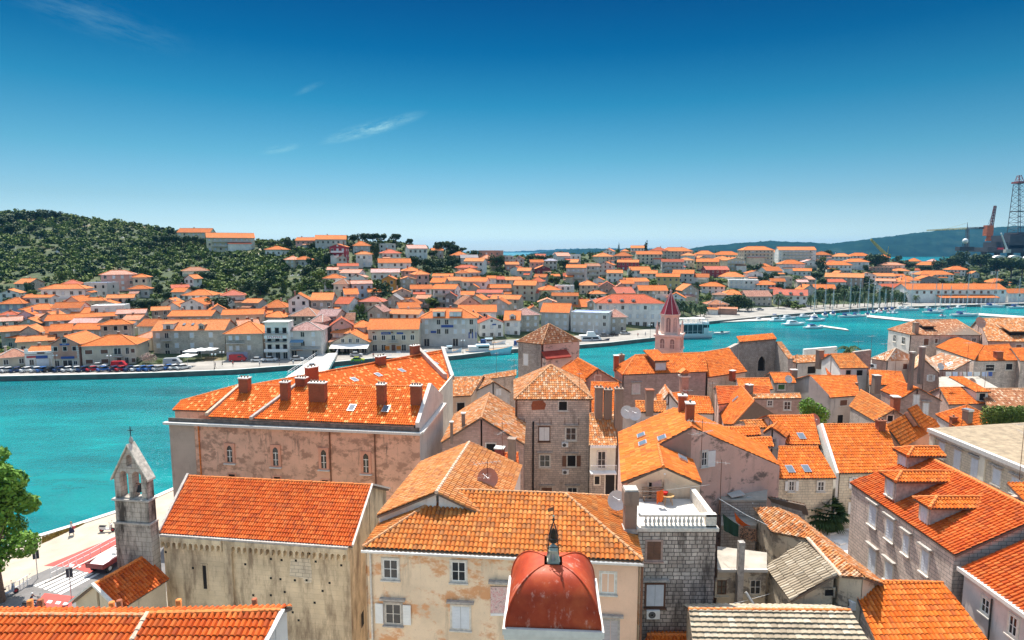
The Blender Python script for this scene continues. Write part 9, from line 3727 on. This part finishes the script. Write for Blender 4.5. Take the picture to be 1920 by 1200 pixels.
def person(p,rz,label,top,bottom,hair,pose='walk',skirt=None,scale=1.0,bag=None):
 t=thing('person',label,'person',p)
 t.rotation_euler=(0,0,rz)
 t.scale=(scale,)*3
 if pose=='walk':
  J={'pel':(0,0,0.92,0.135),'wai':(0,0,1.08,0.115),'che':(0,-0.01,1.30,0.135),'nec':(0,-0.01,1.47,0.055),'hd0':(0,-0.03,1.57,0.085),'hd1':(0,-0.03,1.66,0.088),'hL':(-0.09,0,0.88,0.09),'kL':(-0.10,-0.13,0.49,0.058),'aL':(-0.10,-0.10,0.09,0.038),'tL':(-0.10,-0.25,0.04,0.032),'hR':(0.09,0,0.88,0.09),'kR':(0.10,0.06,0.48,0.058),'aR':(0.10,0.26,0.12,0.038),'tR':(0.10,0.15,0.04,0.032),'sL':(-0.18,0,1.40,0.055),'eL':(-0.23,0.08,1.13,0.042),'wL':(-0.24,-0.02,0.90,0.030),'sR':(0.18,0,1.40,0.055),'eR':(0.24,-0.04,1.14,0.042),'wR':(0.22,-0.20,0.98,0.030)}
 else:
  J={'pel':(0,0.05,0.80,0.14),'wai':(0,0.03,0.97,0.125),'che':(0,-0.06,1.20,0.15),'nec':(0,-0.10,1.36,0.058),'hd0':(0,-0.13,1.46,0.086),'hd1':(0,-0.13,1.55,0.09),'hL':(-0.10,0,0.78,0.09),'kL':(-0.20,-0.40,0.72,0.062),'aL':(-0.17,-0.36,0.34,0.04),'tL':(-0.17,-0.50,0.29,0.034),'hR':(0.10,0,0.78,0.09),'kR':(0.20,-0.40,0.72,0.062),'aR':(0.17,-0.36,0.34,0.04),'tR':(0.17,-0.50,0.29,0.034),'sL':(-0.20,-0.05,1.30,0.06),'eL':(-0.30,-0.24,1.10,0.045),'wL':(-0.27,-0.46,1.08,0.032),'sR':(0.20,-0.05,1.30,0.06),'eR':(0.30,-0.24,1.10,0.045),'wR':(0.27,-0.46,1.08,0.032)}
 E=[('pel','wai'),('wai','che'),('che','nec'),('nec','hd0'),('hd0','hd1'),('pel','hL'),('hL','kL'),('kL','aL'),('aL','tL'),('pel','hR'),('hR','kR'),('kR','aR'),('aR','tR'),('che','sL'),('sL','eL'),('eL','wL'),('che','sR'),('sR','eR'),('eR','wR')]
 for s in 'LR':
  hand_edges(J,E,s,'w'+s,-1)
 zw=J['wai'][2]-0.06
 skin_body('body',J,E,t,[(SKIN_M,9,10,1),(bottom,0.10,zw,9),(top,zw,J['nec'][2]-0.02,0.26)],p,rz)
 hx,hy,hz,_=J['hd1']
 m=MB()
 m.ball((hx,hy+0.025,hz+0.035),0.098,0.105,0.085,hair,12,8)
 o=m.build('hair',None)
 o.parent=t
 o.location=(hx,hy+0.025,hz-0.05)
 m=MB()
 m.ball((hx-0.032,hy-0.083,hz-0.03),0.012,0.008,0.01,M_BLACK,6,4)
 m.ball((hx+0.032,hy-0.083,hz-0.03),0.012,0.008,0.01,M_BLACK,6,4)
 m.ball((hx,hy-0.095,hz-0.06),0.013,0.018,0.02,SKIN_M,6,4)
 m.cbox((hx,hy-0.085,hz-0.105),0.045,0.01,0.012,M_REDSIGN)
 o=m.build('face',None)
 o.parent=t
 V=np.array(m.v)
 o.location=((V[:,0].min()+V[:,0].max())/2,(V[:,1].min()+V[:,1].max())/2,V[:,2].min())
 if skirt:
  m=MB()
  m.lathe((0,0,0.40),[(0.30,0),(0.24,0.3),(0.165,0.62),(0.13,0.68)],14,skirt)
  o=m.build('skirt',None)
  o.parent=t
  o.location=(0,0,0.40)
 return t
pw=G(135,1004,1.606)
pn_=person(pw,math.radians(150),'woman in white top and dark skirt with a red bag walking on the pale promenade',plain('white_top',(0.75,0.74,0.72),0.9),plain('navy_skirt',(0.03,0.035,0.08),0.9),plain('blonde_hair',(0.35,0.22,0.10),0.8),'walk',plain('navy_skirt',(0.03,0.035,0.08),0.9))
m=MB()
m.box(pw+V3((0.20,-0.1,0.85)),V3((0.14,0,0)),V3((0,0.34,0)),UP*0.30,M_REDSIGN)
m.tube(pw+V3((0.27,-0.05,1.15)),pw+V3((0.12,0.0,1.42)),0.012,0.012,5,M_REDSIGN)
m.tube(pw+V3((0.27,0.18,1.15)),pw+V3((0.12,0.02,1.42)),0.012,0.012,5,M_REDSIGN)
tag(m.build('shoulder_bag'),'red shoulder bag carried by the woman on the promenade','bag')
def scooter(p,rz,label,col):
 t=thing('scooter',label,'scooter',p,'scooters near the crossing')
 t.rotation_euler=(0,0,rz)
 WO[t.name]=V3((0,0,0))
 m=MB()
 m.prism([V3((x,-0.14,z))for x,z in((-0.85,0.45),(-0.35,0.30),(0.15,0.26),(0.42,0.30),(0.50,0.92),(0.42,0.95),(0.28,0.40),(-0.10,0.38),(-0.25,0.66),(-0.80,0.72),(-0.95,0.62))],V3((0,0.28,0)),col)
 m.prism([V3((x,-0.20,z))for x,z in((0.40,0.30),(0.52,0.30),(0.56,0.98),(0.48,0.98))],V3((0,0.40,0)),col)
 m.build('body',t)
 m=MB()
 m.prism([V3((x,-0.13,z))for x,z in((-0.85,0.73),(-0.10,0.70),(-0.06,0.78),(-0.45,0.82),(-0.85,0.85))],V3((0,0.26,0)),M_RUB)
 m.build('seat',t)
 for x in(-0.62,0.68):
  m=MB()
  m.tube((x,-0.06,0.25),(x,0.06,0.25),0.25,0.25,14,M_RUB)
  w_=m.build('wheel',t)
  m=MB()
  m.tube((x,-0.065,0.25),(x,0.065,0.25),0.14,0.14,12,M_REDSIGN)
  m.build('rim',w_)
 m=MB()
 m.tube((0.66,0,0.25),(0.46,0,1.02),0.035,0.035,6,M_METAL)
 m.tube((0.44,-0.34,1.04),(0.44,0.34,1.04),0.02,0.02,6,M_DARKM)
 for s in(-1,1):
  m.tube((0.44,s*0.25,1.04),(0.46,s*0.32,1.25),0.008,0.008,4,M_DARKM)
  m.ball((0.46,s*0.32,1.27),0.06,0.015,0.045,M_DARKM,8,5)
 m.build('handlebar',t)
 m=MB()
 m.ball((0.56,0,0.90),0.07,0.09,0.08,M_LAMPG,8,6)
 m.build('headlight',t)
 return t
scooter(G(201,997,1.606),0.1,'white and red scooter parked on the promenade by the bell gable',plain('white_scooter',(0.70,0.68,0.68),0.3,var=0.02))
pm_=G(64,1142,1.63)
scooter(pm_,0.35,'dark scooter being ridden beside the red road paint',plain('grey_scooter',(0.10,0.10,0.11),0.3,var=0.02))
person(pm_+V3((-0.15,-0.05,0.02)),0.35+math.pi/2,'rider in a dark blue shirt and white helmet sitting on the scooter',plain('dark_blue_shirt',(0.02,0.03,0.08),0.9),plain('jeans',(0.05,0.07,0.14),0.9),plain('white_helmet',(0.7,0.7,0.7),0.3,var=0),'ride')
scooter(G(14,1117,1.606),0.9,'pale blue scooter parked behind the railing at the left edge',plain('pale_blue_scooter',(0.40,0.50,0.62),0.3,var=0.02))
ta,tb_=G(178,1079,1.62),G(232,1046,1.62)
te=(tb_-ta)
te.z=0
te.normalize()
tn=V3((te.y,-te.x,0))
tk=thing('flatbed_truck','dark red flatbed truck with white load standing beside the bell gable','truck',ta)
MTR=plain('truck_dark_red',(0.22,0.02,0.02),0.5,var=0.2)
m=MB()
m.box(ta-tn*1.1+UP*0.75,te*3.9,tn*2.2,UP*0.16,MTR)
for s in(-1.1,1.04):
 m.box(ta+tn*s+UP*0.91,te*3.9,tn*0.06,UP*0.35,MTR)
m.box(ta-tn*1.1+UP*0.91,te*0.06,tn*2.2,UP*0.35,MTR)
m.build('flatbed',tk)
m=MB()
cb=ta+te*4.0
m.prism([cb-tn*1.0+UP*0.5+te*x+UP*z for x,z in((0,0),(1.7,0),(1.75,0.75),(1.35,1.65),(0.1,1.7))],tn*2.0,plain('truck_red',(0.50,0.05,0.03),0.4,var=0.1))
m.build('cab',tk)
m=MB()
m.box(cb-tn*1.01+UP*1.35+te*0.3,te*0.95,tn*2.02,UP*0.6,M_GLASS)
m.box(cb-tn*0.8+UP*1.3+te*-0.01,te*0.02,tn*1.6,UP*0.6,M_GLASS)
m.build('cab_window',tk)
for x in(0.9,4.9):
 for s in(-0.9,0.9):
  m=MB()
  c=ta+te*x+tn*s+UP*0.42
  m.tube(c-tn*0.14,c+tn*0.14,0.42,0.42,14,M_RUB)
  w_=m.build('wheel',tk)
  m=MB()
  m.tube(c-tn*0.15,c+tn*0.15,0.22,0.22,10,M_METAL)
  m.build('rim',w_)
m=MB()
m.prism([ta+te*0.3-tn*0.95+UP*0.93,ta+te*3.7-tn*0.95+UP*0.93,ta+te*3.6-tn*0.95+UP*1.30,ta+te*1.4-tn*0.95+UP*1.34,ta+te*0.4-tn*0.95+UP*1.05],tn*1.9,M_CLOTH)
tag(m.build('tarpaulin_load'),'white covered load lying on the dark red flatbed truck','load')
for i,(x,s)in enumerate(((2.0,0.5),(2.7,0.1),(2.9,0.65))):
 m=MB()
 c=ta+te*x+tn*s+UP*1.36
 m.tube(c,c+te*0.6+UP*0.02,0.27,0.27,12,M_CLOTH)
 tag(m.build('white_drum'),['white drum lying on the truck load, nearest the tail','white drum lying on the truck load, in the middle','white drum lying on the truck load, nearest the cab'][i],'drum','drums on the truck load')
for(u,v0,v1,lab)in((134,1068,1122,'tall traffic sign with dark rectangular plate by the zebra crossing'),(71,1034,1085,'traffic sign with dark plate under the big tree')):
 f_=G(u,v1,1.61)
 tp_=PY(u,v0,f_.y)
 t=thing('traffic_sign',lab,'traffic sign',f_)
 m=MB()
 m.tube(f_,V3((f_.x,f_.y,tp_.z)),0.045,0.045,6,M_METAL)
 m.build('pole',t)
 m=MB()
 m.box(V3((f_.x-0.28,f_.y-0.08,tp_.z-0.85)),V3((0.5,0.24,0)),V3((-0.015,0.03,0)),UP*0.95,plain('sign_back',(0.035,0.04,0.055),0.5,var=0))
 m.build('plate',t)
for(P,lab,h_)in((((96,1083),(130,1066),(170,1046),(224,1016)),'low pale railing between the promenade and the red road',1.0),(((-30,1142),(8,1122),(38,1106),(59,1093)),'white tubular railing at the left edge below the tree',1.05)):
 t=thing('railing',lab,'railing',G(*P[1]))
 pts=[G(*q,1.606)for q in P]
 m=MB()
 for z in(0.5,1.0):
  m.path([p+UP*z*h_ for p in pts],0.035,5,M_WHITEP)
 m.build('rails',t)
 for a,b in zip(pts[:-1],pts[1:]):
  for i in range(3):
   m=MB()
   p=a.lerp(b,i/3)
   m.tube(p,p+UP*h_,0.04,0.04,5,M_WHITEP)
   m.build('post',t)
m=MB()
pts=[G(*q,1.606)for q in((84,1093),(130,1070),(170,1050),(224,1020))]
for a,b in zip(pts[:-1],pts[1:]):
 d=(b-a).normalized()
 n_=V3((d.y,-d.x,0))
 m.box(a,b-a,n_*0.2,UP*0.14,M_TRIM)
structure(m,'road_kerb')
tp0=G(22,1128)
tr=thing('broadleaf_tree','large bright green leafy tree at the left edge beside the road','tree',tp0)
rr=random.Random(9)
bl=[]
HT=15.0
for i in range(30):
 a,q=rr.uniform(0,6.28),rr.uniform(0.0,1.0)**0.6
 z=rr.uniform(0.28,0.94)
 wd=4.4*(1-abs(z-0.55)*1.25)
 bl.append((math.cos(a)*q*wd,math.sin(a)*q*wd,z*HT,rr.uniform(0.85,1.55)))
V,Fc=leaf_cloud(bl,15000,0.22,3,0.1)
V=V+np.array([tp0.x-1.6,tp0.y,tp0.z])
o=bpy.data.objects.new('crown',arr_mesh('crown',V,Fc,L_FORE))
COL.objects.link(o)
o.parent=tr
o.location=-V3(tp0)
m=MB()
b0=tp0+V3((-1.0,0,0))
m.tube(b0,b0+V3((-0.2,0,4.5)),0.36,0.27,10,M_BARK)
for i in range(12):
 x,y,z,r_=bl[i*2]
 e_=V3((tp0.x-1.6+x,tp0.y+y,tp0.z+z))
 s_=b0+V3((-0.2,0,3.2+0.25*i))
 mid_=s_.lerp(e_,0.5)+UP*0.5
 m.tube(s_,mid_,0.15,0.09,6,M_BARK)
 m.tube(mid_,e_,0.09,0.03,6,M_BARK)
m.build('trunk',tr)
fg=Bld('foreground_house','near orange barrel tiled roofs along the bottom left edge with white verge','house',M_WHITE,T_RED,tw=0.27,cl=0.42,amp=0.085)
a_,b_=PZ(-40,1154,18.6),PZ(276,1155,18.6)
pk=pl3(a_,b_,(a_+b_)/2+V3((0,-4,-1.6)))
fg.plane([PP(-40,1290,pk),PP(190,1290,pk),b_,a_])
fg.plane([b_+V3((0.5,1.15,-0.42)),a_+V3((0,1.15,-0.42)),a_.copy(),b_.copy()])
c_,d_=PZ(277,1152,18.75),PZ(526,1146,18.75)
pk=pl3(c_,d_,(c_+d_)/2+V3((-1.2,-4,-1.7)))
fg.plane([PP(205,1280,pk),PP(455,1280,pk),d_,c_])
fg.plane([d_+V3((0.2,1.0,-0.4)),c_+V3((0.2,1.0,-0.4)),c_.copy(),d_.copy()])
fg.caps+=[(a_,b_,M_CAPOLD),(c_,d_),(PP(205,1280,pk)+UP*0.05,c_+UP*0.05,M_MORTAR)]
fg.finish()
m=MB()
e0,e1=d_,PP(455,1280,pk)
m.prism([e0+V3((0,0,-0.02)),e1+V3((0,0,-0.02)),e1+V3((0.22,0,-0.02)),e0+V3((0.22,0,-0.02))],UP*0.14,M_WTRIM)
m.build('verge',fg.root)
for i,(u,v,hh)in enumerate(((58,1146,0.6),(78,1146,0.65),(211,1150,0.62),(225,1148,0.66),(336,1145,0.6),(478,1144,0.62))):
 p=PY(u,v,29.5)
 m=MB()
 m.lathe(p-UP*1.2,[(0.14,0),(0.14,1.2+hh),(0.09,1.2+hh)],10,M_BRICK if i%2 else M_CAP)
 m.build('vent_pipe',fg.root)
for i,(u,v)in enumerate(((1556,1003),(1596,1000),(1574,1022),(1606,1024),(1590,1046),(1614,1062))):
 parasol(PZ(u,v,5.0)-UP*3.4,4.1,3.3,['left back','right back','left middle','right middle','left front','right front'][i]+' white parasol of the six in the square',M_CLOTH,'white parasols in the square',0.35)
pgp=PZ(1545,965,6.8)
tree('fanpalm','fan palm standing in the square beside the white parasols',V3((pgp.x,pgp.y,1.6)),7.0,8.5)
pgp=PZ(1497,922,8.2)
tree('fanpalm','palm half hidden below the house with two skylights',V3((pgp.x,pgp.y,1.6)),8.4,7.5)
pgp=PY(1592,662,150)
tree('palm','small palm crown on the old town shore above the red roof strip',V3((pgp.x,pgp.y,1.6)),pgp.z*1.25,9.0)
def leafmass(name,label,boxes,n,s,mat,seed,cat):
 V,Fc=leaf_cloud(boxes,n,s,seed)
 o=bpy.data.objects.new(name,arr_mesh(name,V,Fc,mat))
 COL.objects.link(o)
 WO[o.name]=V3((0,0,0))
 return tag(o,label,cat)
q=[PY(u,v,86)for u,v in((1510,765),(1520,772),(1532,768),(1542,776),(1536,788),(1525,784),(1515,758))]
leafmass('vine','bright green vine growing over a pergola between the roofs',[(p.x,p.y,p.z,1.0)for p in q],2600,0.16,L_FORE,5,'vine')
q=[PY(u,v,80)for u in range(1852,1930,9)for v in(772,781,791)]
leafmass('ivy','dense dark ivy covering the wall under the rusty brown roof',[(p.x,p.y,p.z,0.85)for p in q],5200,0.15,L_MID,6,'ivy')
q=[PY(u,v,76)for u,v in((1566,800),(1572,806),(1580,803))]
leafmass('potted_bush','small dark green bush on the ledge left of the streaked orange roof',[(p.x,p.y,p.z,0.5)for p in q],500,0.13,L_DARK,7,'bush')
line('cable','white cable sagging from the terrace corner to the old roof',[PY(1348,935,46),PY(1400,966,45.4),PY(1440,985,45)],0.02,M_WHITEP)
line('cable','thin cable across the courtyard windows',[PY(1346,1138,44),PY(1400,1126,44),PY(1444,1113,44.4)],0.012,M_WHITEP)
m=MB()
a_,b_=PY(1398,1110,43.6),PY(1418,1142,43.0)
m.tube(a_,b_,0.11,0.11,6,M_WTRIM)
tag(m.build('leaning_beam'),'pale beam leaning against the wall in the courtyard','beam')
PP_=[]
for k_,(tc_n,tc_c,bt_c)in enumerate((('white',(0.75,0.74,0.72),(0.05,0.07,0.14)),('red',(0.5,0.04,0.04),(0.04,0.04,0.05)),('dark blue',(0.03,0.05,0.14),(0.40,0.34,0.26)))):
 PP_.append((tc_n,plain('shirt_'+tc_n.replace(' ','_'),tc_c,0.9),plain('trousers_%s'%tc_n.replace(' ','_'),bt_c,0.9)))
PROTO=[]
for i,(u,v,k_,ru_)in enumerate(((487,686,0,'on the quay in front of the dark red delivery van'),(437,687,1,'on the quay left of the dark red delivery van'),(524,684,2,'on the quay in front of the white café block'),(550,684,0,'on the quay in front of the bridge house'),(404,690,2,'standing by the lamp at the end of the left quay'),(720,669,0,'walking in front of the hotel with the plain orange roof'),(700,671,1,'walking near the white awning'),(880,656,2,'standing behind the pale blue fishing boat'),(1196,632,1,'walking in front of the long white palace'),(1210,630,0,'walking in front of the long white palace'),(1290,604,0,'walking on the promenade by the palms'),(1312,604,1,'walking on the promenade by the palms'),(1110,640,0,'walking past the grey flat roofed block'),(243,695,1,'walking between the parked cars in front of the beige house'))):
 p=PZ(u,v,1.31)
 tc_n,a_,b_=PP_[k_]
 lab=f'person in {tc_n} shirt {ru_}'
 pr_=[q for q in PROTO if q[0]==k_]
 if pr_:
  clone(pr_[0][1],p,R.uniform(0,6.28),None,lab)
 else:
  o=person(p,R.uniform(0,6.28),lab,a_,b_,plain('brown_hair',(0.06,0.035,0.02),0.8))
  PROTO.append((k_,o))
hz=MB()
hz.box(V3((-7000,-320,-6)),V3((14000,0,0)),V3((0,10500,0)),UP*HAZE_TOP,plain('tmp_haze',(1,1,1)))
ho=hz.build('haze',org=V3((0,0,0)))
hm=bpy.data.materials.new('haze_air')
hm.use_nodes=True
hn=hm.node_tree
hn.nodes.clear()
out_=hn.nodes.new('ShaderNodeOutputMaterial')
pv=hn.nodes.new('ShaderNodeVolumePrincipled')
pv.inputs['Color'].default_value=(0.16,0.52,1.0,1)
pv.inputs['Density'].default_value=HAZE_D
pv.inputs['Anisotropy'].default_value=0.0
hn.links.new(pv.outputs[0],out_.inputs['Volume'])
ho.data.materials.clear()
ho.data.materials.append(hm)
tag(ho,'pale blue haze in the air over the bay',None,None,'stuff')
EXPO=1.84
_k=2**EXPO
SKYR=[(z,tuple(c/_k for c in col))for z,col in((0.0,(0.80,1.02,1.25)),(0.0154,(0.73,0.96,1.20)),(0.041,(0.57,0.75,0.92)),(0.0747,(0.4188,0.6132,0.7024)),(0.1404,(0.2139,0.5255,0.5803)),(0.2187,(0.054,0.385,0.478)),(0.2915,(0.004,0.240,0.378)),(0.3572,(0.002,0.164,0.308)),(0.40,(0.002,0.14,0.28)))]+[(0.52,(1.0,0.84,0.62)),(1.0,(1.0,0.84,0.62))]  # last two stops: unseen upper sky, added bright and warm to fill shaded walls
CLOUDC=(0.85,1.5,1.6)
SKY_STR=0.15
cam=bpy.data.cameras.new('camera')
cam.sensor_width=36.0
cam.lens=36.0*F/1920.0
cam.clip_start=0.5
cam.clip_end=60000
co=bpy.data.objects.new('camera',cam)
COL.objects.link(co)
co.location=EYE
co.rotation_euler=(math.pi/2-PIT,0,0)
SC.camera=co
SUN_EL,SUN_AZ=math.radians(60),math.radians(-14)
sd=Vector((math.sin(SUN_AZ)*math.cos(SUN_EL),math.cos(SUN_AZ)*math.cos(SUN_EL),math.sin(SUN_EL)))
su=bpy.data.lights.new('sun','SUN')
su.energy=2.2
su.angle=math.radians(0.5)
su.color=(1.0,0.95,0.87)
so=bpy.data.objects.new('sun',su)
COL.objects.link(so)
so.rotation_euler=(-sd).to_track_quat('-Z','Y').to_euler()
so.location=(0,0,120)
w=bpy.data.worlds.new('World')
SC.world=w
w.use_nodes=True
nt=w.node_tree
bg_=nt.nodes['Background']
sky=nd(nt,'ShaderNodeTexSky',sky_type='NISHITA')
sky.sun_disc=False
sky.sun_elevation=SUN_EL
sky.sun_rotation=SUN_AZ
sky.air_density=1.0
sky.dust_density=0.6
sky.ozone_density=3.0
tc=nd(nt,'ShaderNodeTexCoord')
sx=nd(nt,'ShaderNodeSeparateXYZ')
nt.links.new(tc.outputs['Generated'],sx.inputs[0])
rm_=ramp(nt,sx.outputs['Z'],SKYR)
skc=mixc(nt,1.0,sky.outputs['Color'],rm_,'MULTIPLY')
msk=None
for(u,v,lu,lv,amt,ang)in((700,240,0.095,0.013,0.85,17),(525,279,0.035,0.008,0.40,14),(580,165,0.035,0.006,0.16,25),(170,30,0.12,0.03,0.14,-12)):
 sb_=nd(nt,'ShaderNodeVectorMath',operation='SUBTRACT')
 nt.links.new(tc.outputs['Generated'],sb_.inputs[0])
 sb_.inputs[1].default_value=ray(u,v).normalized()
 m1=nd(nt,'ShaderNodeMapping')
 m1.inputs['Rotation'].default_value=(0,math.radians(ang),0)
 nt.links.new(sb_.outputs[0],m1.inputs['Vector'])
 m2=mapping(nt,m1.outputs['Vector'],(1/lu,0.0,1/lv))
 ln=nd(nt,'ShaderNodeVectorMath',operation='LENGTH')
 nt.links.new(m2,ln.inputs[0])
 n_=noise(nt,mapping(nt,m1.outputs['Vector'],(20,1,85),(u*0.01,0,0)),1.0,8,0.7)
 w1_=nd(nt,'ShaderNodeMapRange',interpolation_type='SMOOTHSTEP')
 w1_.inputs['From Min'].default_value=1.0
 w1_.inputs['From Max'].default_value=0.0
 nt.links.new(ln.outputs['Value'],w1_.inputs['Value'])
 c_=ramp(nt,n_,[(0.40,g3(0)),(0.68,g3(amt))])
 mu=nd(nt,'ShaderNodeMath',operation='MULTIPLY')
 nt.links.new(w1_.outputs[0],mu.inputs[0])
 nt.links.new(c_,mu.inputs[1])
 if msk is None:
  msk=mu.outputs[0]
 else:
  mx=nd(nt,'ShaderNodeMath',operation='MAXIMUM')
  nt.links.new(msk,mx.inputs[0])
  nt.links.new(mu.outputs[0],mx.inputs[1])
  msk=mx.outputs[0]
skc=mixc(nt,msk,skc,CLOUDC)
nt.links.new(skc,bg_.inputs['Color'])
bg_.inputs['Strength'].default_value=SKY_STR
SC.view_settings.view_transform='Standard'
SC.view_settings.look='None'
SC.view_settings.gamma=1.0
SC.view_settings.exposure=EXPO
SC.render.engine='CYCLES'
SC.cycles.max_bounces=6
SC.cycles.diffuse_bounces=3
SC.cycles.glossy_bounces=3
SC.cycles.use_denoising=True
SC.cycles.denoising_prefilter='NONE'
SC.cycles.volume_bounces=0
SC.cycles.caustics_reflective=False
SC.cycles.caustics_refractive=False
